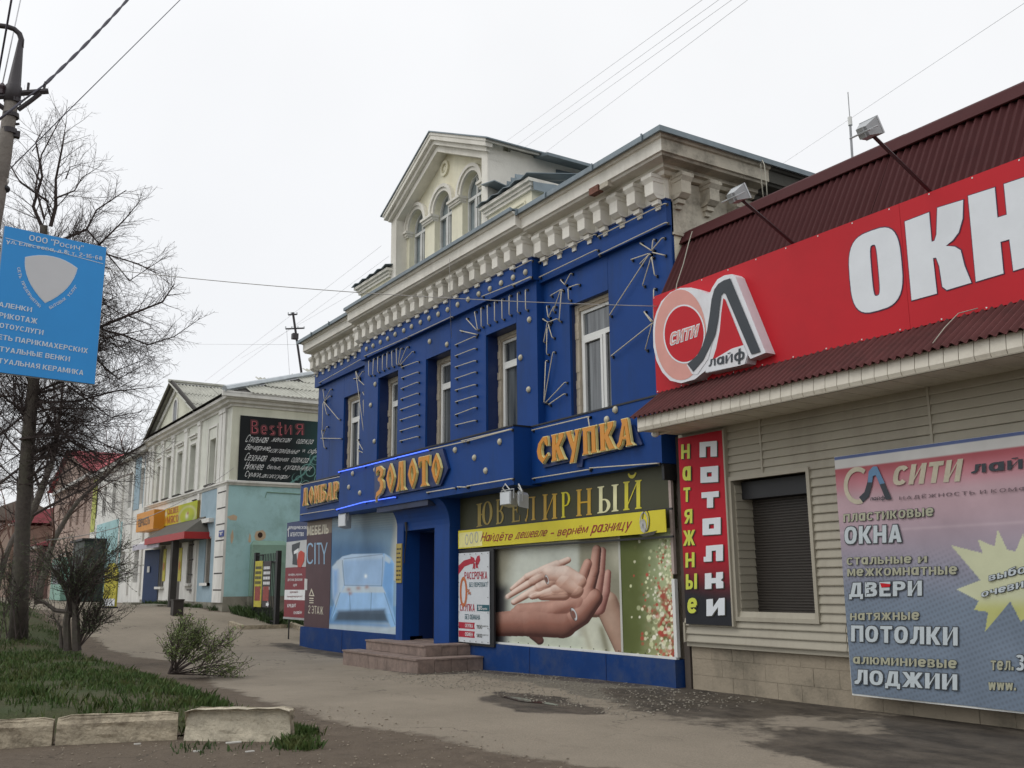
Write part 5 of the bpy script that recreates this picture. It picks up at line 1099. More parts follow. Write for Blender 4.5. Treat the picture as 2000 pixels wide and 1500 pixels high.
def sofa(U, V):
    x, y = imgspace(9.88, O5, S5)(U, V)
    img = mixc(np.ones(x.shape+(3,))*C('#5a7d99'), C('#7f9fb4'), smoothst(330, 640, x)*.6)
    img = mixc(img, C('#3f6990'), smoothst(540, 640, y)*(1-smoothst(640, 900, y))*(1-smoothst(500, 640, x)))
    img = mixc(img, C('#93a19f'), (1-smoothst(440, 520, y))*.8)
    img = mixc(img, C('#6b8194'), (1-smoothst(500, 530, y))*(.5+.5*np.sin(y*.42+x*.04))*.6)
    img = mixc(img, C('#a9b0ab'), smoothst(600, 640, x+(y-480)*.1)*(1-smoothst(825, 832, y)))
    img = mixc(img, C('#bcbfb6'), smoothst(625, 632, x)*(1-smoothst(828, 832, y))*.5)
    img = mixc(img, C('#7fa3bf'), smoothst(832, 838, y)*(1-smoothst(1015, 1025, y))*smoothst(600, 640, x))
    img = mixc(img, C('#5e91bd'), smoothst(980, 1000, y)*(1-smoothst(1080, 1110, y)))
    img = mixc(img, C('#aab9bf'), smoothst(1085, 1120, y)); img = mixc(img, C('#4f86bb'), np.exp(-((y-1100-(x-300)*.06)/14)**2)*.7*smoothst(640, 560, x))
    img = mixc(img, C('#8fa2a8'), smoothst(1120, 1180, y)*(.5+.5*np.sin(x*.05+y*.2))*.4)
    def fill(pts, cf, soft=3, al=1):
        nonlocal img
        d = polydist(x, y, pts)*np.where(inpoly(x, y, pts), -1, 1); img = mixc(img, cf, smoothst(soft, -soft, d)*al)
    fill([(225, 740), (290, 680), (350, 660), (560, 655), (600, 680), (620, 720), (612, 1010), (634, 1120), (600, 1125), (560, 1040), (250, 1030), (215, 1085), (240, 960), (228, 900)], C('#7fb0dc'))
    fill([(250, 710), (290, 675), (350, 660), (545, 656), (565, 700), (545, 860), (300, 862)], C('#a3bdd6'))
    g = smoothst(700, 860, y); fill([(292, 700), (548, 690), (540, 858), (302, 858)], C('#86acd4'), 14, .8)
    fill([(225, 740), (258, 700), (300, 690), (290, 760), (300, 860), (250, 1000), (228, 940)], C('#b7c6cf'), 8, .75)
    fill([(230, 760), (262, 760), (262, 900), (232, 980)], C('#5f98d6'), 18, .7)
    fill([(560, 700), (612, 720), (608, 1010), (560, 900), (545, 860)], C('#5b95cf'), 12, .8); fill([(560, 660), (600, 690), (590, 720), (560, 700)], C('#b4c4cd'), 8, .8)
    fill([(305, 862), (545, 866), (565, 910), (280, 912)], C('#b3c3cd'), 5, .9)
    fill([(275, 905), (556, 905), (608, 1040), (250, 1035)], C('#8db9e4'), 6, .9)
    fill([(262, 1020), (560, 1010), (580, 1090), (240, 1085)], C('#33414e'), 16, .9)
    for a, b in (((290, 700), (302, 858)), ((302, 858), (540, 862)), ((548, 680), (540, 862)), ((275, 905), (215, 1085)), ((556, 905), (625, 1110)), ((335, 905), (340, 1020)), ((475, 905), (470, 1020)), ((300, 690), (548, 660))):
        img = mixc(img, C('#2f5580'), np.exp(-(polydist(x, y, [a, b], False)/2.6)**2)*.6)
    fill([(215, 995), (222, 1000), (210, 1075), (200, 1080)], C('#3a6fb0'), 4)
    for cx, cy in ((330, 885), (392, 876), (445, 870), (340, 910)): img = mixc(img, C('#9a6a58'), np.exp(-(((x-cx)/14)**2+((y-cy)/12)**2))*.7)
    img = mixc(img, C('#dfe9ee'), np.exp(-(((x-438)/9)**2+((y-800)/12)**2)))
    img = np.clip(img*1.18+.012, 0, 1)*.88+.12*img.mean(axis=2, keepdims=True)*np.ones(3)
    return img
t = thing('poster', 'large poster of a pale blue sofa left of the shop door', 'poster', (-22, 9.88, 1.8))
poster('print', FY(9.89), xs1, xs2, .38, 3.25, 300, 220, sofa, t, 0)
part('curved_trim', MB().xz([(-20.25, 3.2), (-20.05, 3.02), (-19.97, 2.7), (-19.95, 2.7), (-19.95, 3.2)], 9.84, 9.872), blue, BB)
# floodlights below the fascia
def flood(label, px, py, Y, s=.42, tilt=.25, cable=True):
    x, z = W(px, py, Y); t = thing('floodlight', label, 'floodlight', (x, Y, z), 'grey floodlights hung below the blue fascia')
    q = MB(); w, h = s*.5, s*.75
    q.prism([(x-w, Y-.0, z+h*.5), (x+w, Y-.0, z+h*.5), (x+w*.8, Y+.16, z+h*.35), (x-w*.8, Y+.16, z+h*.35)], (0, 0, 0), (0, .0, -h*.85)); part('housing', q, lampm, t)
    part('front_glass', MB().box(x-w*.85, x+w*.85, Y-.012, Y-.001, z-h*.32, z+h*.42), lampg, t)
    q = MB(); q.tube([(x-w-.02, Y+.05, z), (x-w-.02, Y+.05, z+h*.62), (x+w+.02, Y+.05, z+h*.62), (x+w+.02, Y+.05, z)], .013, 5); part('bracket', q, lampm, t)
    q = MB(); q.tube([(x-w*.2, Y+.1, z+h*.3), (x-w*.5, Y, z+h*.75), (x, Y, z+h*1.0), (x+w*.4, Y+.05, z+h*.6)], .012, 5); part('cable', q, white, t)
    return t
flood('grey floodlight hanging under the fascia above the sofa poster', 668, 1018, 9.3, .48)
flood('grey floodlight hanging over the olive sign, left of a tilted one', 987, 975, 9.1, .36)
f2 = flood('tilted grey floodlight hanging over the olive sign, right of its twin', 1013, 976, 9.08, .36); f2.rotation_euler = (0, .22, -.5)
x, z = W(803, 1015, 9.55); t = thing('folded_umbrella', 'thin black cable hanging down beside the doorway cove', 'cable', (x, 9.55, z)); t.name = 'hanging_cable'
q = MB(); zz = [WZ(791, y, 9.55) for y in (1020, 1040, 1060, 1080, 1100)]; q.tube([(x-.3+.05*math.sin(k*1.3), 9.57, zz_) for k, zz_ in enumerate(zz)], [.03, .02, .012, .012, .016], 6); part('cable', q, dark, t)

# ================================================================== WINDOW SHOP (right)
SB = thing('shop_building', 'low shop with beige siding, maroon corrugated mansard roof and dark roller shutter', 'building', (-8, 10, 0))
SX0, SX1 = -10.9, 3.2; YS = 9.85
part('wall', MB().box(SX0, SX1, YS+.45, 20, -.2, 5.9), beige, SB)
part('backing', MB().box(SX0, -9.83, YS+.03, YS+.45, .6, 3.7), siding, SB); part('backing', MB().box(-8.43, SX1, YS+.03, YS+.45, .6, 3.7), siding, SB)
part('backing', MB().box(-9.83, -8.43, YS+.03, YS+.45, .6, 1.03), siding, SB); part('backing', MB().box(-9.83, -8.43, YS+.03, YS+.45, 2.9, 3.7), siding, SB)
# siding planks
rowh = .1115; z0s = .66
def plank(x0, x1, z): return MB().yz([(YS+.03, z), (YS-.012, z+.004), (YS-.014, z+.016), (YS+.012, z+rowh-.004), (YS+.012, z+rowh), (YS+.03, z+rowh)], x0, x1)
for r in range(27):
    z = z0s+r*rowh; segs = []
    if z < .9: segs = [(SX0, -8.05), (-8.04, -4.4), (-4.39, SX1)]
    elif z > 2.86: segs = [(-9.92, -9.23), (-9.21, -6.66), (-6.64, -2.5), (-2.48, SX1)]
    elif z > 1.02: segs = [(-9.92, -9.83), (-8.43, -4.9), (-4.89, SX1)]
    else: segs = [(-9.92, -6.7), (-6.69, -3), (-2.99, SX1)]
    for a, b in segs: part('siding_plank', plank(a, b, z), siding, SB)
part('joint_trim', MB().box(-9.235, -9.205, YS-.02, YS+.02, 2.9, 3.66), siding, SB); part('joint_trim', MB().box(-6.665, -6.635, YS-.02, YS+.02, 2.9, 3.66), siding, SB)
part('starter_trim', MB().box(SX0, SX0+.035, YS-.03, YS+.02, .66, .93), siding, SB)
# shutter opening
q = MB(); q.box(-9.85, -9.80, YS-.035, YS+.03, .98, 2.93); part('window_trim', q, siding, SB); part('window_trim', MB().box(-8.47, -8.42, YS-.035, YS+.03, .98, 2.93), siding, SB)
part('window_trim', MB().box(-9.80, -8.47, YS-.035, YS+.03, 2.875, 2.93), siding, SB); part('window_sill', MB().box(-9.80, -8.47, YS-.03, 10.2, .98, 1.035), siding, SB)
for k in range(16):
    z = 1.036+k*.1115
    if z+.1 < 2.87: part('reveal_plank', MB().xz([(-9.80, z), (-9.80, z+.108), (-9.785, z+.108), (-9.772, z+.01), (-9.772, z)], YS+.03, 10.2), siding, SB)
sh = part('roller_shutter', MB().box(-9.8, -8.45, 10.2, 10.23, 1.04, 2.87), shutm, SB)
part('shutter_box', MB().box(-9.78, -8.47, 10.0, 10.199, 2.62, 2.86), dark, SB)
for k in range(42):
    z = 1.05+k*.0375
    part('shutter_slat', MB().yz([(10.2, z), (10.186, z+.006), (10.186, z+.024), (10.2, z+.032)], -9.76, -8.48), shutm, sh)
# plinth blocks
x = SX0; 
part('plinth_core', MB().box(SX0+.02, SX1, 9.958, 10.3, -.2, .66), blockm, SB)
for r in range(3):
    x = SX0+.02-(.2 if r % 2 else 0); z = -.02+r*.226
    while x < 1.5:
        a = max(x, SX0+.02); w_ = .40; part('plinth_block', MB().box(a+.002, x+w_-.002, 9.948+random.uniform(-.003, .003), 9.98, z+.002, z+.224), blockm, SB); x += w_
part('corner_gap', MB().box(XR+.03, SX0-.005, 9.93, 10.2, -.2, 3.66), mat('dark_weathered_post', '#4b433c', .8, var=.2), SB)
# canopy
part('soffit', MB().box(-10.82, SX1, 9.07, YS+.1, 3.662, 3.70), mat('cream_soffit', '#cfc9ba', .6, var=.05, dirt='#8e8778', damt=.5), SB)
for k in range(26): part('soffit_joint', MB().box(-10.5+k*.35, -10.488+k*.35, 9.09, YS, 3.656, 3.6615), fasm, SB)
fb0 = None; x = -10.82
while x < SX1-.17:
    if fb0 is None: fb0 = part('fascia_board', MB().add([(x+.004, 9.05, 3.655), (x+.166, 9.05, 3.655), (x+.166, 9.07, 3.655), (x+.004, 9.07, 3.655), (x+.004, 9.03, 3.70), (x+.166, 9.03, 3.70), (x+.004, 9.05, 3.86), (x+.166, 9.05, 3.86), (x+.004, 9.07, 3.86), (x+.166, 9.07, 3.86)], [(0,1,5,4),(4,5,7,6),(6,7,9,8),(0,4,6,8,3),(1,2,9,7,5),(0,3,2,1),(2,3,8,9)]), fasm, SB); xx = x
    else: clone(fb0, (x-xx, 0, 0))
    x += .17
part('fascia_end', MB().box(-10.83, -10.80, 9.04, 9.86, 3.655, 3.86), fasm, SB); part('drip_trim', MB().box(-10.82, SX1, 9.036, 9.075, 3.64, 3.654), mat('dirty_trim', '#8d8778', .6), SB)
def corrug(name, P0, P1, x0, x1, pitch, amp, m_, parent, y_up=.0, seg=6, thick=.006):
    """sheet from lower edge P0=(y,z) to upper edge P1=(y,z) between x0,x1; waves run up the slope"""
    n = max(4, int(round((x1-x0)/pitch*seg))); q = MB(); dy, dz = P1[0]-P0[0], P1[1]-P0[1]; L_ = math.hypot(dy, dz); ny, nz_ = -dz/L_, dy/L_
    if nz_ < 0: ny, nz_ = -ny, -nz_
    for i in range(n+1):
        x = x0+(x1-x0)*i/n; w = amp*math.sin(2*math.pi*(x)/pitch)
        for (py, pz) in (P0, P1):
            q.v.append((x, py+ny*w, pz+nz_*w)); q.v.append((x, py+ny*(w-thick), pz+nz_*(w-thick)))
    for i in range(n):
        a = 4*i; b = a+4; q.f += [(a, b, b+2, a+2), (a+1, a+3, b+3, b+1), (a, a+1, b+1, b)]
    return part(name, q, m_, parent, recalc=False, smooth=False)
x = -10.92; k = 0
while x < SX1:
    corrug('awning_sheet', (8.97+.004*(k % 2), 3.85+.006*(k % 2)), (9.62, 4.31+.006*(k % 2)), x, x+1.0, .105, .022, brownl, SB); x += .965; k += 1
x = -11.02; k = 0; Y0m, Z0m, Y1m, Z1m = 9.70, 5.76, 10.36, 6.96
while x < SX1:
    corrug('roof_sheet', (Y0m-.006*(k % 2), Z0m+.006*(k % 2)), (Y1m-.006*(k % 2), Z1m), x, x+1.0, .105, .02, brownm, SB); x += .965; k += 1
x = -11.04; k = 0
while x < SX1:
    part('ridge_cap', MB().yz([(10.22, 6.80), (10.30, 6.98), (10.42, 7.07), (10.62, 7.06), (10.62, 7.045), (10.42, 7.05), (10.31, 6.965), (10.235, 6.795)], x, x+2.02).__class__() if 0 else MB().yz([(10.20+.004*(k%2), 6.80), (10.30, 6.99+.004*(k%2)), (10.42, 7.07+.004*(k%2)), (10.62, 7.06), (10.62, 7.04), (10.42, 7.045), (10.31, 6.96), (10.22, 6.79)], x, x+2.02), brownm, SB); x += 2.0; k += 1
part('flat_roof', MB().box(SX0, SX1, 10.4, 20, 6.9, 6.98), dark, SB); part('gable_end', MB().yz([(9.75, 5.8), (10.36, 6.93), (10.7, 6.93), (10.7, 3.7), (9.75, 3.7)], SX0-.08, SX0-.05), brownm, SB)
# loose white cable at the roof end and over the ridge
def cable(name, label, pts, r, m_, cat='cable', group=None, n=5):
    q = MB().tube(pts, r, n); o = part(name, q, m_, None, smooth=True); return tag(o, label, cat, group)
wcab = mat('pale_cable', '#a9a698', .6)
def vw(x, y, Y): p = W(x, y, Y); return (p[0], Y, p[1])
cable('cable', 'pale cable drooping at the left end of the maroon roof', [vw(1352, 452, 10.2), vw(1345, 475, 10.0), vw(1335, 515, 9.8), vw(1322, 555, 9.6), vw(1317, 590, 9.55)], .008, wcab)
cable('cable', 'pale looped cable hanging over the grey eave above the maroon roof', [vw(1492, 395, 10.9), vw(1488, 360, 10.9), vw(1486, 320, 10.9), vw(1489, 313, 10.9), vw(1493, 322, 10.9), vw(1497, 360, 10.9), vw(1499, 392, 10.9)], .008, wcab)
cable('cable', 'short pale cable lying on the awning below the long red sign', [vw(1910, 602, 9.57), vw(1872, 612, 9.5), vw(1845, 640, 9.3), vw(1822, 670, 9.0)], .006, wcab)
q = MB(); a, b, c_ = vw(1656, 180, 14), vw(1660, 235, 14), vw(1666, 330, 14); t = thing('antenna', 'thin whip antenna standing on the maroon roofed shop', 'antenna', (a[0], 14, 6.9))
part('mast', MB().tube([b, c_], .022, 6), mat('grey_mast', '#9a9c9e', .5), t); part('whip', MB().tube([a, b], .009, 5), mat('grey_mast', '#9a9c9e', .5), t); part('joint', MB().tube([(b[0], 14, b[2]-.1), (b[0], 14, b[2]+.06)], .04, 8), white, t)
# long red sign
t = thing('shop_sign', 'long red sign with huge white letters ОКНА on the maroon roofed shop', 'sign', (-8, 9.6, 4.3))
YR_ = 9.60; ZS0, ZS1 = 4.305, 5.82
xsj = [-11.03, WX(1765, 500, 9.6), -3.4, -.1, SX1]
for a, b in zip(xsj[:-1], xsj[1:]): part('panel', MB().box(a+.002, b-.002, YR_, YR_+.09, ZS0, ZS1), redm, t)
part('frame', MB().box(-11.03, SX1, YR_+.091, YR_+.13, ZS0+.02, ZS1+.01), dark, t)
O7, S7, O8, S8 = (1230, 150), 2.597, (1230, 500), 2.597
def grow(pts, g):
    cx = sum(p[0] for p in pts)/len(pts); cz = sum(p[1] for p in pts)/len(pts); out = []; n = len(pts)
    ar = sum(pts[i][0]*pts[(i+1) % n][1]-pts[(i+1) % n][0]*pts[i][1] for i in range(n)); sg = 1 if ar > 0 else -1
    for i in range(n):
        a, b, c = Vector(pts[i-1]), Vector(pts[i]), Vector(pts[(i+1) % n]); e1 = (b-a).normalized(); e2 = (c-b).normalized()
        n1 = Vector((e1.y, -e1.x))*sg; n2 = Vector((e2.y, -e2.x))*sg; m_ = (n1+n2); m_ = m_/max(m_.length, .3)
        out.append((b.x+m_.x*g*1.15, b.y+m_.y*g*1.15))
    return out
outl = mat('dark_violet_outline', '#3a1a3c', .5)
def bigletter(outer, inner=None):
    def two(pl, y0, m_, nm, par):
        c = bpy.data.curves.new('g', 'CURVE'); c.dimensions = '2D'; c.fill_mode = 'BOTH'; c.extrude = .0015
        for lp in pl:
            sp = c.splines.new('POLY'); sp.points.add(len(lp)-1); sp.use_cyclic_u = True
            for k, (u, v) in enumerate(lp): sp.points[k].co = (u, v, 0, 1)
        o = bpy.data.objects.new('g', c); me = bpy.data.meshes.new_from_object(o); mb = MB()
        mb.add([(v.co.x, y0-v.co.z, v.co.y) for v in me.vertices], [tuple(p.vertices) for p in me.polygons]); bpy.data.objects.remove(o); bpy.data.meshes.remove(me)
        return part(nm, mb, m_, par)
    L = [outer]+([inner] if inner else []); Lg = [grow(outer, .012)]+([grow(inner, -.012)] if inner else [])
    l_ = two(Lg, YR_-.003, outl, 'letter', t); two(L, YR_-.007, whitel, 'letter_face', l_)
def sel(cx, cz, rx, rz, n, k=28): return [(cx+rx*abs(math.cos(a))**(2/n)*(1 if math.cos(a) >= 0 else -1), cz+rz*abs(math.sin(a))**(2/n)*(1 if math.sin(a) >= 0 else -1)) for a in np.linspace(0, 2*math.pi, k+1)[:-1]]
ox0, ox1 = WX(1659.5, 530, YR_), WX(1763, 530, YR_); oz1, oz0 = WZ(1719, 445, YR_), WZ(1700, 611, YR_)
ix0, ix1 = WX(1702.5, 530, YR_), WX(1717, 530, YR_); iz1, iz0 = WZ(1709, 477, YR_), WZ(1711, 579, YR_)
bigletter(sel((ox0+ox1)/2, (oz0+oz1)/2, (ox1-ox0)/2, (oz1-oz0)/2, 3.2, 36), sel((ix0+ix1)/2, (iz0+iz1)/2, (ix1-ix0)/2, (iz1-iz0)/2, 4, 20))
w7 = lambda L: [W(*ptz(O7, S7, p), YR_) for p in L]
bigletter(w7([(1397,735),(1520,688),(1533,838),(1548,832),(1558,800),(1562,665),(1693,625),(1690,720),(1670,790),(1640,830),(1605,858),(1650,862),(1680,880),(1700,960),(1735,1045),(1610,1082),(1588,1065),(1572,960),(1556,918),(1540,920),(1560,1100),(1432,1135)]))
bigletter(w7([(1718,605),(1853,562),(1867,715),(1915,700),(1900,545),(2035,500),(2080,945),(1948,985),(1928,825),(1882,838),(1898,998),(1758,1040)]))
xa = WX(2046, 480, YR_)+.02; bigletter([(xa, 4.56), (xa+.28, 5.6), (xa+.62, 5.6), (xa+.9, 4.56), (xa+.62, 4.56), (xa+.56, 4.8), (xa+.34, 4.8), (xa+.28, 4.56)], [(xa+.4, 5.02), (xa+.45, 5.3), (xa+.5, 5.02)])
mb = MB()
for k in range(26): mb.box(-11+k*.53-.008, -11+k*.53+.008, YR_-.004, YR_-.001, ZS1-.03, ZS1-.014); mb.box(-11+k*.53-.008, -11+k*.53+.008, YR_-.004, YR_-.001, ZS0+.014, ZS0+.03)
part('rivets', mb, white, t, stuff=True)
# logo light box
t = thing('logo_sign', 'white edged light box logo with pink ring and dark Л at the red sign', 'sign', (-10.7, 9.5, 4.6))
YL = 9.42; w8 = lambda L, Y=YL: [W(*ptz(O8, S8, p), Y) for p in L]
part('light_box', MB().xz(w8([(118,380),(122,330),(135,285),(160,230),(205,185),(255,162),(310,160),(360,175),(402,198),(418,160),(445,118),(480,98),(518,92),(535,104),(690,490),(612,522),(600,502),(590,545),(560,556),(390,594),(398,570),(330,625),(260,645),(205,632),(165,590),(135,530),(120,460)]), YL, YR_-.002), mat('white_light_box', '#d9dbdf', .4, var=.05, dirt='#b9a7a5', damt=.4), t)
pink = mat('faded_pink_ring', '#d2958a', .45, var=.06); slate = mat('dark_slate_print', '#232b33', .4)
def ell(cx, cy, rx, ry, a0=0, a1=6.2832, n=40): return [(cx+rx*math.cos(a), cy+ry*math.sin(a)) for a in np.linspace(a0, a1, n+1)[:-1]]
part('ring_print', MB().xz(w8([p for p in ell(258, 400, 130, 230)]), YL-.004, YL-.001), pink, t)
part('cut_print', MB().xz(w8([(392,196),(402,205),(398,300),(388,400),(372,470),(330,540),(290,552),(318,600),(345,600),(400,520),(430,400),(440,250),(425,170)]), YL-.006, YL-.0045), MATS['white_light_box'], t)
part('rim_print', MB().xz(w8(ell(278, 396, 106, 150)), YL-.0075, YL-.0065), whitel, t); part('disc_print', MB().xz(w8(ell(278, 396, 99, 142)), YL-.010, YL-.008), redm, t)
part('infill_print', MB().xz(w8([(476,215),(486,222),(585,470),(560,470),(400,580),(415,545),(440,470),(458,380),(466,290)]), YL-.0075, YL-.0065), redm, t)
part('infill_edge', MB().xz(w8([(385,592),(402,540),(470,500),(520,470),(580,452),(600,500),(585,548),(560,556)]), YL-.009, YL-.008), MATS['white_light_box'], t)
part('leg_print', MB().xz(w8([(295,548),(345,505),(372,455),(395,380),(408,300),(418,220),(432,170),(452,142),(480,124),(512,114),(666,486),(620,500),(490,195),(478,186),(466,200),(458,260),(450,330),(436,400),(412,455),(375,530),(325,588)]), YL-.013, YL-.011), slate, t)
O8f = lambda a, b, c, d, e, f_, g, h: tuple(ptz(O8, S8, p) for p in ((a, b), (c, d), (e, f_), (g, h)))
qtxt('СИТИ', O8f(209, 395, 350, 350, 347, 404, 212, 452), YL, whitel, t, .05, .06, d=.012, grow=.09); qtxt('СИТИ', O8f(209, 395, 350, 350, 347, 404, 212, 452), YL, pink, t, .03, .06, d=.016)
qtxt('лайф', O8f(404, 515, 588, 462, 585, 545, 404, 575), YL, slate, t, .035, d=.016)
# stretch ceilings sign (vertical)
t = thing('shop_sign', 'tall narrow sign НАТЯЖНЫЕ ПОТОЛКИ fading from red to black', 'sign', (-10.4, 9.8, 2.3))
YV = 9.80; vx0, vx1, vz0, vz1 = -10.80, -9.88, .915, 3.60
def potol(U, V):
    tt = (V-vz0)/(vz1-vz0); img = mixc(np.ones(U.shape+(3,))*C('#24262b'), C('#b01b2b'), smoothst(.12, .42, tt+.02*np.sin(U*3))); return mixc(img, C('#9c1626'), smoothst(.7, 1, tt)*.5)
poster('print', FY(YV), vx0, vx1, vz0, vz1, 16, 60, potol, t, 0, wave=0, thick=.014)
part('board', MB().box(vx0, vx1, YV-.012, YV+.05, vz0, vz1), dark, t); part('edge', MB().box(vx1+.002, vx1+.03, YV-.02, YV+.05, vz0-.01, vz1+.01), siding, t)
O9, S9 = (1230, 800), 3.0
ylw = mat('lime_letter', '#c5cc4a', .5, var=.05); YV2 = YV-.015
def q9(x0, y0, x1, y1): return tuple(ptz(O9, S9, p) for p in ((x0, y0), (x1, y0-(x1-x0)*.09), (x1, y1-(x1-x0)*.06), (x0, y1)))
for ch, x0, y0, x1, y1 in (('н',305,205,355,290),('а',313,335,362,418),('т',318,458,358,542),('я',324,586,370,668),('ж',316,710,386,798),('н',330,840,383,926),('ы',332,965,398,1054),('е',342,1105,398,1195)):
    qtxt(ch, q9(x0, y0, x1, y1), YV2, ylw, t, .055, d=.012); qtxt(ch, q9(x0+4, y0+4, x1+4, y1+4), YV2, dkp, t, .055, d=.005)
BL = {'П': [[(0,0),(.36,0),(.36,.68),(.64,.68),(.64,0),(1,0),(1,1),(0,1)]], 'О': [[(0,0),(1,0),(1,1),(0,1)], [(.36,.36),(.64,.36),(.64,.64),(.36,.64)]], 'Т': [[(.32,0),(.68,0),(.68,.64),(1,.64),(1,1),(0,1),(0,.64),(.32,.64)]],
      'Л': [[(0,0),(.42,0),(.42,.66),(.64,.66),(.64,0),(1,0),(1,1),(.12,1),(.12,.32),(0,.32)]], 'К': [[(0,0),(.36,0),(.36,.34),(.6,.34),(.62,0),(1,0),(1,.38),(.86,.5),(.98,.62),(.98,1),(.62,1),(.6,.66),(.36,.66),(.36,1),(0,1)]], 'И': [[(0,0),(.3,0),(.64,.5),(.64,0),(1,0),(1,1),(.7,1),(.36,.5),(.36,1),(0,1)]]}
for ch, x0, y0, x1, y1 in (('П',413,192,514,280),('О',418,338,522,430),('Т',424,486,525,578),('О',430,640,536,736),('Л',437,800,550,892),('К',444,960,552,1052),('И',453,1112,560,1210)):
    for k, (o_, m_) in enumerate(((5, dkp), (0, whitel))):
        f = quadmap(*wq(q9(x0+o_, y0+o_, x1+o_, y1+o_), YV2)); c = bpy.data.curves.new('g', 'CURVE'); c.dimensions = '2D'; c.fill_mode = 'BOTH'; c.extrude = .001
        for lp in BL[ch]:
            sp = c.splines.new('POLY'); sp.points.add(len(lp)-1); sp.use_cyclic_u = True
            for j, (u, v) in enumerate(lp): X_, Z_ = f(u, v); sp.points[j].co = (X_, Z_, 0, 1)
        o = bpy.data.objects.new('g', c); me = bpy.data.meshes.new_from_object(o); mb = MB(); yy = YV2-.006-.006*k
        mb.add([(v.co.x, yy-v.co.z, v.co.y) for v in me.vertices], [tuple(p.vertices) for p in me.polygons]); bpy.data.objects.remove(o); bpy.data.meshes.remove(me); part('letter' if k else 'letter_shadow', mb, m_, t)
# big window company banner
t = thing('banner', 'large pink to blue banner listing windows, doors and ceilings on the siding', 'banner', (-6, 9.72, 1.6))
YN = 9.70; c4 = wq(((1633, 893), (2000, 843), (2000, 1380), (1663, 1354)), YN); bx0 = (c4[0][0]+c4[3][0])/2; bz0 = c4[3][1]; bz1 = c4[0][1]; bx1 = -3.6
OA, SA = (1600, 830), 2.6325
def citylife(U, V):
    tt = (V-bz0)/(bz1-bz0); x, y = imgspace(YN, OA, SA)(U, V)
    img = mixc(np.ones(U.shape+(3,))*C('#607387'), C('#948c9c'), smoothst(.35, .62, tt)); img = mixc(img, C('#b8979f'), smoothst(.52, .8, tt)); img = mixc(img, C('#bd6a76'), smoothst(.8, .9, tt)); img = mixc(img, C('#a32b38'), smoothst(.88, .94, tt)); img = mixc(img, C('#4f6478'), (1-smoothst(0, .2, tt))*.6)
    wv_ = (.5+.5*np.sin(U*120+V*60))*(.5+.5*np.sin(U*-40+V*110)); img = img*(1-(.45*wv_-.12)*(1-smoothst(.5, .62, tt)))[..., None]
    img = mixc(img, C('#c9c8c4'), smoothst(.945, .947, tt)); img = mixc(img, C('#2c4a86'), smoothst(.985, .987, tt))
    img = mixc(img, C('#c9b3bb'), np.exp(-(((tt-.67)/.006)**2))*.4); img = mixc(img, C('#9a999c'), np.ones(tt.shape)*.22)
    st_ = [(680,618),(845,660),(818,588),(905,625),(920,537),(970,640),(1012,652),(1050,560),(1090,650),(1180,560),(1180,660),(1290,620),(1230,740),(1330,790),(1240,850),(1320,950),(1200,930),(1190,1040),(1110,960),(1040,1010),(985,905),(935,965),(855,1065),(870,962),(798,950),(822,905),(708,845),(832,798)]
    al = inpoly(x, y, st_)*1.0; img = mixc(img, C('#c3c6a4'), al*.95); img = mixc(img, C('#b5b65c'), al*smoothst(870, 960, y)*.7)
    return img
poster('print', FY(YN), bx0, bx1, bz0, bz1, 400, 260, citylife, t, 0, wave=.006)
part('back', MB().box(bx0-.01, bx1, YN+.0, YN+.02, bz0-.02, bz1+.004), white, t)
cfill = mat('banner_text_grey', '#b9c2c6', .5, var=.05); colive = mat('banner_text_olive', '#a3a38c', .5, var=.05); cout = mat('banner_text_outline', '#3f4448', .5)
def qa(x0, y0, x1, y1, y2, y3): return tuple(ptz(OA, SA, p) for p in ((x0, y0), (x1, y1), (x1, y2), (x0, y3)))
for s_, a, m_, o_ in (('пластиковые', (132,460,596,424,468,500), colive, .05), ('ОКНА', (138,524,432,512,602,614), cfill, .06), ('стальные', (149,682,483,674,710,720), colive, .05), ('и', (515,678,562,674,706,710), colive, .05), ('межкомнатные', (152,740,718,725,768,778), colive, .05), ('ДВЕРИ', (162,812,536,800,890,896), cfill, .06),
    ('натяжные', (167,968,523,960,1002,1003), colive, .05), ('ПОТОЛКИ', (172,1030,720,1040,1134,1112), cfill, .06), ('алюминиевые', (182,1190,716,1208,1252,1226), colive, .05), ('ЛОДЖИИ', (190,1256,718,1282,1376,1342), cfill, .06),
    ('выбор', (880,766,1120,700,762,812), cfill, .05), ('очевиден!', (842,850,1230,742,800,890), cfill, .05), ('тел.', (890,1210,1008,1212,1260,1260), colive, .05), ('3', (1020,1180,1062,1182,1262,1262), cfill, .05), ('www.', (878,1322,1020,1326,1364,1362), colive, .05)):
    qtxt(s_, qa(*a), YN, cout, t, o_, d=.022, grow=.055); qtxt(s_, qa(*a), YN, m_, t, o_, d=.028)
creamb = mat('banner_cream_print', '#b5ad98', .5, var=.15, scale=6)
qtxt('СИТИ', qa(388, 214, 738, 174, 290, 312), YN, creamb, t, .07, .05, d=.024); qtxt('лайф', qa(788, 190, 1190, 140, 232, 268), YN, slate, t, .05, d=.024); qtxt('НАДЁЖНОСТЬ И КОМФОРТ', qa(418, 364, 1215, 300, 330, 388), YN, mat('banner_grey_print', '#6d5a60', .5), t, .01, space=1.5, d=.024)
wa = lambda L: [W(*ptz(OA, SA, p), YN) for p in L]
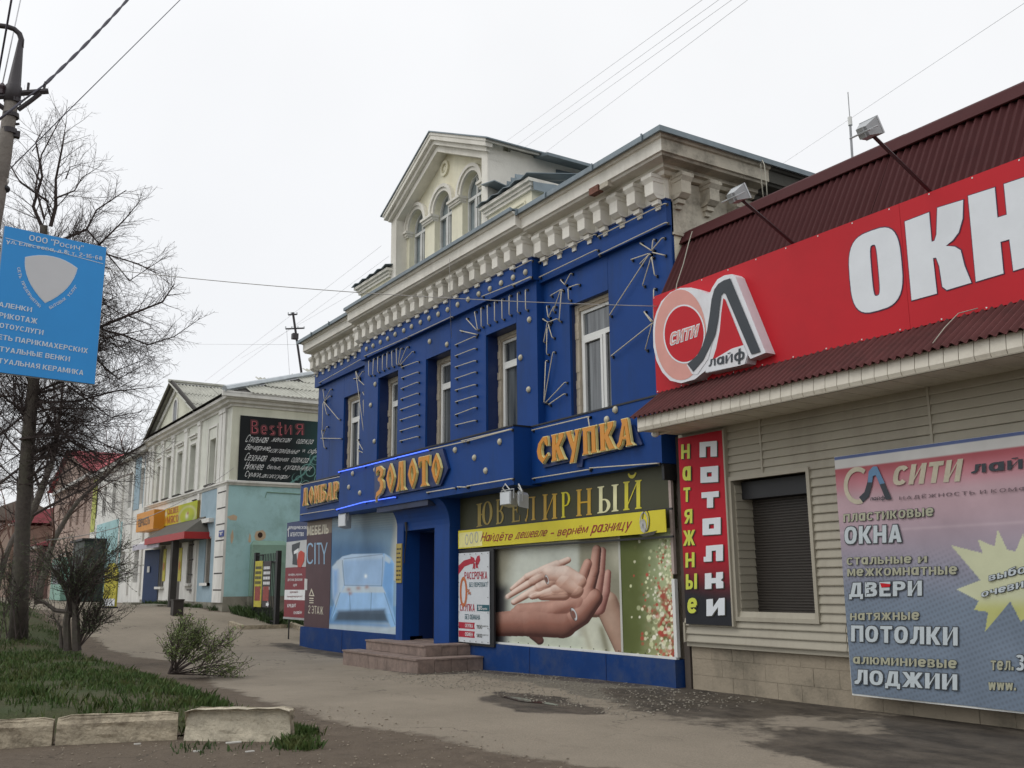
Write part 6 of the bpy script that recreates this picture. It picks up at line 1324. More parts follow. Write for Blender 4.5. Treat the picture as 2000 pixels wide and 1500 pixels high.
for k, (pl) in enumerate((ell(205, 312, 72, 96, .9, 5.4, 26),)):
    mb = MB(); cx, cy = 205, 312
    for a0, a1 in zip(np.linspace(1.2, 5.3, 27)[:-1], np.linspace(1.2, 5.3, 27)[1:]): mb.xz(wa([(cx+72*math.cos(a0), cy+96*math.sin(a0)), (cx+72*math.cos(a1), cy+96*math.sin(a1)), (cx+52*math.cos(a1), cy+72*math.sin(a1)), (cx+52*math.cos(a0), cy+72*math.sin(a0))]), YN-.024, YN-.021)
    part('ring_print', mb, creamb, t)
part('leg_print', MB().xz(wa([(212,372),(240,345),(256,290),(262,240),(285,214),(305,214),(380,382),(350,385),(298,258),(286,262),(278,310),(262,370),(232,398)]), YN-.026, YN-.0245), slate, t)
part('leg_print', MB().xz(wa([(262,240),(285,214),(305,214),(345,300),(320,306),(298,258),(284,264),(280,296),(258,296)]), YN-.029, YN-.0265), mat('steel_blue_print', '#55799a', .5), t)
qtxt('лайф', qa(268, 368, 345, 362, 392, 394), YN, slate, t, .02, d=.024)
part('red_smear', MB().xz(wa([(322,812),(375,818),(372,832),(330,836)]), YN-.032, YN-.030), redm, t)
# roof floodlights on arms
for (bx, by, lx, ly, lab) in ((1552, 478, 1446, 388, 'white floodlight on a thin arm over the logo end of the red sign'), (1820, 377, 1702, 262, 'white floodlight on a thin arm above the giant white letters')):
    b = W(bx, by, 9.72); L_ = SX(lx, ly, b[0]); B = Vector((b[0], 9.72, b[1])); E_ = Vector((b[0], L_[0], L_[1]))
    t = thing('roof_floodlight', lab, 'floodlight', B, 'floodlights on arms above the red sign')
    part('arm', MB().tube([B, E_], .022, 6), mat('brown_arm', '#3a2023', .5), t)
    s_ = .11; ax_ = E_+Vector((0, -.08, .02)); q = MB()
    F = Fr(ax_, (1, 0, 0), (0, -.5, .86))
    q.add([F.p(-s_, -s_*.9, -.10), F.p(s_, -s_*.9, -.10), F.p(s_, s_*.9, -.10), F.p(-s_, s_*.9, -.10), F.p(-s_*.6, -s_*.5, .08), F.p(s_*.6, -s_*.5, .08), F.p(s_*.6, s_*.5, .08), F.p(-s_*.6, s_*.5, .08)], [(0,3,2,1),(4,5,6,7),(0,1,5,4),(1,2,6,5),(2,3,7,6),(3,0,4,7)]); part('housing', q, lampm, t)
    q = MB(); fbox(q, F, -s_*1.06, s_*1.06, -s_*.96, s_*.96, -.125, -.102); part('front_glass', q, lampg, t)
    q = MB(); fbox(q, F, -.04, .04, -.06, .06, .082, .12); part('junction_box', q, lampm, t)
    q = MB(); q.tube([F.p(-s_-.02, 0, -.02), F.p(-s_-.02, 0, .14), F.p(s_+.02, 0, .14), F.p(s_+.02, 0, -.02)], .01, 5); part('bracket', q, lampm, t)
x, z = W(1285, 848, 9.4); t = thing('canopy_lamp', 'small white spotlight under the left corner of the shop canopy', 'lamp', (x, 9.4, z)); part('bulb', MB().sphere((x, 9.35, z), .05, 8, 6, (1.4, 1, 1)), white, t); part('base', MB().tube([(x+.02, 9.4, z), (x+.15, 9.5, z+.03), (x+.3, 9.5, z+.06)], .02, 6), fasm, t)

# ================================================================== TURQUOISE AND PALE GREEN CORNER HOUSE
palegreen = mat('pale_green_render', '#dadac8', .9, var=.06, scale=1.2, bump=.2, dirt='#9d9f88', damt=.4, streak=1)
palewhite = mat('dusty_white_render', '#dbdad4', .9, var=.06, bump=.2, dirt='#8c8880', damt=.5, streak=1)
palefront = mat('pale_olive_render', '#d2d3c8', .9, var=.07, bump=.2, dirt='#8c8c80', damt=.5, streak=1)
turq = mat('turquoise_render', '#a4c9cb', .9, var=.08, scale=1.0, bump=.25, dirt='#77958c', damt=.6, dscale=.8)
turqg = mat('grey_green_render', '#86a595', .9, var=.08, bump=.25, dirt='#77877a', damt=.6)
sky_b = mat('pale_blue_render', '#96abb6', .9, var=.06, bump=.2, dirt='#6d8794', damt=.4)
base_m = mat('stained_grey_base', '#8c887b', .95, var=.15, bump=.4, dirt='#4a4c3c', damt=.9, dscale=1.4)
slate_r = mat('asbestos_slate', '#b0b0a6', .9, var=.15, scale=2, bump=.3, dirt='#77776c', damt=.5)
curt = mat('grey_net_curtain', '#8a8c90', .8, var=.15, scale=3)
woodd = mat('dark_weathered_wood', '#3b3834', .8, var=.2)
def wall_open(F, u0, u1, v0, v1, ops, d, m_, parent, name='wall'):
    us = sorted(set([u0, u1]+[o[0] for o in ops]+[o[1] for o in ops])); q = MB()
    for a, b in zip(us[:-1], us[1:]):
        if b-a < 1e-4: continue
        cut = sorted([(o[2], o[3]) for o in ops if o[0] < (a+b)/2 < o[1]]); z = v0
        for c0, c1 in cut:
            if c0 > z: fbox(q, F, a, b, z, c0, -d, 0)
            z = c1
        if z < v1: fbox(q, F, a, b, z, v1, -d, 0)
    return part(name, q, m_, parent)
CH = thing('corner_house', 'two storey corner house, turquoise below and pale green above, with grey slate roof', 'building', (-38, 10, .7))
HX = -33.8; YH = 9.8; HL = -46.6; F = FY(YH); bx = lambda px, y=1000: WX(px, y, YH)
up = []
for (l, r, ty, yy) in ((309.5, 315.5, 912, 930), (327, 335.5, 894, 920), (348.6, 358.3, 884, 900), (374, 384.8, 869, 880), (411, 422.4, 857, 870)):
    a, b = bx(l, ty), bx(r, ty); w_ = b-a; up.append((a, a+max(.62, min(w_, .8)), 5.2, WZ((l+r)/2, ty, YH)))
lo = [(bx(403.5, 1051), bx(403.5, 1051)+.75, 1.62, 3.2), (bx(367.6, 1054), bx(367.6, 1054)+.8, 1.62, 3.25), (bx(339, 1060), bx(339, 1060)+1.35, .75, 3.2), (bx(314, 1070), bx(314, 1070)+.9, 1.5, 3.2), (bx(283, 1075)+.2, bx(283, 1075)+1.6, .7, 3.1)]
wall_open(F, HL, HX-.01, 5.0, 8.0, up, .39, palefront, CH, 'upper_wall'); wall_open(F, HL, HX-.01, .9, 5.0, lo, .39, palewhite, CH, 'lower_wall')
part('interior', MB().box(HL+.3, HX-.3, YH+.7, YH+.8, .8, 8), dark, CH)
FS = Fr((HX, 0, 0), (0, 1, 0), (0, 0, 1))
q = MB(); fbox(q, FS, YH+.392, 24, 5.0, 8.0, -.4, 0); fbox(q, FS, YH-.002, YH+.391, 5.0, 8.0, -.009, 0); part('side_wall_upper', q, palegreen, CH)
q = MB(); fbox(q, FS, YH+.392, 24, 1.15, 5.0, -.4, -.001); fbox(q, FS, YH-.002, YH+.391, 1.15, 5.0, -.009, -.001); part('side_wall_lower', q, turq, CH)
q = MB(); fbox(q, FS, YH-.02, 24, -.2, 1.15, -.4, .03); part('base', q, base_m, CH)
part('base', MB().box(HL, HX+.022, YH-.03, YH+.2, -.2, .95), base_m, CH)
for k, (a, b, zt, zb) in enumerate([(o[0], o[1], o[3], o[2]) for o in up]):
    w = part('window', MB().box(a, b, YH+.26, YH+.27, zb, zt), curt, CH)
    q = MB(); q.box(a, a+.05, YH+.2, YH+.26, zb, zt); q.box(b-.05, b, YH+.2, YH+.26, zb, zt); q.box((a+b)/2-.025, (a+b)/2+.025, YH+.2, YH+.26, zb, zt); q.box(a, b, YH+.2, YH+.26, zt-.6, zt-.55); part('frame', q, palewhite, w)
    part('window_sill', MB().box(a-.1, b+.12, YH-.14, YH, 5.1, 5.16), woodd, CH)
    if k < 4:
        q = MB(); q.box(a-.12, b+.12, YH-.06, YH, zt+.25, zt+.34); q.box(a-.16, b+.16, YH-.12, YH, zt+.34, zt+.40); part('window_hood', q, palewhite, CH)
        q = MB(); q.box(a-.1, a-.02, YH-.03, YH, 5.15, zt+.12); q.box(b+.02, b+.1, YH-.03, YH, 5.15, zt+.12); q.box(a-.02, b+.02, YH-.03, YH, zt+.04, zt+.12); part('window_surround', q, palewhite, CH)
    else:
        q = MB(); q.box(a-.2, a-.12, YH-.04, YH, 5.15, zt+.5); q.box(b+.12, b+.2, YH-.04, YH, 5.15, zt+.5); q.box(a-.12, b+.12, YH-.04, YH, zt+.42, zt+.5); part('window_surround', q, palewhite, CH)
# pilasters upstairs
for l, r in ((386.5, 391.5), (361, 366.5), (337, 341.5), (317, 321.5), (299, 303.5), (293, 297), (428, 433.5), (435, 440)):
    a, b = bx(l, 900), bx(r, 900); b = max(b, a+.22); q = MB().box(a, b, YH-.07, YH, 5.12, 7.75); q.box(a-.03, b+.03, YH-.1, YH, 7.6, 7.75); part('pilaster', q, palewhite, CH)
# belt course, cornice
def hcorn(prf, x0, x1, nm='cornice', ret=12):
    q = MB(); n = len(prf); A = [(x0, YH-p, z) for p, z in prf]; B = [(x1+p, YH-p, z) for p, z in prf]; Cc = [(x1+p, YH+ret, z) for p, z in prf]
    q.add(A+B+Cc, [tuple(range(n)), tuple(range(2*n, 3*n))[::-1]]+[(i, n+i, n+(i+1) % n, (i+1) % n) for i in range(n)]+[(n+i, 2*n+i, 2*n+(i+1) % n, n+(i+1) % n) for i in range(n)])
    return part(nm, q, palewhite, CH)
hcorn([(0, 4.94), (.05, 4.95), (.08, 5.02), (.12, 5.03), (.12, 5.09), (0, 5.13)], HL, HX, 'belt_course')
hcorn([(0, 7.72), (.06, 7.73), (.08, 7.80), (.2, 7.84), (.22, 7.92), (.34, 7.96), (.36, 8.06), (0, 8.10)], HL, HX)
# gable
gx, gw, gz0, gz1 = -42.1, 4.1, 8.12, 9.95
part('gable_wall', MB().xz([(gx-gw, gz0), (gx+gw, gz0), (gx, gz1)], YH, YH+.3), palegreen, CH)
for sg in (-1, 1):
    part('rake_board', MB().xz([(gx, gz1+.02), (gx+sg*(gw+.3), gz0-.1), (gx+sg*(gw+.3), gz0+.08), (gx, gz1+.2)], YH-.3, YH-.22), woodd, CH)
    part('rake_moulding', MB().xz([(gx, gz1-.28), (gx+sg*(gw-.5), gz0+.0), (gx+sg*(gw+.1), gz0+.0), (gx, gz1-.02)], YH-.08, YH-.001), palewhite, CH)
q = MB(); n = 12
for t0, t1 in zip(np.linspace(0, math.pi, n)[:-1], np.linspace(0, math.pi, n)[1:]):
    q.xz([(gx+.42*math.cos(t0), 9.0+.42*math.sin(t0)), (gx+.42*math.cos(t1), 9.0+.42*math.sin(t1)), (gx+.3*math.cos(t1), 9.0+.3*math.sin(t1)), (gx+.3*math.cos(t0), 9.0+.3*math.sin(t0))], YH-.05, YH)
q.box(gx-.42, gx-.3, YH-.05, YH, 8.3, 9.0); q.box(gx+.3, gx+.42, YH-.05, YH, 8.3, 9.0); part('dormer_frame', q, palewhite, CH)
part('dormer_window', MB().xz([(gx-.3, 8.3)]+[(gx-.3*math.cos(t), 9.0+.3*math.sin(t)) for t in np.linspace(0, math.pi, 9)]+[(gx+.3, 8.3)], YH-.015, YH-.002), curt, CH)
# slate sheets on a roof plane given by 4 corners: rows of separate corrugated sheets
def slates(P00, P10, P11, P01, cols, rows, parent, amp=.035, waves=6, m_=slate_r, clip=None):
    """P00-P10 lower edge, P01-P11 upper edge"""
    P00, P10, P11, P01 = map(Vector, (P00, P10, P11, P01)); nrm = (P10-P00).cross(P01-P00).normalized()
    if nrm.z < 0: nrm = -nrm
    def P(u, v): return (P00*(1-u)+P10*u)*(1-v)+(P01*(1-u)+P11*u)*v
    for r in range(rows):
        for c in range(cols):
            u0, u1 = c/cols, (c+1)/cols; v0, v1 = r/rows-(.02 if r else 0), (r+1)/rows
            if clip and not clip((u0+u1)/2, (v0+v1)/2): continue
            q = MB(); n = waves*6; jit = random.uniform(-.008, .008)
            for i in range(n+1):
                u = u0+(u1-u0)*i/n; w = amp*math.sin(2*math.pi*i/6)
                a = P(u, v0)+nrm*(w+.035+.02+jit); b = P(u, v1)+nrm*(w+.0+.02+jit)
                q.v += [tuple(a), tuple(b), tuple(a-nrm*.012)]
            for i in range(n): a = 3*i; b = a+3; q.f += [(a, b, b+1, a+1), (a, a+2, b+2, b)]
            part('slate_sheet', q, m_, parent, recalc=False)
HC = (-33.35, 9.35, 8.12); HA = (-39, 15.6, 10.55)
part('roof_deck', MB().add([HC, (-33.35, 24, 8.12), (-39, 24, 10.55), HA, (HL-.2, 9.35, 8.12), (HL-.2, 15.6, 10.55)], [(0, 1, 2, 3), (0, 3, 5, 4)]), woodd, CH, recalc=False)
# side slope: sheets clipped along the hip by a sheared parallelogram
def hipclip(u, v): return u*14.5 > v*5.9-.35
slates(HC, (-33.35, 23.85, 8.12), (-39, 23.85, 10.55), (-39, 9.35, 10.55), 15, 4, CH, clip=lambda u, v: u*14.5 > v*6.2-.1)
part('eave_board', MB().box(-33.47, -33.36, 9.3, 24, 8.0, 8.19), palewhite, CH); part('hip_cap', MB().tube([Vector(HC)+Vector((0, 0, .12)), Vector(HA)+Vector((0, 0, .12)), (-39, 24, 10.67)], .11, 6), mat('galvanised_ridge', '#b5bcc0', .4, metal=.3), CH)
slates((gx+gw+.3, 9.42, 7.98), (gx+gw+.3, 13.0, 7.98), (gx, 13.0, 9.98), (gx, 9.42, 9.98), 4, 3, CH)
part('roof_slope_left', MB().add([(gx, 9.42, 10.02), (gx, 14, 10.02), (gx-gw-.4, 14, 8.0), (gx-gw-.4, 9.42, 8.0)], [(0, 1, 2, 3)]), slate_r, CH, recalc=False)
part('ridge_cap', MB().tube([(gx, 9.4, 10.1), (gx, 13.2, 10.1)], .08, 6), slate_r, CH)
# lower front: corner rustication with grooves, blue panel, panels
part('corner_pier', MB().box(bx(427), HX+.005, YH-.09, YH, .95, 4.93), palewhite, CH); part('blue_panel', MB().box(bx(394), bx(427), YH-.03, YH, 3.25, 4.93), sky_b, CH)
part('blue_panel', MB().box(bx(394), lo[0][0], YH-.03, YH, .95, 3.25), sky_b, CH); part('blue_panel', MB().box(lo[0][1], bx(427), YH-.03, YH, .95, 3.25), sky_b, CH); part('blue_panel', MB().box(lo[0][0], lo[0][1], YH-.03, YH, .95, 1.6), sky_b, CH)
part('thin_pilaster', MB().box(bx(386.5), bx(390.5), YH-.07, YH, .95, 4.93), palewhite, CH); part('window_ledge', MB().box(lo[0][0]-.3, lo[0][1]+.2, YH-.22, YH, 3.75, 3.9), palewhite, CH); part('window_ledge', MB().box(lo[0][0]-.15, lo[0][1]+.1, YH-.14, YH, 1.52, 1.62), palewhite, CH)
for k in range(7):
    z = 1.35+k*.56
    for a, b in ((bx(429), HX+.01), (bx(378), bx(386))): part('rustication_groove', MB().box(a, b, YH-.094, YH-.085 if a > -36 else YH, z, z+.045), woodd, CH) if z < 4.8 else None
for (a, b, c, d) in (lo[0], lo[1], lo[3]):
    w = part('window', MB().box(a, b, YH+.15, YH+.16, c, d), curt, CH); q = MB()
    for k in range(6): q.box(a+(b-a)*k/5-.012, a+(b-a)*k/5+.012, YH+.05, YH+.07, c, d)
    part('window_bars', q, mat('rusty_bars', '#7c7468', .7), w); part('window_sill', MB().box(a-.1, b+.1, YH-.15, YH, c-.1, c), palewhite, CH)
part('door', MB().box(lo[2][0], lo[2][1], YH+.1, YH+.15, .75, 3.2), mat('grey_brown_door', '#4a453f', .6, var=.15), CH)
part('door_step', MB().box(lo[2][0]-1.2, lo[2][1]+.5, YH-.9, YH-.03, .4, .82), base_m, CH); part('side_step', MB().box(-46.3, -44.6, YH-.8, YH-.03, .5, .84), base_m, CH)
for (l, r, y0, y1) in ((326, 336, 1072, 1135), (356, 364, 1070, 1135)):
    a, b = bx(l), bx(r); z1, z0 = WZ(l, y0, YH), WZ(l, y1, YH)
    t = thing('window_poster', 'yellow advertising strip %s the dark doorway under the red canopy' % ('left of' if l < 340 else 'right of'), 'poster', (a, YH-.05, z0)); part('sheet', MB().box(a, a+.42, YH-.03, YH-.005, z0, z1), mat('ochre_yellow_print', '#b7ad3c', .6, var=.25, scale=9), t)
    part('picture', MB().sphere((a+.2, YH-.04, z0+.6), .14, 8, 5, (1, .1, 1.3)), mat('orange_print', '#b8763a', .6), t)
# red fascia canopy
t = thing('door_canopy', 'small grey canopy with a red front over the meat shop doors', 'canopy', (-39, 9, 3.3))
a, b = WX(283.5, 1050, 8.9), WX(360, 1047, 8.9); zt, zb = WZ(340, 1042, 8.9), WZ(340, 1055, 8.9)
part('front_board', MB().box(a, b, 8.88, 8.93, zb, zt), mat('red_board', '#a32222', .5, var=.05), t); part('side_board', MB().box(b, b+.05, 8.88, YH, zb, zt), mat('red_board', '#a32222', .5), t)
part('roof', MB().add([(a, 8.9, zt), (b, 8.9, zt), (b-.6, YH, zt+.62), (a+.3, YH, zt+.62), (a, YH, zt), (b, YH, zt)], [(0, 1, 2, 3), (1, 5, 2), (0, 3, 4)]), mat('grey_bitumen', '#55524b', .8, var=.15), t)
part('underside', MB().box(a, b, 8.93, YH, zb+.01, zb+.04), woodd, t)
for xx in (lo[2][0]-.0,): part('post', MB().box(b-2.2, b-1.9, 8.98, 9.2, .7, zb), woodd, t)
t = thing('trash_bin', 'square dark litter bin at the steps below the red canopy', 'bin', (-38.9, 8.9, .7))
x, y = G(345, 1202); z = float(gz(x, 0)); part('body', MB().prism([(x-.18, y-.16, z), (x+.18, y-.16, z), (x+.18, y+.16, z), (x-.18, y+.16, z)], (0, 0, 0), (0, 0, .46)), mat('bin_brown', '#2f2a25', .6), t); part('rim', MB().box(x-.2, x+.2, y-.18, y+.18, z+.461, z+.51), mat('bin_brown', '#2f2a25', .6), t)
# signs on its front
t = thing('shop_sign', 'yellow green board reading СВЕЖЕЕ МЯСО above the red canopy', 'sign', (-40, 9.7, 4.1))
YQ = 9.70; def_ = wq(((318.5, 996), (385.5, 973), (384.5, 1016), (320, 1028)), YQ)
def meat(U, V):
    u = (U-def_[3][0])/(def_[2][0]-def_[3][0]); v = (V-def_[3][1])/(def_[0][1]-def_[3][1])
    img = mixc(np.ones(U.shape+(3,))*C('#cfb62c'), C('#a9b022'), smoothst(.4, .6, u)); img = mixc(img, C('#8fa024'), smoothst(.5, .8, u)*(1-smoothst(0, .5, v))); r = np.hypot((u-.72)/.24, (v-.3)/.5)
    img = mixc(img, C('#b9b884'), np.exp(-((r-1)/.13)**2)*.9); img = mixc(img, C('#c9803a'), np.exp(-(((u-.06)/.05)**2+((v-.3)/.2)**2)))
    img = mixc(img, C('#d8d2c4'), np.exp(-(((u-.72)/.05)**2+((v-.3)/.2)**2)*1.5)); img = mixc(img, C('#a23b34'), np.exp(-(((u-.745)/.025)**2+((v-.42)/.1)**2)*1.5)); img = mixc(img, C('#ded9cd'), np.exp(-(((u-.05)/.04)**2+((v-.7)/.17)**2)*1.5)); return img
poster('print', FY(YQ), def_[3][0], def_[2][0], def_[3][1]+.0, def_[0][1], 90, 30, meat, t, 0, wave=.004)
part('board', MB().box(def_[3][0], def_[2][0], YQ-.002, YQ+.09, def_[3][1], def_[0][1]), mat('ochre_board_side', '#8c7a2a', .6), t)
org = mat('orange_red_print', '#b0531c', .5)
o10 = lambda x, y: (240+x/10, 950+y/10)
qtxt('СВЕЖЕЕ', (o10(868, 440), o10(1085, 385), o10(1085, 500), o10(870, 555)), YQ-.02, org, t, .04, space=1.2); qtxt('МЯСО', (o10(865, 590), o10(1085, 545), o10(1085, 690), o10(868, 740)), YQ-.02, org, t, .03, space=1.2)
t = thing('shop_sign', 'orange box sign with black letters jutting out left of the meat sign', 'sign', (-44, 9.2, 4))
YO = 9.25; a, b = WX(266.5, 1020, YO), WX(300.5, 1010, YO); z1, z0 = WZ(283, 1000, YO), WZ(283, 1036, YO)
part('box', MB().box(a, b, YO, YH-.05, z0, z1), mat('orange_light_box', '#d08a24', .5, var=.05), t); qtxt('ЕВРОСЕТЬ', (o10(297, 655), o10(525, 575), o10(525, 735), o10(305, 800)), YO, mat('black_letter', '#2b2420', .5), t, .06)
t = thing('awning', 'pale lilac awning over the blue kiosk door', 'awning', (-43, 9, 3)); a, b = WX(260, 1065, 9.0), WX(311, 1060, 9.0)
part('front', MB().box(a, b, 8.98, 9.02, WZ(285, 1072, 9), WZ(285, 1061, 9)), mat('lilac_grey_sheet', '#b3b0bb', .6), t); zz = WZ(285, 1061, 9); part('top', MB().add([(a, 8.98, zz), (b, 8.98, zz), (b, YH, zz+.35), (a, YH, zz+.35)], [(0, 1, 2, 3)]), mat('white_sheet', '#d0d0ce', .6), t, recalc=False)
t = thing('kiosk_door', 'open dark blue metal door under the lilac awning', 'door', (-43, 9.3, .8)); a = WX(284, 1100, 9.4)
part('leaf', MB().prism([(a, 9.35, .84), (a+.05, 9.35, .84), (a+.95, 9.75, .84), (a+.9, 9.75, .84)], (0, 0, 0), (0, 0, 2.2)), mat('dark_blue_paint', '#162f55', .5, var=.1), t); part('notice', MB().prism([(a+.3, 9.45, 2.1), (a+.45, 9.51, 2.1), (a+.45, 9.51, 2.35), (a+.3, 9.45, 2.35)], (0, -.03, 0), (0, -.02, 0)), MATS['paper'], t)
part('blue_front', MB().box(lo[4][0]-.1, lo[4][1]+.2, YH+.05, YH+.12, .75, 3.1), mat('kiosk_cyan_panel', '#5f9cc2', .5, var=.08), CH)
t = thing('house_number_plate', 'small blue house number plate on the corner pier', 'sign', (-34.5, 9.68, 3.5)); z1, z0 = WZ(433, 1036, 9.7), WZ(433, 1048, 9.7); a = WX(428.5, 1040, 9.7); part('plate', MB().box(a, a+.55, 9.68, 9.705, z0, z1), mat('enamel_blue', '#27448c', .4), t)
bars(FY(9.68), a+.05, a+.5, z1-.09, z1-.05, .002, white, t, 3); bars(FY(9.68), a+.18, a+.34, z0+.05, z0+.13, .002, white, t, 5)
# side wall details
def SS(px, py, X=HX): return SX(px, py, X)
def stxt(s, pts, X, m_, par, off=.0, d=.004, shear=0):
    f = quadmap(*[SX(x, y, X) for x, y in pts]); F_ = Fr((X, 0, 0), (0, 1, 0), (0, 0, 1)); return txt(s, F_, 0, 0, 1, 1, d, m_, par, offset=off, warp=lambda x, y: f(x+shear*(y-.5), y))
q = MB(); fbox(q, FS, 10.65, 11.95, 1.15, 2.9, 0, .22); q.add([FS.p(10.65, 2.9, 0), FS.p(11.95, 2.9, 0), FS.p(11.95, 2.9, .22), FS.p(10.65, 2.9, .22), FS.p(10.75, 3.05, .0), FS.p(11.85, 3.05, .0)], [(2, 3, 4, 5), (0, 3, 4), (1, 5, 2)]); part('blind_niche', q, turqg, CH)
q = MB(); fbox(q, FS, 10.6, 12.0, .5, 1.14, .03, .27); part('niche_base', q, base_m, CH)
q = MB(); fbox(q, FS, 11.0, 11.7, 2.3, 2.35, .22, .28); part('niche_ledge', q, turqg, CH)
c = SX(508, 1045, HX); q = MB(); n = 11; q.add([FS.p(c[0]+.22*math.cos(a)*random.uniform(.7, 1.2), c[1]+.2*math.sin(a)*random.uniform(.7, 1.2), .004) for a in np.linspace(0, 6.28, n+1)[:-1]], [tuple(range(n))]); part('plaster_patch', q, mat('bare_plaster', '#c2ab90', .95), CH)
q = MB(); q.add([FS.p(c[0]+.09*math.cos(a), c[1]+.1*math.sin(a), .008) for a in np.linspace(0, 6.28, n+1)[:-1]], [tuple(range(n))]); part('hole', q, mat('dark_hole', '#3c2a22', .95), CH)
for (x, y, w_, h_) in ((454, 1012, .35, .22), (453, 1050, .1, .5), (488, 1052, .1, .45)):
    c = SX(x, y, HX); q = MB(); q.add([FS.p(c[0]+w_/2*math.cos(a)*random.uniform(.6, 1.2), c[1]+h_/2*math.sin(a)*random.uniform(.6, 1.2), .005) for a in np.linspace(0, 6.28, 10)[:-1]], [tuple(range(9))]); part('plaster_patch', q, MATS['bare_plaster'], CH)
q = MB(); q.tube([(HX+.02, 11.1, 4.55), (HX+.02, 11.15, 4.75), (HX+.02, 13.5, 4.72)], .018, 5); part('old_pipe', q, turqg, CH)
q = MB(); fbox(q, FS, 12.75, 13.2, .9, 1.05, 0, .15); part('ledge', q, palewhite, CH); q = MB(); fbox(q, FS, 12.9, 12.93, 1.1, 3.6, .001, .03); part('recess_edge', q, turqg, CH)
# fashion banner on the side wall
t = thing('banner', 'dark teal fashion banner BestиЯ with script text high on the side wall', 'banner', (HX, 11.5, 5))
c4 = [SX(x, y, HX+.03) for x, y in ((469, 811), (623, 829), (623, 946), (464.5, 943))]; v0, v1, u0 = c4[3][1], c4[0][1], (c4[0][0]+c4[3][0])/2
OB, SBb = (450, 780), 3.0
def bestia(U, V):
    u = (U-u0)/4.2; v = (V-v0)/(v1-v0)
    img = mixc(np.ones(U.shape+(3,))*C('#16191c'), C('#2f5856'), smoothst(.35, 1.0, u)); img = mixc(img, C('#1d2a2b'), (1-smoothst(.0, .45, v))*.6)
    img = img*(.85+.3*vnoise(U, V, 3.0, 4))[..., None]
    for (cx, cy, r0, k) in ((.62, .22, .09, 1), (.52, .1, .06, -1), (.74, .12, .08, 1), (.68, .42, .07, -1), (.83, .35, .1, 1), (.60, .02, .05, 1), (.9, .1, .09, -1)):
        dx, dy = (u-cx)*1.75, v-cy; r = np.hypot(dx, dy); th = np.arctan2(dy, dx)*k; sp = np.abs(((r/r0)-th/(2*math.pi)) % 1-.5); img = mixc(img, C('#7fb0a9'), smoothst(.40, .46, sp)*smoothst(r0*1.7, r0*1.5, r)*.8)
    d = polydist(u*1.75, v, [(.75, 0), (1.0, .18), (1.15, .45), (1.4, .5)], False); return mixc(img, C('#6fa29b'), smoothst(.016, .008, d)*.7)
poster('print', Fr((HX+.03, 0, 0), (0, 1, 0), (0, 0, 1)), u0, u0+4.2, v0, v1, 230, 130, bestia, t, 0, wave=.006)
q = MB(); fbox(q, Fr((HX+.03, 0, 0), (0, 1, 0), (0, 0, 1)), u0, u0+4.2, v0, v1, -.02, .0); part('back', q, dark, t)
ob = lambda x, y: (450+x/3, 780+y/3); XB = HX+.05
pinkl = mat('pink_outline_letter', '#c8606a', .5); wht = mat('bright_white_print', '#e2e4e4', .5); redf = mat('dull_red_print', '#5c2a2e', .5)
def sq(x0, y0, x1, y1, h): return (ob(x0, y0), ob(x1, y1), ob(x1, y1+h), ob(x0, y0+h))
for s_, x0, x1, h_ in (('Best', 118, 303, 92), ('и', 315, 362, 62), ('Я', 378, 432, 74)):
    y0 = {'Best': 118, 'и': 148, 'Я': 138}[s_]; stxt(s_, sq(x0, y0, x1, y0+(x1-x0)*.07, h_-6), XB, pinkl, t, .03, d=.004); stxt(s_, sq(x0, y0, x1, y0+(x1-x0)*.07, h_-6), XB, redf, t, -.0, d=.010)
for s_, x0, y0, x1, h_ in (('Стильная', 95, 206, 222, 44), ('женская', 246, 224, 352, 24), ('одежда', 388, 232, 482, 30), ('Вечерние,', 90, 262, 238, 42), ('коктейльные', 236, 284, 402, 28), ('и', 424, 292, 436, 18), ('офисные', 456, 286, 600, 38), ('Сезонная', 90, 312, 214, 46), ('верхняя', 236, 340, 336, 28), ('одежда', 358, 340, 454, 32), ('Нижнее', 88, 365, 196, 44), ('белье,', 216, 382, 296, 30), ('купальники', 314, 386, 468, 34), ('Сумки,', 86, 418, 180, 44), ('аксессуары', 184, 438, 336, 28)):
    stxt(s_, sq(x0, y0, x1, y0+(x1-x0)*.05, h_), XB, wht, t, -.012, .005, .18)
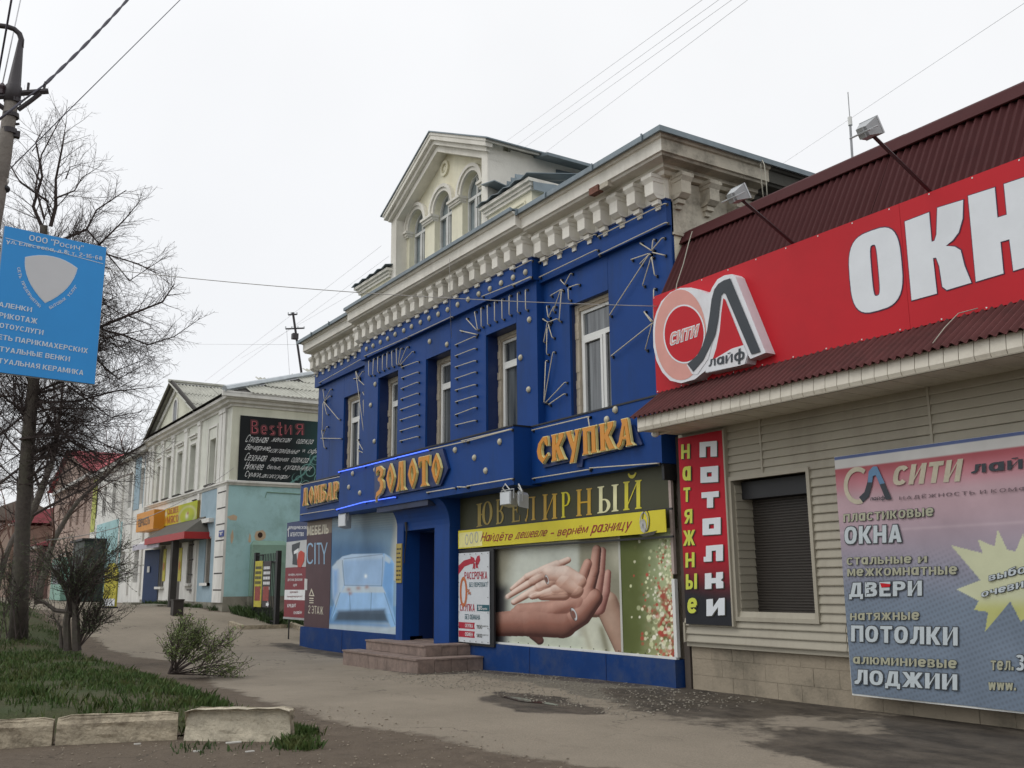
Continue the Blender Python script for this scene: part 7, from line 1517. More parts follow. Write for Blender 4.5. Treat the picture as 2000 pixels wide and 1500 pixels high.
# ---- black gate with strips, legal sign on a post
t = thing('metal_gate', 'tall black metal gate hung with a yellow and a dark advertising strip', 'gate', (-31.7, 10.5, .2))
YT = 10.4; gp = [(WX(x, 1200, YT)) for x in (496, 539)]; gzb = .15; gzt = WZ(498, 1080, YT)
for x in gp: part('post', MB().box(x-.09, x+.09, YT-.05, YT+.08, gzb, gzt), dark, t)
for k in range(13):
    x = gp[0]+.16+k*(gp[1]-gp[0]-.32)/12; part('bar', MB().tube([(x, YT, gzb+.1), (x, YT, gzt-.06)], .014, 5), dark, t)
for z in (gzb+.25, gzt-.35): part('rail', MB().box(gp[0], gp[1], YT-.015, YT+.015, z, z+.04), dark, t)
part('top_arm', MB().tube([(gp[0], YT, gzt-.08), (gp[0]+.75, YT, gzt-.1), (gp[0]+.75, YT, gzt-.25)], .02, 5), dark, t)
for k, (l, r, m_) in enumerate(((500, 514, 'ochre_yellow_print'), (516, 531, None))):
    a, b = WX(l, 1150, YT), WX(r, 1150, YT); z1, z0 = gzt-.28-.02*k, gzt-1.75
    t2 = thing('strip_banner', ('yellow strip banner tied to the black gate', 'dark strip banner with white arrow tied to the black gate')[k], 'banner', (a, YT-.05, z0))
    part('strip', MB().box(a, b, YT-.06, YT-.045, z0, z1), MATS[m_] if m_ else mat('charcoal_print', '#3a3436', .6, var=.2, scale=6), t2)
    for j in range(5): bars(FY(YT-.06), a+.06, b-.06, z1-.26-.16*j, z1-.17-.16*j, .002, dkp if k == 0 else wpr, t2, j+7*k)
    part('picture', MB().box(a+.08, b-.1, YT-.066, YT-.062, z0+.2, z0+.65), mat('reddish_print', '#8c3f38', .6, var=.4, scale=9), t2)
    if k: part('arrow', MB().xz([(b-.32, z0+.14), (b-.16, z0+.14), (b-.16, z0+.2), (b-.04, z0+.09), (b-.16, z0-.0), (b-.16, z0+.05), (b-.32, z0+.05)], YT-.068, YT-.064), wpr, t2)
t = thing('street_sign', 'tall blue and maroon legal agency sign on a thin post by the blue building', 'sign', (-27.5, 9.9, -.1))
YA2 = 9.95; a, b = WX(558, 1100, YA2), -26.42; zz = lambda y: WZ(575, y, YA2)
part('post', MB().tube([(WX(562, 1200, YA2)+.05, YA2+.03, float(gz(-27.5, 0))-.05), (WX(562, 1200, YA2)+.05, YA2+.03, zz(1210))], .02, 6), dark, t)
navy = mat('navy_print', '#1c2f5e', .5); mrn = mat('crimson_maroon_print', '#7a1f2c', .5, var=.06)
for y0, y1, m_, nm in ((1019, 1057, navy, 'blue_panel'), (1057, 1108, mat('pale_grey_print', '#b9bcbc', .5, var=.1), 'picture_panel'), (1108, 1152, mrn, 'maroon_panel'), (1152, 1172, wpr, 'white_panel'), (1172, 1206, mrn, 'maroon_panel')): part(nm, MB().box(a, b, YA2, YA2+.04, zz(y1)+.002, zz(y0)), m_, t)
part('bottom_trim', MB().box(a-.02, b, YA2-.01, YA2+.05, zz(1210), zz(1206)), lampm, t)
ps = lambda x, y: (540+x/6.25, 1000+y/6.25)
def lt_(s, x0, y0, x1, h, m_, off=.03): qtxt(s, (ps(x0, y0), ps(x1, y0-4), ps(x1, y0-4+h), ps(x0, y0+h)), YA2, m_, t, off)
lt_('ЮРИДИЧЕСКОЕ', 152, 175, 372, 42, wpr); lt_('АГЕНТСТВО', 170, 250, 335, 48, wpr); lt_('1', 134, 200, 150, 105, wpr)
for s_, x0, y0, x1, h in (('шкафы, кухни,', 148, 748, 315, 36), ('детские, прихожие', 138, 815, 318, 38), ('купе', 205, 880, 250, 38), ('КРЕДИТ', 135, 1125, 240, 45), ('онлайн', 210, 1205, 310, 42)): lt_(s_, x0, y0, x1, h, wpr)
for s_, x0, y0, x1, h in (('наличный и', 165, 965, 262, 26), ('безналичный расчет', 132, 1020, 320, 28)): lt_(s_, x0, y0, x1, h, mrn, .01)
fsg = lambda L: [W(*ps(*p), YA2) for p in L]
part('car_print', MB().xz(fsg([(190, 400), (290, 365), (280, 440), (240, 470), (250, 560), (255, 650), (195, 640), (200, 540), (188, 470)]), YA2-.004, YA2-.001), mat('dark_car_print', '#30363c', .5), t)
part('car_print', MB().xz(fsg([(215, 480), (270, 440), (270, 490), (215, 515)]), YA2-.007, YA2-.005), wpr, t); part('flame_print', MB().xz(fsg([(300, 470), (320, 480), (345, 500), (340, 600), (300, 680), (262, 670), (255, 600), (270, 500)]), YA2-.009, YA2-.006), mat('flame_red_print', '#b83a26', .5), t)
# ================================================================== HOUSES FURTHER LEFT
def house(name, label, x0, x1, Y, zb, zt, col, wins_, base=None, depth=9, roofm=None, rh=1.6, cat='building', roofover=.4, split=None, split_m=None, pil=None):
    h = thing(name, label, cat, ((x0+x1)/2, Y, zb)); F = FY(Y)
    wall_open(F, x0, x1, zb-.5, zt, wins_, .35, col, h); part('side_wall', MB().box(x1-.3, x1, Y+.35, Y+depth, zb-.5, zt), col, h); part('side_wall', MB().box(x0, x0+.3, Y+.35, Y+depth, zb-.5, zt), col, h); part('interior', MB().box(x0+.3, x1-.3, Y+.6, Y+.65, zb, zt), dark, h)
    for a, b, c, d in wins_:
        w = part('window', MB().box(a, b, Y+.2, Y+.21, c, d), curt, h); q = MB(); q.box((a+b)/2-.03, (a+b)/2+.03, Y+.15, Y+.2, c, d); q.box(a, b, Y+.15, Y+.2, d-.5, d-.44); part('frame', q, palewhite, w)
    if split: part('upper_facing', MB().box(x0, x1, Y-.02, Y-.001, zb+split, zb+split+.15), palewhite, h)
    for p in (pil or []): part('pilaster', MB().box(p, p+.3, Y-.08, Y-.001, zb+.3, zt-.1), palewhite, h)
    part('cornice', MB().box(x0-.1, x1+.1, Y-.25, Y+.1, zt+.001, zt+.22), palewhite, h)
    if roofm: part('roof', MB().add([(x0-roofover, Y-roofover, zt+.22), (x1+roofover, Y-roofover, zt+.22), (x1-1.0, Y+depth/2, zt+rh), (x0+1.0, Y+depth/2, zt+rh), (x0-roofover, Y+depth+roofover, zt+.22), (x1+roofover, Y+depth+roofover, zt+.22)], [(0, 1, 2, 3), (1, 5, 2), (5, 4, 3, 2), (4, 0, 3)]), roofm, h, recalc=False)
    return h
rustyr = mat('rusty_brown_roof', '#5a5148', .8, var=.3, scale=2, dirt='#3a332d', damt=.7); redr = mat('red_sheet_roof', '#c05058', .6, var=.15, scale=1)
h = house('white_blue_house', 'weathered white and pale blue house with brown roof next to the corner house', -52.5, HL-.02, 9.82, .85, 7.7, palewhite, [(-48.3, -47.5, 5.3, 7.0), (-51.0, -50.2, 5.3, 7.0), (-48.6, -47.6, 1.7, 3.2), (-51.8, -50.8, 1.7, 3.2)], roofm=rustyr, rh=1.2, pil=(-47.1, -49.8, -52.4))
part('blue_strip', MB().box(-49.45, -48.32, 9.79, 9.819, 5.1, 7.6), sky_b, h); part('blue_strip', MB().box(-47.48, -47.12, 9.79, 9.819, 5.1, 7.6), sky_b, h); part('turquoise_facing', MB().box(-52.45, -51.85, 9.785, 9.819, .9, 4.7), turq, h)
h = house('whitish_house', 'long whitish house with a lime strip between the blue striped and red roofed houses', -61, -52.6, 9.8, .85, 7.7, palewhite, [(-55-k*2.6, -54.1-k*2.6, 5.3, 6.9) for k in range(3)]+[(-56-k*3, -54.8-k*3, 1.6, 3.2) for k in range(2)], roofm=rustyr, rh=1.0, roofover=.3)
part('lime_strip', MB().box(-60.9, -59.6, 9.77, 9.799, 4.6, 7.6), mat('lime_yellow_render', '#b3b860', .9, var=.1, dirt='#a3a374', damt=.4), h); part('turquoise_facing', MB().box(-58.8, -52.7, 9.775, 9.799, .9, 4.9), turq, h)
h = house('red_roofed_house', 'house with a large pinkish red sheet roof seen through the bare branches', -76.5, -61.1, 9.8, .85, 7.9, mat('pale_brick_render', '#a59084', .9, var=.12), [(-63.8-k*2.6, -62.9-k*2.6, 5.3, 6.9) for k in range(5)]+[(-64-k*3, -62.8-k*3, 1.6, 3.2) for k in range(4)], depth=12)
part('roof', MB().add([(-69.3, 9.3, 10.35), (-69.3, 22.3, 10.35), (-60.6, 22.3, 8.15), (-60.6, 9.3, 8.15), (-77, 9.3, 8.15), (-77, 22.3, 8.15)], [(0, 1, 2, 3), (0, 4, 5, 1)]), redr, h, recalc=False); part('gable', MB().xz([(-76.8, 8.13), (-60.8, 8.13), (-69.3, 10.3)], 9.6, 9.7), mat('pale_brick_render', '#a59084', .9), h)
house('pink_house', 'low pinkish house with a dark red roof far down the street', -89, -76.7, 9.0, .85, 4.2, mat('pink_brick_render', '#7b625c', .9, var=.2, scale=4), [(-79, -78, 1.8, 3.4), (-82, -81, 1.8, 3.4), (-85, -84, 1.8, 3.4)], roofm=mat('dark_red_roof', '#7a2b33', .6, var=.15), rh=2.0)
house('orange_house', 'orange brown house at the far left end of the street', -103, -89.2, 8.4, .85, 6.5, mat('orange_render', '#857062', .9, var=.15), [(-92-3*k, -91-3*k, 2, 3.6) for k in range(4)], roofm=mat('dark_red_roof', '#7a2b33', .6), rh=2.2)
house('grey_house', 'grey house closing the far end of the street behind the bushes', -150, -103.2, 6, .85, 7.5, mat('grey_render', '#8c8880', .9, var=.15), [(-106-5*k, -104-5*k, 2, 3.8) for k in range(8)], roofm=rustyr, rh=2.4)
mint = mat('mint_panel', '#7fa597', .6, var=.1)
t = thing('kiosk', 'small mint green and white kiosk with white roof seen through the trees', 'kiosk', (-62, 8.6, .9)); part('walls', MB().box(-64.5, -60.4, 8.4, 9.7, .8, 3.2), mint, t); part('roof', MB().add([(-64.8, 8.0, 3.21), (-60.1, 8.0, 3.21), (-60.1, 9.8, 3.7), (-64.8, 9.8, 3.7)], [(0, 1, 2, 3)]), mat('white_sheet', '#d0d0ce', .6), t, recalc=False); part('window', MB().box(-63.6, -61.2, 8.37, 8.39, 1.7, 2.8), curt, t)
t = thing('garage_box', 'dark green grey metal box standing left of the white blue house', 'cabin', (-57, 9, .85)); part('body', MB().box(-59.2, -55.6, 8.7, 9.75, .8, 3.9), mat('dark_green_metal', '#3b443f', .6, var=.2), t); part('roof', MB().box(-59.4, -55.4, 8.55, 9.78, 3.905, 4.02), dark, t); part('door', MB().box(-58.6, -57.6, 8.67, 8.695, .85, 3.1), mat('dark_green_door', '#26302b', .5), t)
x, y = G(212, 1188); z = float(gz(x, 0)); t = thing('pavement_sign', 'round topped yellow pavement sign standing on the path by the dark cabin', 'sign', (x, y, z))
q = MB(); sg_ = [(-.42, .06), (.42, .06), (.42, 1.2)]+[(.42*math.cos(a), 1.2+.42*math.sin(a)) for a in np.linspace(.1, math.pi-.1, 9)]+[(-.42, 1.2)]
part('board', MB().prism([(x+u*.9, y+u*.35, z+v) for u, v in sg_], (0, 0, 0), (-.03, .06, 0)), MATS['ochre_yellow_print'], t); part('base_panel', MB().prism([(x+u*.9, y+u*.35-.01, z+v) for u, v in ((-.4, .08), (.4, .08), (.4, .34), (-.4, .34))], (0, -.012, 0), (0, -.004, 0)), wpr, t)
part('feet', MB().box(x-.4, x+.4, y-.2, y+.25, z, z+.055), dark, t)

# ================================================================== POLE, STREET SIGN, WIRES
conc = mat('weathered_pole_concrete', '#77716a', .9, var=.15, scale=6, bump=.5, dirt='#4c4641', damt=.7, dscale=5)
steel = mat('dark_grey_pole_steel', '#373336', .6, var=.1)
wirem = mat('overhead_wire', '#4a4954', .6); wiref = mat('thin_grey_wire', '#b9babd', .6)
PX_, PY_ = -9.72, .58
def pp(px, py):    # point at the pole's distance
    d = ray(px, py); t = math.hypot(PX_, PY_)/math.hypot(d[0], d[1]); return Vector((t*d[0], t*d[1], CAMZ+t*d[2]))
t = thing('utility_pole', 'concrete utility pole with steel cone top and cross arms at the left edge', 'pole', (PX_, PY_, 0))
zc = pp(20, 180).z; _a, _b = pp(8, 300), pp(-10, 400); base = _b+(_b-_a)*((_b.z+.1)/(_a.z-_b.z)); jn = pp(24, 185); tp = pp(41, 78)
part('shaft', MB().tube([base, pp(-10, 400), pp(8, 300), jn], [.095, .08, .066, .058], 14), conc, t, smooth=True)
part('steel_cone', MB().tube([pp(23, 200), pp(27, 170), pp(27.5, 168), tp], [.073, .073, .06, .024], 14), steel, t, smooth=True)
part('lamp_arm', MB().tube([pp(41, 92), pp(42, 78), pp(38, 66), pp(28, 57), pp(14, 52), pp(-10, 49), pp(-60, 44)], .026, 8), steel, t, smooth=True)
for a, b in ((193, 201), (222, 230), (252, 262)): part('collar', MB().tube([pp(25-(a-193)*.13, b), pp(25-(a-193)*.13, a)], .072, 12), steel, t)
q = MB().tube([pp(-25, 190), pp(10, 188), pp(42, 182), pp(94, 178)], .028, 6); part('cross_arm', q, steel, t)
part('brace', MB().tube([pp(36, 214), pp(56, 200), pp(78, 183)], .024, 6), steel, t); part('brace', MB().tube([pp(-5, 203), pp(12, 215)], .024, 6), steel, t)
for a, b in (((54, 180), (56, 162)), ((85, 178), (89, 160))): part('insulator_pin', MB().tube([pp(*a), pp(*b)], .012, 6), steel, t)
q = MB().tube([pp(2, 184), pp(3, 176), pp(4, 170), pp(5, 163)], [.035, .03, .04, .015], 8); part('insulator', q, mat('dark_insulator', '#3c2f33', .3), t)
part('step_bolt', MB().tube([pp(20, 243), pp(38, 242)], .012, 6), steel, t); part('clamp', MB().box(*[c for i in range(3) for c in (pp(32, 263)[i]-.03, pp(32, 263)[i]+.03)]), steel, t)
part('white_insulator', MB().sphere(pp(8, 353), .045, 10, 7), white, t, smooth=True); part('junction_box', MB().sphere(pp(10, 369), .045, 10, 7, (1.2, 1, .8)), dark, t, smooth=True)
# advertising sign on the pole
TL, TR = R3(10, 441, 8.7), R3(208, 484, 9.27); BR = R3(167, 748, 8.96)
U_ = Vector((TR.x-TL.x, TR.y-TL.y, (TR.z-TL.z)*.5)).normalized(); wS = (TR-TL).length; Vd = (TR-BR); hS = Vd.length; V_ = (Vd-U_*Vd.dot(U_)).normalized()
FSg = Fr(TL-V_*hS, U_, V_)
t = thing('advertising_sign', 'bright blue sign with silver shield and white service list hung on the pole', 'sign', TL-V_*hS)
cyan = mat('sky_blue_enamel', '#2795e0', .5, var=.04, scale=2); q = MB(); fbox(q, FSg, 0, wS, 0, hS, -.018, 0); part('board', q, cyan, t)
q = MB(); fbox(q, FSg, -.008, wS+.008, -.008, hS+.008, -.03, -.019); part('backing_frame', q, lampm, t)
sw = mat('sign_white_print', '#cfdde6', .5, var=.03); sgr = mat('silver_shield_print', '#cdd0d3', .45, var=.04)
def sg_uv(px, py):
    d = Vector(ray(px, py)); o = Vector((0, 0, CAMZ)); n_ = FSg.N; tt = (FSg.O-o).dot(n_)/d.dot(n_); P = o+d*tt-FSg.O; return P.dot(FSg.U), P.dot(FSg.V)
OC, SCc = (0, 430), 3.75
sp = lambda x, y: sg_uv(OC[0]+x/SCc, OC[1]+y/SCc)
def sgt(s, x0, y0, x1, y1, h, off=.012, m_=None):
    f = quadmap(sp(x0, y0), sp(x1, y1), sp(x1-h*.15, y1+h), sp(x0-h*.15, y0+h)); return txt(s, FSg, 0, 0, 1, 1, .003, m_ or sw, t, offset=off, warp=f)
sgt('ООО "Росич"', 216, 106, 612, 186, 42, .02); sgt('ул. Елесеева, д.8; т. 2-16-68', 46, 138, 750, 268, 36, .03)
q = MB(); l0, l1 = sp(34, 132), sp(752, 320); fpoly(q, FSg, [sp(40, 128), sp(755, 318), sp(755, 322), sp(40, 132)], .001, .0025); part('rule_print', q, sw, t)
shield = []
for a, b, c_ in (((183, 270), (400, 220), (568, 352)), ((568, 352), (530, 520), (330, 608)), ((330, 608), (160, 440), (183, 270))):
    for k in range(8):
        s_ = k/8; shield.append(((1-s_)**2*a[0]+2*s_*(1-s_)*b[0]+s_*s_*c_[0], (1-s_)**2*a[1]+2*s_*(1-s_)*b[1]+s_*s_*c_[1]))
cx, cy = 360, 410
part('shield_edge', fpoly(MB(), FSg, [sp(*p) for p in shield], .001, .003), sw, t); part('shield_print', fpoly(MB(), FSg, [sp(cx+(x-cx)*.97, cy+(y-cy)*.97) for x, y in shield], .0035, .0045), sgr, t)
def arc_text(s, pts):   # letters one by one along a polyline
    P = [Vector(p) for p in pts]; L_ = [(b-a).length for a, b in zip(P[:-1], P[1:])]; T_ = sum(L_); n = len(s)
    for i, ch in enumerate(s):
        if ch == ' ': continue
        d_ = T_*(i+.5)/n; k = 0
        while k < len(L_)-1 and d_ > L_[k]: d_ -= L_[k]; k += 1
        p = P[k]+(P[k+1]-P[k])*(d_/L_[k]); dr_ = (P[k+1]-P[k]).normalized(); up_ = Vector((dr_.y, -dr_.x)); w_ = T_/n*.42; h_ = 11
        f = quadmap(*[sp(*(p+dr_*a+up_*b)) for a, b in ((-w_, h_), (w_, h_), (w_, -h_), (-w_, -h_))]); txt(ch, FSg, 0, 0, 1, 1, .003, sw, t, offset=.03, warp=f)
arc_text('СЕТЬ ПРЕДПРИЯТИЙ', [(134, 345), (150, 420), (185, 500), (230, 570), (296, 635)]); arc_text('БЫТОВЫХ УСЛУГ', [(360, 645), (440, 600), (500, 555), (560, 480)])
for s_, x0, y0, x1, y1, h in (('ВАЛЕНКИ', -48, 590, 236, 640, 34), ('ТРИКОТАЖ', -42, 668, 276, 722, 38), ('ФОТОУСЛУГИ', -50, 742, 320, 806, 36), ('СЕТЬ ПАРИКМАХЕРСКИХ', -50, 828, 645, 940, 36), ('РИТУАЛЬНЫЕ ВЕНКИ', -80, 912, 514, 1000, 36), ('РИТУАЛЬНАЯ КЕРАМИКА', -90, 998, 613, 1100, 36)): sgt(s_, x0, y0, x1, y1, h, .035)
for z_ in (.25, .8): part('bracket', MB().tube([FSg.p(.02, hS*z_, -.03), Vector((PX_, PY_, FSg.p(.02, hS*z_, 0).z))], .015, 6), steel, t)
def sag(a, b, s, n=14): return [Vector(a)*(1-k/n)+Vector(b)*(k/n)-Vector((0, 0, s*4*(k/n)*(1-k/n))) for k in range(n+1)]
def wire(label, pts, r, m_=wirem): return cable('overhead_wire', label, pts, r, m_, 'wire', None, 4)
# twisted cable: two strands
A_, B_ = pp(86, 166), R3(300, -60, 12)
ln = sag(A_, B_, .05, 60); q = MB(); 
for ph in (0, math.pi): q.tube([p+Vector((math.cos(k*.55+ph), 0, math.sin(k*.55+ph)))*.014 for k, p in enumerate(ln)], .011, 4)
t = thing('overhead_wire', 'thick twisted black cable rising from the pole cross arm', 'wire', A_); part('strands', q, wirem, t, stuff=True)
wire('thick cable running along and past the pole down to the left edge', [pp(42, 205)+Vector((.1, 0, 0)), A_], .01); wire('lower end of the thick cable left of the pole', [pp(-5, 246)+Vector((.15, 0, 0)), pp(42, 205)+Vector((.1, 0, 0))], .012)
wire('straight dark wire from the pole insulator to the top edge of the sky', [pp(14, 335), R3(420, -68, 13)], .006)
wire('black wire crossing the lamp arm at the top left corner', [R3(24, -10, 8.2), R3(-4, 150, 9)], .009); wire('faint grey wire beside the lamp arm reaching the small insulator', [pp(5, 163), R3(42, -10, 10)], .006, wiref)
nail = Vector((W(1283, 598, 9.6)[0], 9.6, W(1283, 598, 9.6)[1]))
wire('thin sagging grey wire strung across the street to the blue facade', sag(R3(160, 520, 17), nail, .12, 24), .0065, mat('mid_grey_wire', '#a5a39f', .6))
wire('thin wire dangling down the middle of the blue frieze', [Vector((W(878, 505, 9.3)[0], 9.3, W(878, 505, 9.3)[1])), Vector((W(879, 600, 9.55)[0], 9.55, W(879, 600, 9.55)[1])), Vector((W(882, 660, 9.8)[0], 9.8, W(882, 660, 9.8)[1]))], .006, MATS['mid_grey_wire'])
wire('dark wire drooping across the pale green front to the fashion banner', sag(R3(90, 1055, 26), Vector((HX+.1, 9.9, SX(462, 915, HX)[1])), .5, 20), .012, MATS['mid_grey_wire'])
for k, (a, b, lab) in enumerate((((990, 275), (1385, -10), 'first and leftmost of the thin wires in the sky right of the gable'), ((1008, 285), (1420, -12), 'second of the thin wires in the sky right of the gable'), ((1022, 290), (1440, -8), 'third of the thin wires in the sky right of the gable'), ((1062, 300), (1460, 0), 'rightmost of the four thin wires in the sky right of the gable'))):
    wire(lab, [R3(*a, 38), R3(*b, 20)], .005, wiref)
wire('single thin wire crossing the sky behind the whip antenna', [R3(1525, 322, 30), R3(2040, -20, 16)], .0045, wiref)
ant = [R3(572, 610, 45), R3(588, 722, 45)]
t = thing('roof_mast', 'leaning line mast with two insulator cross arms behind the slate roof', 'mast', ant[1])
part('pole', MB().tube([ant[0], ant[1], R3(592, 760, 45)], .055, 6), steel, t)
for (x0, y0, x1, y1) in ((563, 615, 580, 614), (558, 642.5, 594, 641)):
    part('cross_arm', MB().tube([R3(x0, y0, 45), R3(x1, y1, 45)], .04, 5), steel, t)
    for k in range(4): x = x0+(x1-x0)*(k+.0)/3; part('insulator', MB().tube([R3(x, y0, 45), R3(x, y0-5, 45)], .03, 5), lampg, t)
part('box', MB().box(*[c for i in range(3) for c in (R3(576, 657, 45)[i]-.13, R3(576, 657, 45)[i]+.13)]), steel, t); part('stay', MB().tube([R3(560, 645, 45), R3(566, 740, 45)], .008, 4), wiref, t)
for k, (a, b) in enumerate((((400, 745), (745, 480)), ((420, 750), (760, 500)), ((470, 700), (780, 520)), ((300, 672), (582, 673)))):
    wire(('upper of the faint slanting wires above the slate roof', 'middle of the faint slanting wires above the slate roof', 'lower of the faint slanting wires above the slate roof', 'faint level wire left of the leaning mast')[k], [R3(*a, 60), R3(*b, 42)], .006, wiref)

# ================================================================== TREES AND SHRUBS
barkm = mat('grey_brown_bark', '#57504a', .95, var=.25, scale=10, bump=.7, bscale=30, dirt='#5c6148', damt=.5, dscale=2); twigm = mat('dark_twig', '#453b38', .9, var=.2, scale=6); redtwig = mat('reddish_brown_twig', '#5c4238', .9, var=.2)
class TB:
    def __init__(s, seed): s.r = random.Random(seed); s.mb = [MB(), MB(), MB()]; s.n = 0
    def rv(s): return Vector((s.r.gauss(0, 1), s.r.gauss(0, 1), s.r.gauss(0, 1)))
    def limb(s, p, d, L, r0, r1, depth, spec, grav=0., lvl=0):
        k = max(3, int(L/spec['step'])); pts = [p.copy()]; rs = [r0]; d = d.normalized()
        for i in range(k):
            d = (d+s.rv()*spec['wob']+Vector((0, 0, grav*(1 if lvl < 2 else 1.5)))*(L/k)).normalized(); pts.append(pts[-1]+d*(L/k)); rs.append(r0+(r1-r0)*(i+1)/k)
        s.mb[min(lvl, 2)].tube(pts, rs, [9, 5, 3][min(lvl, 2)], cap=lvl < 1); s.n += 1
        if depth <= 0: return pts
        nch = spec['kids'][min(lvl, len(spec['kids'])-1)]
        for j in range(nch):
            f = (j+.5+s.r.uniform(-.4, .4))/nch; f = spec['start'] + (1-spec['start'])*f if lvl == 0 else .12+.86*f
            i = min(int(f*k), k-1); q = pts[i].lerp(pts[i+1], f*k-i); dd = (pts[i+1]-pts[i]).normalized(); side = dd.cross(s.rv()).normalized()
            ang = s.r.uniform(*spec['ang']); nd = dd*math.cos(ang)+side*math.sin(ang); nd.z += spec['lift']
            LL = L*s.r.uniform(*spec['ratio'])*(1-.55*f if lvl else 1-.45*f); rr = max((r0+(r1-r0)*f)*spec['rr'], .0028)
            if LL > .12: s.limb(q, nd, LL, rr, max(rr*.3, .0022), depth-1, spec, spec['g'], lvl+1)
        return pts
def make_tree(name, label, cat, build, mats_=(barkm, twigm, twigm), group=None, loc=(0, 0, 0), seed=1):
    T = TB(seed); build(T); t = thing(name, label, cat, loc, group)
    for m_, mb_, nm in zip(mats_, T.mb, ('trunk', 'branches', 'twigs')):
        if mb_.f: o = part(nm, mb_, m_, t, smooth=nm == 'trunk', recalc=False, stuff=nm == 'twigs' or nm == 'branches')
    return t
g0 = R3(35, 1250, 25)
spec = dict(step=.35, wob=.10, kids=[0, 9, 8, 7], start=.1, ang=(.5, 1.1), lift=.10, ratio=(.38, .6), rr=.5, g=0.0)
def T1(px, py): 
    d = ray(px, py); t_ = 24.5; return Vector((t_*d[0], t_*d[1], CAMZ+t_*d[2]))
def big(T):
    pts = [T1(35, 1262), T1(40, 1150), T1(45, 1000), T1(56, 850), T1(68, 720), T1(76, 600), T1(83, 500), T1(86, 440)]
    T.mb[0].tube(pts, [.24, .20, .18, .16, .13, .11, .10, .09], 12)
    def L(pl, r0, kids=9, depth=3, sp_=None):
        P = [T1(*p)+Vector((T.r.gauss(0, .12), T.r.gauss(0, .12), 0)) for p in pl]; n = len(P); r0 = r0*.62; kids = int(kids*(1.6 if pl[0][1] > 470 else .9))
        T.mb[1].tube(P, [r0*(1-.8*i/(n-1)) for i in range(n)], 6)
        for j in range(kids*(n-1)):
            f = (j+T.r.random())/(kids*(n-1)); i = min(int(f*(n-1)), n-2); q = P[i].lerp(P[i+1], f*(n-1)-i); dd = (P[i+1]-P[i]).normalized(); side = dd.cross(T.rv()).normalized(); a = T.r.uniform(.4, 1.1)
            nd = dd*math.cos(a)+side*math.sin(a); nd.z += .12
            T.limb(q, nd, T.r.uniform(.5, 1.6)*(1-.45*f), max(.005, r0*.3*(1-.6*f)), .003, depth-1, dict(spec, kids=[0, 7, 5, 3], rr=.45), -.03, 1)
    # upper crown
    L([(86, 440), (100, 400), (112, 350), (118, 290), (122, 235)], .09, 6); L([(84, 440), (75, 400), (72, 340), (78, 280), (82, 225)], .08, 6); L([(88, 430), (92, 370), (98, 300), (105, 240), (132, 212)], .05, 5)
    L([(108, 390), (140, 378), (175, 350), (200, 320)], .04, 5); L([(74, 390), (50, 360), (25, 330), (10, 300)], .05, 5); L([(120, 350), (150, 330), (170, 320)], .03, 4); L([(80, 300), (60, 270), (50, 250)], .025, 4)
    L([(80, 520), (120, 480), (155, 450), (185, 410), (240, 370)], .08, 6); L([(78, 560), (150, 520), (200, 470), (240, 425), (290, 395)], .07, 6)
    L([(76, 610), (130, 640), (190, 642), (260, 622), (310, 590), (350, 555)], .10, 6); L([(190, 643), (240, 660), (290, 670), (340, 655), (380, 620)], .05, 6); L([(200, 645), (215, 665), (260, 690), (310, 700)], .03, 6)
    for k in range(78):   # drooping dense lower limbs
        y0 = T.r.uniform(480, 960); x0 = 84-(y0-440)*.06; sg = 1 if T.r.random() < .68 else -1; ln_ = T.r.uniform(70, 245)*(1 if sg > 0 else .6)
        L([(x0, y0), (x0+sg*ln_*.35, y0-T.r.uniform(-10, 50)), (x0+sg*ln_*.7, y0-T.r.uniform(-50, 40)), (x0+sg*ln_, y0-T.r.uniform(-90, 60))], T.r.uniform(.03, .07), 6, 3)
tr = make_tree('linden_tree', 'tall bare linden tree with dense drooping twigs behind the blue sign', 'tree', big, seed=3, loc=g0)
def simple_tree(x, y, h, r, seed, label, mats_, kids=(14, 8, 6, 4), group='bare trees further down the street', wid=.5):
    z = float(gz(x, 0))
    sp_ = dict(step=.6, wob=.09, kids=list(kids), start=.22, ang=(.55, 1.15), lift=.15, ratio=(wid*.7, wid), rr=.45, g=-.01)
    return make_tree('bare_tree', label, 'tree', lambda T: T.limb(Vector((x, y, z-.1)), Vector((.03, 0, 1)), h, r, .03, 3, sp_, 0), mats_, group, (x, y, z), seed)
simple_tree(-41, 4.2, 9.5, .22, 11, 'bare tree just behind the big linden, partly hidden by its trunk', (barkm, twigm, twigm), wid=.62)
simple_tree(-52, 6.3, 9, .2, 12, 'bare reddish tree in front of the low pinkish house', (barkm, redtwig, redtwig))
simple_tree(-64, 5.4, 10.5, .2, 13, 'bare brown tree farther away in front of the orange house', (barkm, redtwig, redtwig))
simple_tree(-33, 1.9, 9.0, .2, 14, 'bare dark tree cut by the left edge of the picture', (barkm, twigm, twigm), wid=.6)
simple_tree(-84, 7.0, 11, .22, 15, 'farthest bare tree standing by the grey house', (barkm, redtwig, redtwig))
simple_tree(-74, 15, 12, .2, 16, 'bare tree rising behind the red sheet roofs', (barkm, redtwig, redtwig))
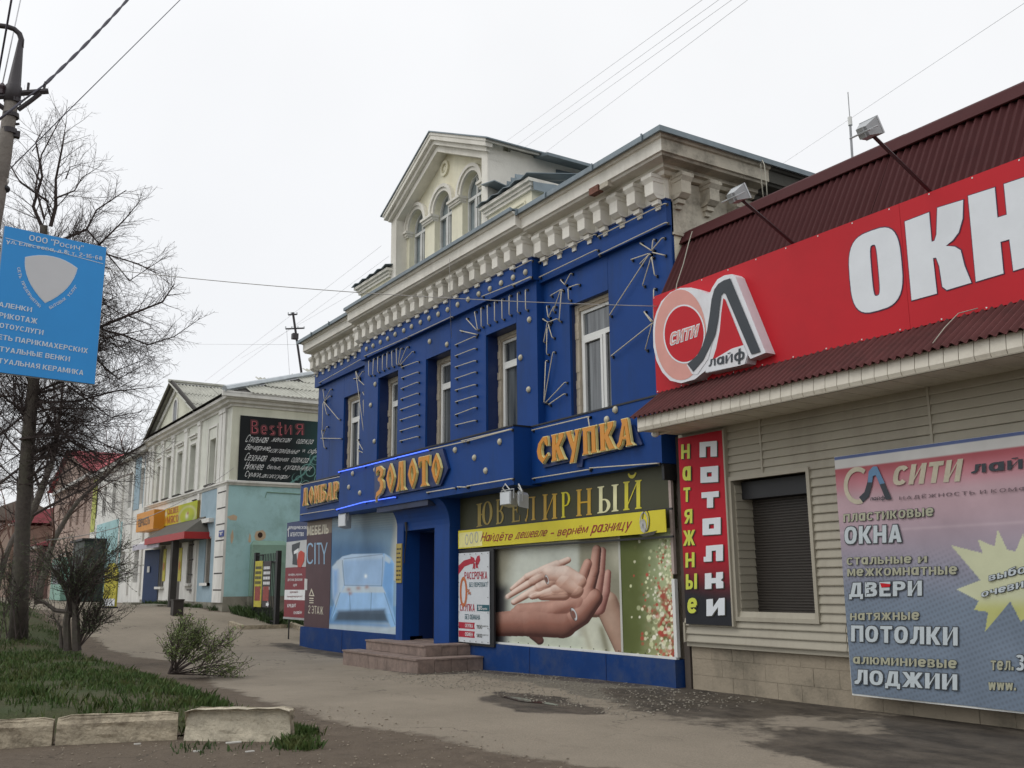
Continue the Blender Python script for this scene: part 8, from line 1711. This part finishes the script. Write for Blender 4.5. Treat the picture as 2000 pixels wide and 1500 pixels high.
# leafing shrubs: twigs plus tiny leaves
leafm = mat('young_leaf', '#66753f', .6, var=.4, scale=10); leafd = mat('dark_shrub_leaf', '#4a5638', .7, var=.4, scale=10)
def leaves(t, centers, n, size, m_, seed):
    r = random.Random(seed); mb = MB()
    for k in range(n):
        c = centers[r.randrange(len(centers))]; p = Vector(c)+Vector((r.gauss(0, .03), r.gauss(0, .03), r.gauss(0, .03))); a = Vector((r.gauss(0, 1), r.gauss(0, 1), r.gauss(0, 1))).normalized(); b = a.cross(Vector((r.gauss(0, 1), r.gauss(0, 1), r.gauss(0, 1)))).normalized(); s_ = size*r.uniform(.5, 1.3)
        mb.add([p-a*s_, p+b*s_*.5, p+a*s_, p-b*s_*.5], [(0, 1, 2, 3)])
    return part('leaves', mb, m_, t, recalc=False, stuff=True)
def shrub(name, label, stems, nleaf, lsize, m_, seed, loc, kids, spread=.15, mats_=(barkm, twigm, twigm)):
    T = TB(seed); tips = []; 
    for (P, r0) in stems:
        n = len(P); T.mb[1 if r0 < .03 else 0].tube(P, [r0*(1-.75*i/(n-1)) for i in range(n)], 6)
        for j in range(kids*(n-1)):
            f = T.r.uniform(.25, 1); i = min(int(f*(n-1)), n-2); q = P[i].lerp(P[i+1], f*(n-1)-i); dd = (P[i+1]-P[i]).normalized(); a = T.r.uniform(.3, .9); side = dd.cross(T.rv()).normalized()
            nd = dd*math.cos(a)+side*math.sin(a); nd.z += .15
            pts = T.limb(q, nd, T.r.uniform(.18, .5), .007, .003, 1, dict(step=.12, wob=.12, kids=[0, 3, 2], start=.1, ang=(.4, .9), lift=.1, ratio=(.5, .8), rr=.6, g=0), 0, 2); tips += pts[1:]
    t = thing(name, label, 'shrub', loc)
    for mm, mb_, nm in zip(mats_, T.mb, ('stem', 'branches', 'twigs')):
        if mb_.f: part(nm, mb_, mm, t, recalc=False, stuff=True)
    leaves(t, tips, nleaf, lsize, m_, seed); return t
gs = G(330, 1312)
def PS(px, py, dt=0): d = ray(px, py); t_ = 17.6+dt; return Vector((t_*d[0], t_*d[1], CAMZ+t_*d[2]))
r_ = random.Random(4); stems = []
for k in range(19):
    ex = r_.uniform(330, 462); ey = 1222+abs(ex-372)*.42+r_.uniform(-4, 75)*(.5+.5*(ex > 390)); dt = r_.uniform(-.5, .5)
    stems.append(([PS(335+r_.uniform(-8, 14), 1316), PS(335+(ex-335)*.4, 1316+(ey-1316)*.42, dt*.5), PS(335+(ex-335)*.75, 1316+(ey-1316)*.8, dt), PS(ex, ey, dt)], .014))
shrub('leafing_shrub', 'small spreading shrub with young leaves at the tip of the lawn', stems, 5200, .021, leafm, 5, PS(335, 1316), 5)
def PT(px, py, dt=0): d = ray(px, py); t_ = 21+dt; return Vector((t_*d[0], t_*d[1], CAMZ+t_*d[2]))
stems = [([PT(132, 1270), PT(130, 1215), PT(140, 1150), PT(140, 1110), PT(128, 1070)], .09), ([PT(150, 1270), PT(148, 1205), PT(143, 1165), PT(158, 1110), PT(180, 1070)], .10), ([PT(140, 1196), PT(108, 1192), PT(85, 1175), PT(66, 1168), PT(75, 1150)], .06), ([PT(120, 1265), PT(118, 1225), PT(105, 1205)], .05), ([PT(128, 1150), PT(100, 1110), PT(85, 1080)], .05), ([PT(150, 1150), PT(190, 1100), PT(215, 1062)], .05)]
for k in range(36):
    ex = r_.uniform(40, 262); ey = r_.uniform(1050, 1130)+abs(ex-150)*.06; stems.append(([PT(140+r_.uniform(-6, 10), 1185+r_.uniform(-40, 30)), PT(140+(ex-140)*.45, 1150+(ey-1150)*.5, r_.uniform(-.5, .5)), PT(ex, ey, r_.uniform(-1, 1))], .016))
for k in range(16):
    ex = r_.uniform(160, 240); stems.append(([PT(152, 1268), PT(152+(ex-152)*.5, 1220, 0), PT(ex, r_.uniform(1130, 1210), r_.uniform(-.4, .4))], .012))
shrub('gnarled_shrub', 'gnarled multi stemmed shrub with a dense greenish top on the lawn edge', stems, 8000, .018, leafd, 7, PT(140, 1270), 7)
stems = []
for k in range(30):
    x0 = r_.uniform(-34, -26); y0 = r_.uniform(1.6, 3.2); stems.append(([Vector((x0, y0, .3)), Vector((x0+r_.uniform(-.3, .3), y0+r_.uniform(-.3, .3), 1.3)), Vector((x0+r_.uniform(-.6, .6), y0+r_.uniform(-.5, .5), 2.2))], .014))
shrub('low_hedge', 'loose half bare hedge of dark twigs left of the linden trunk', stems, 5000, .02, leafd, 8, (-30, 2.4, .3), 9)
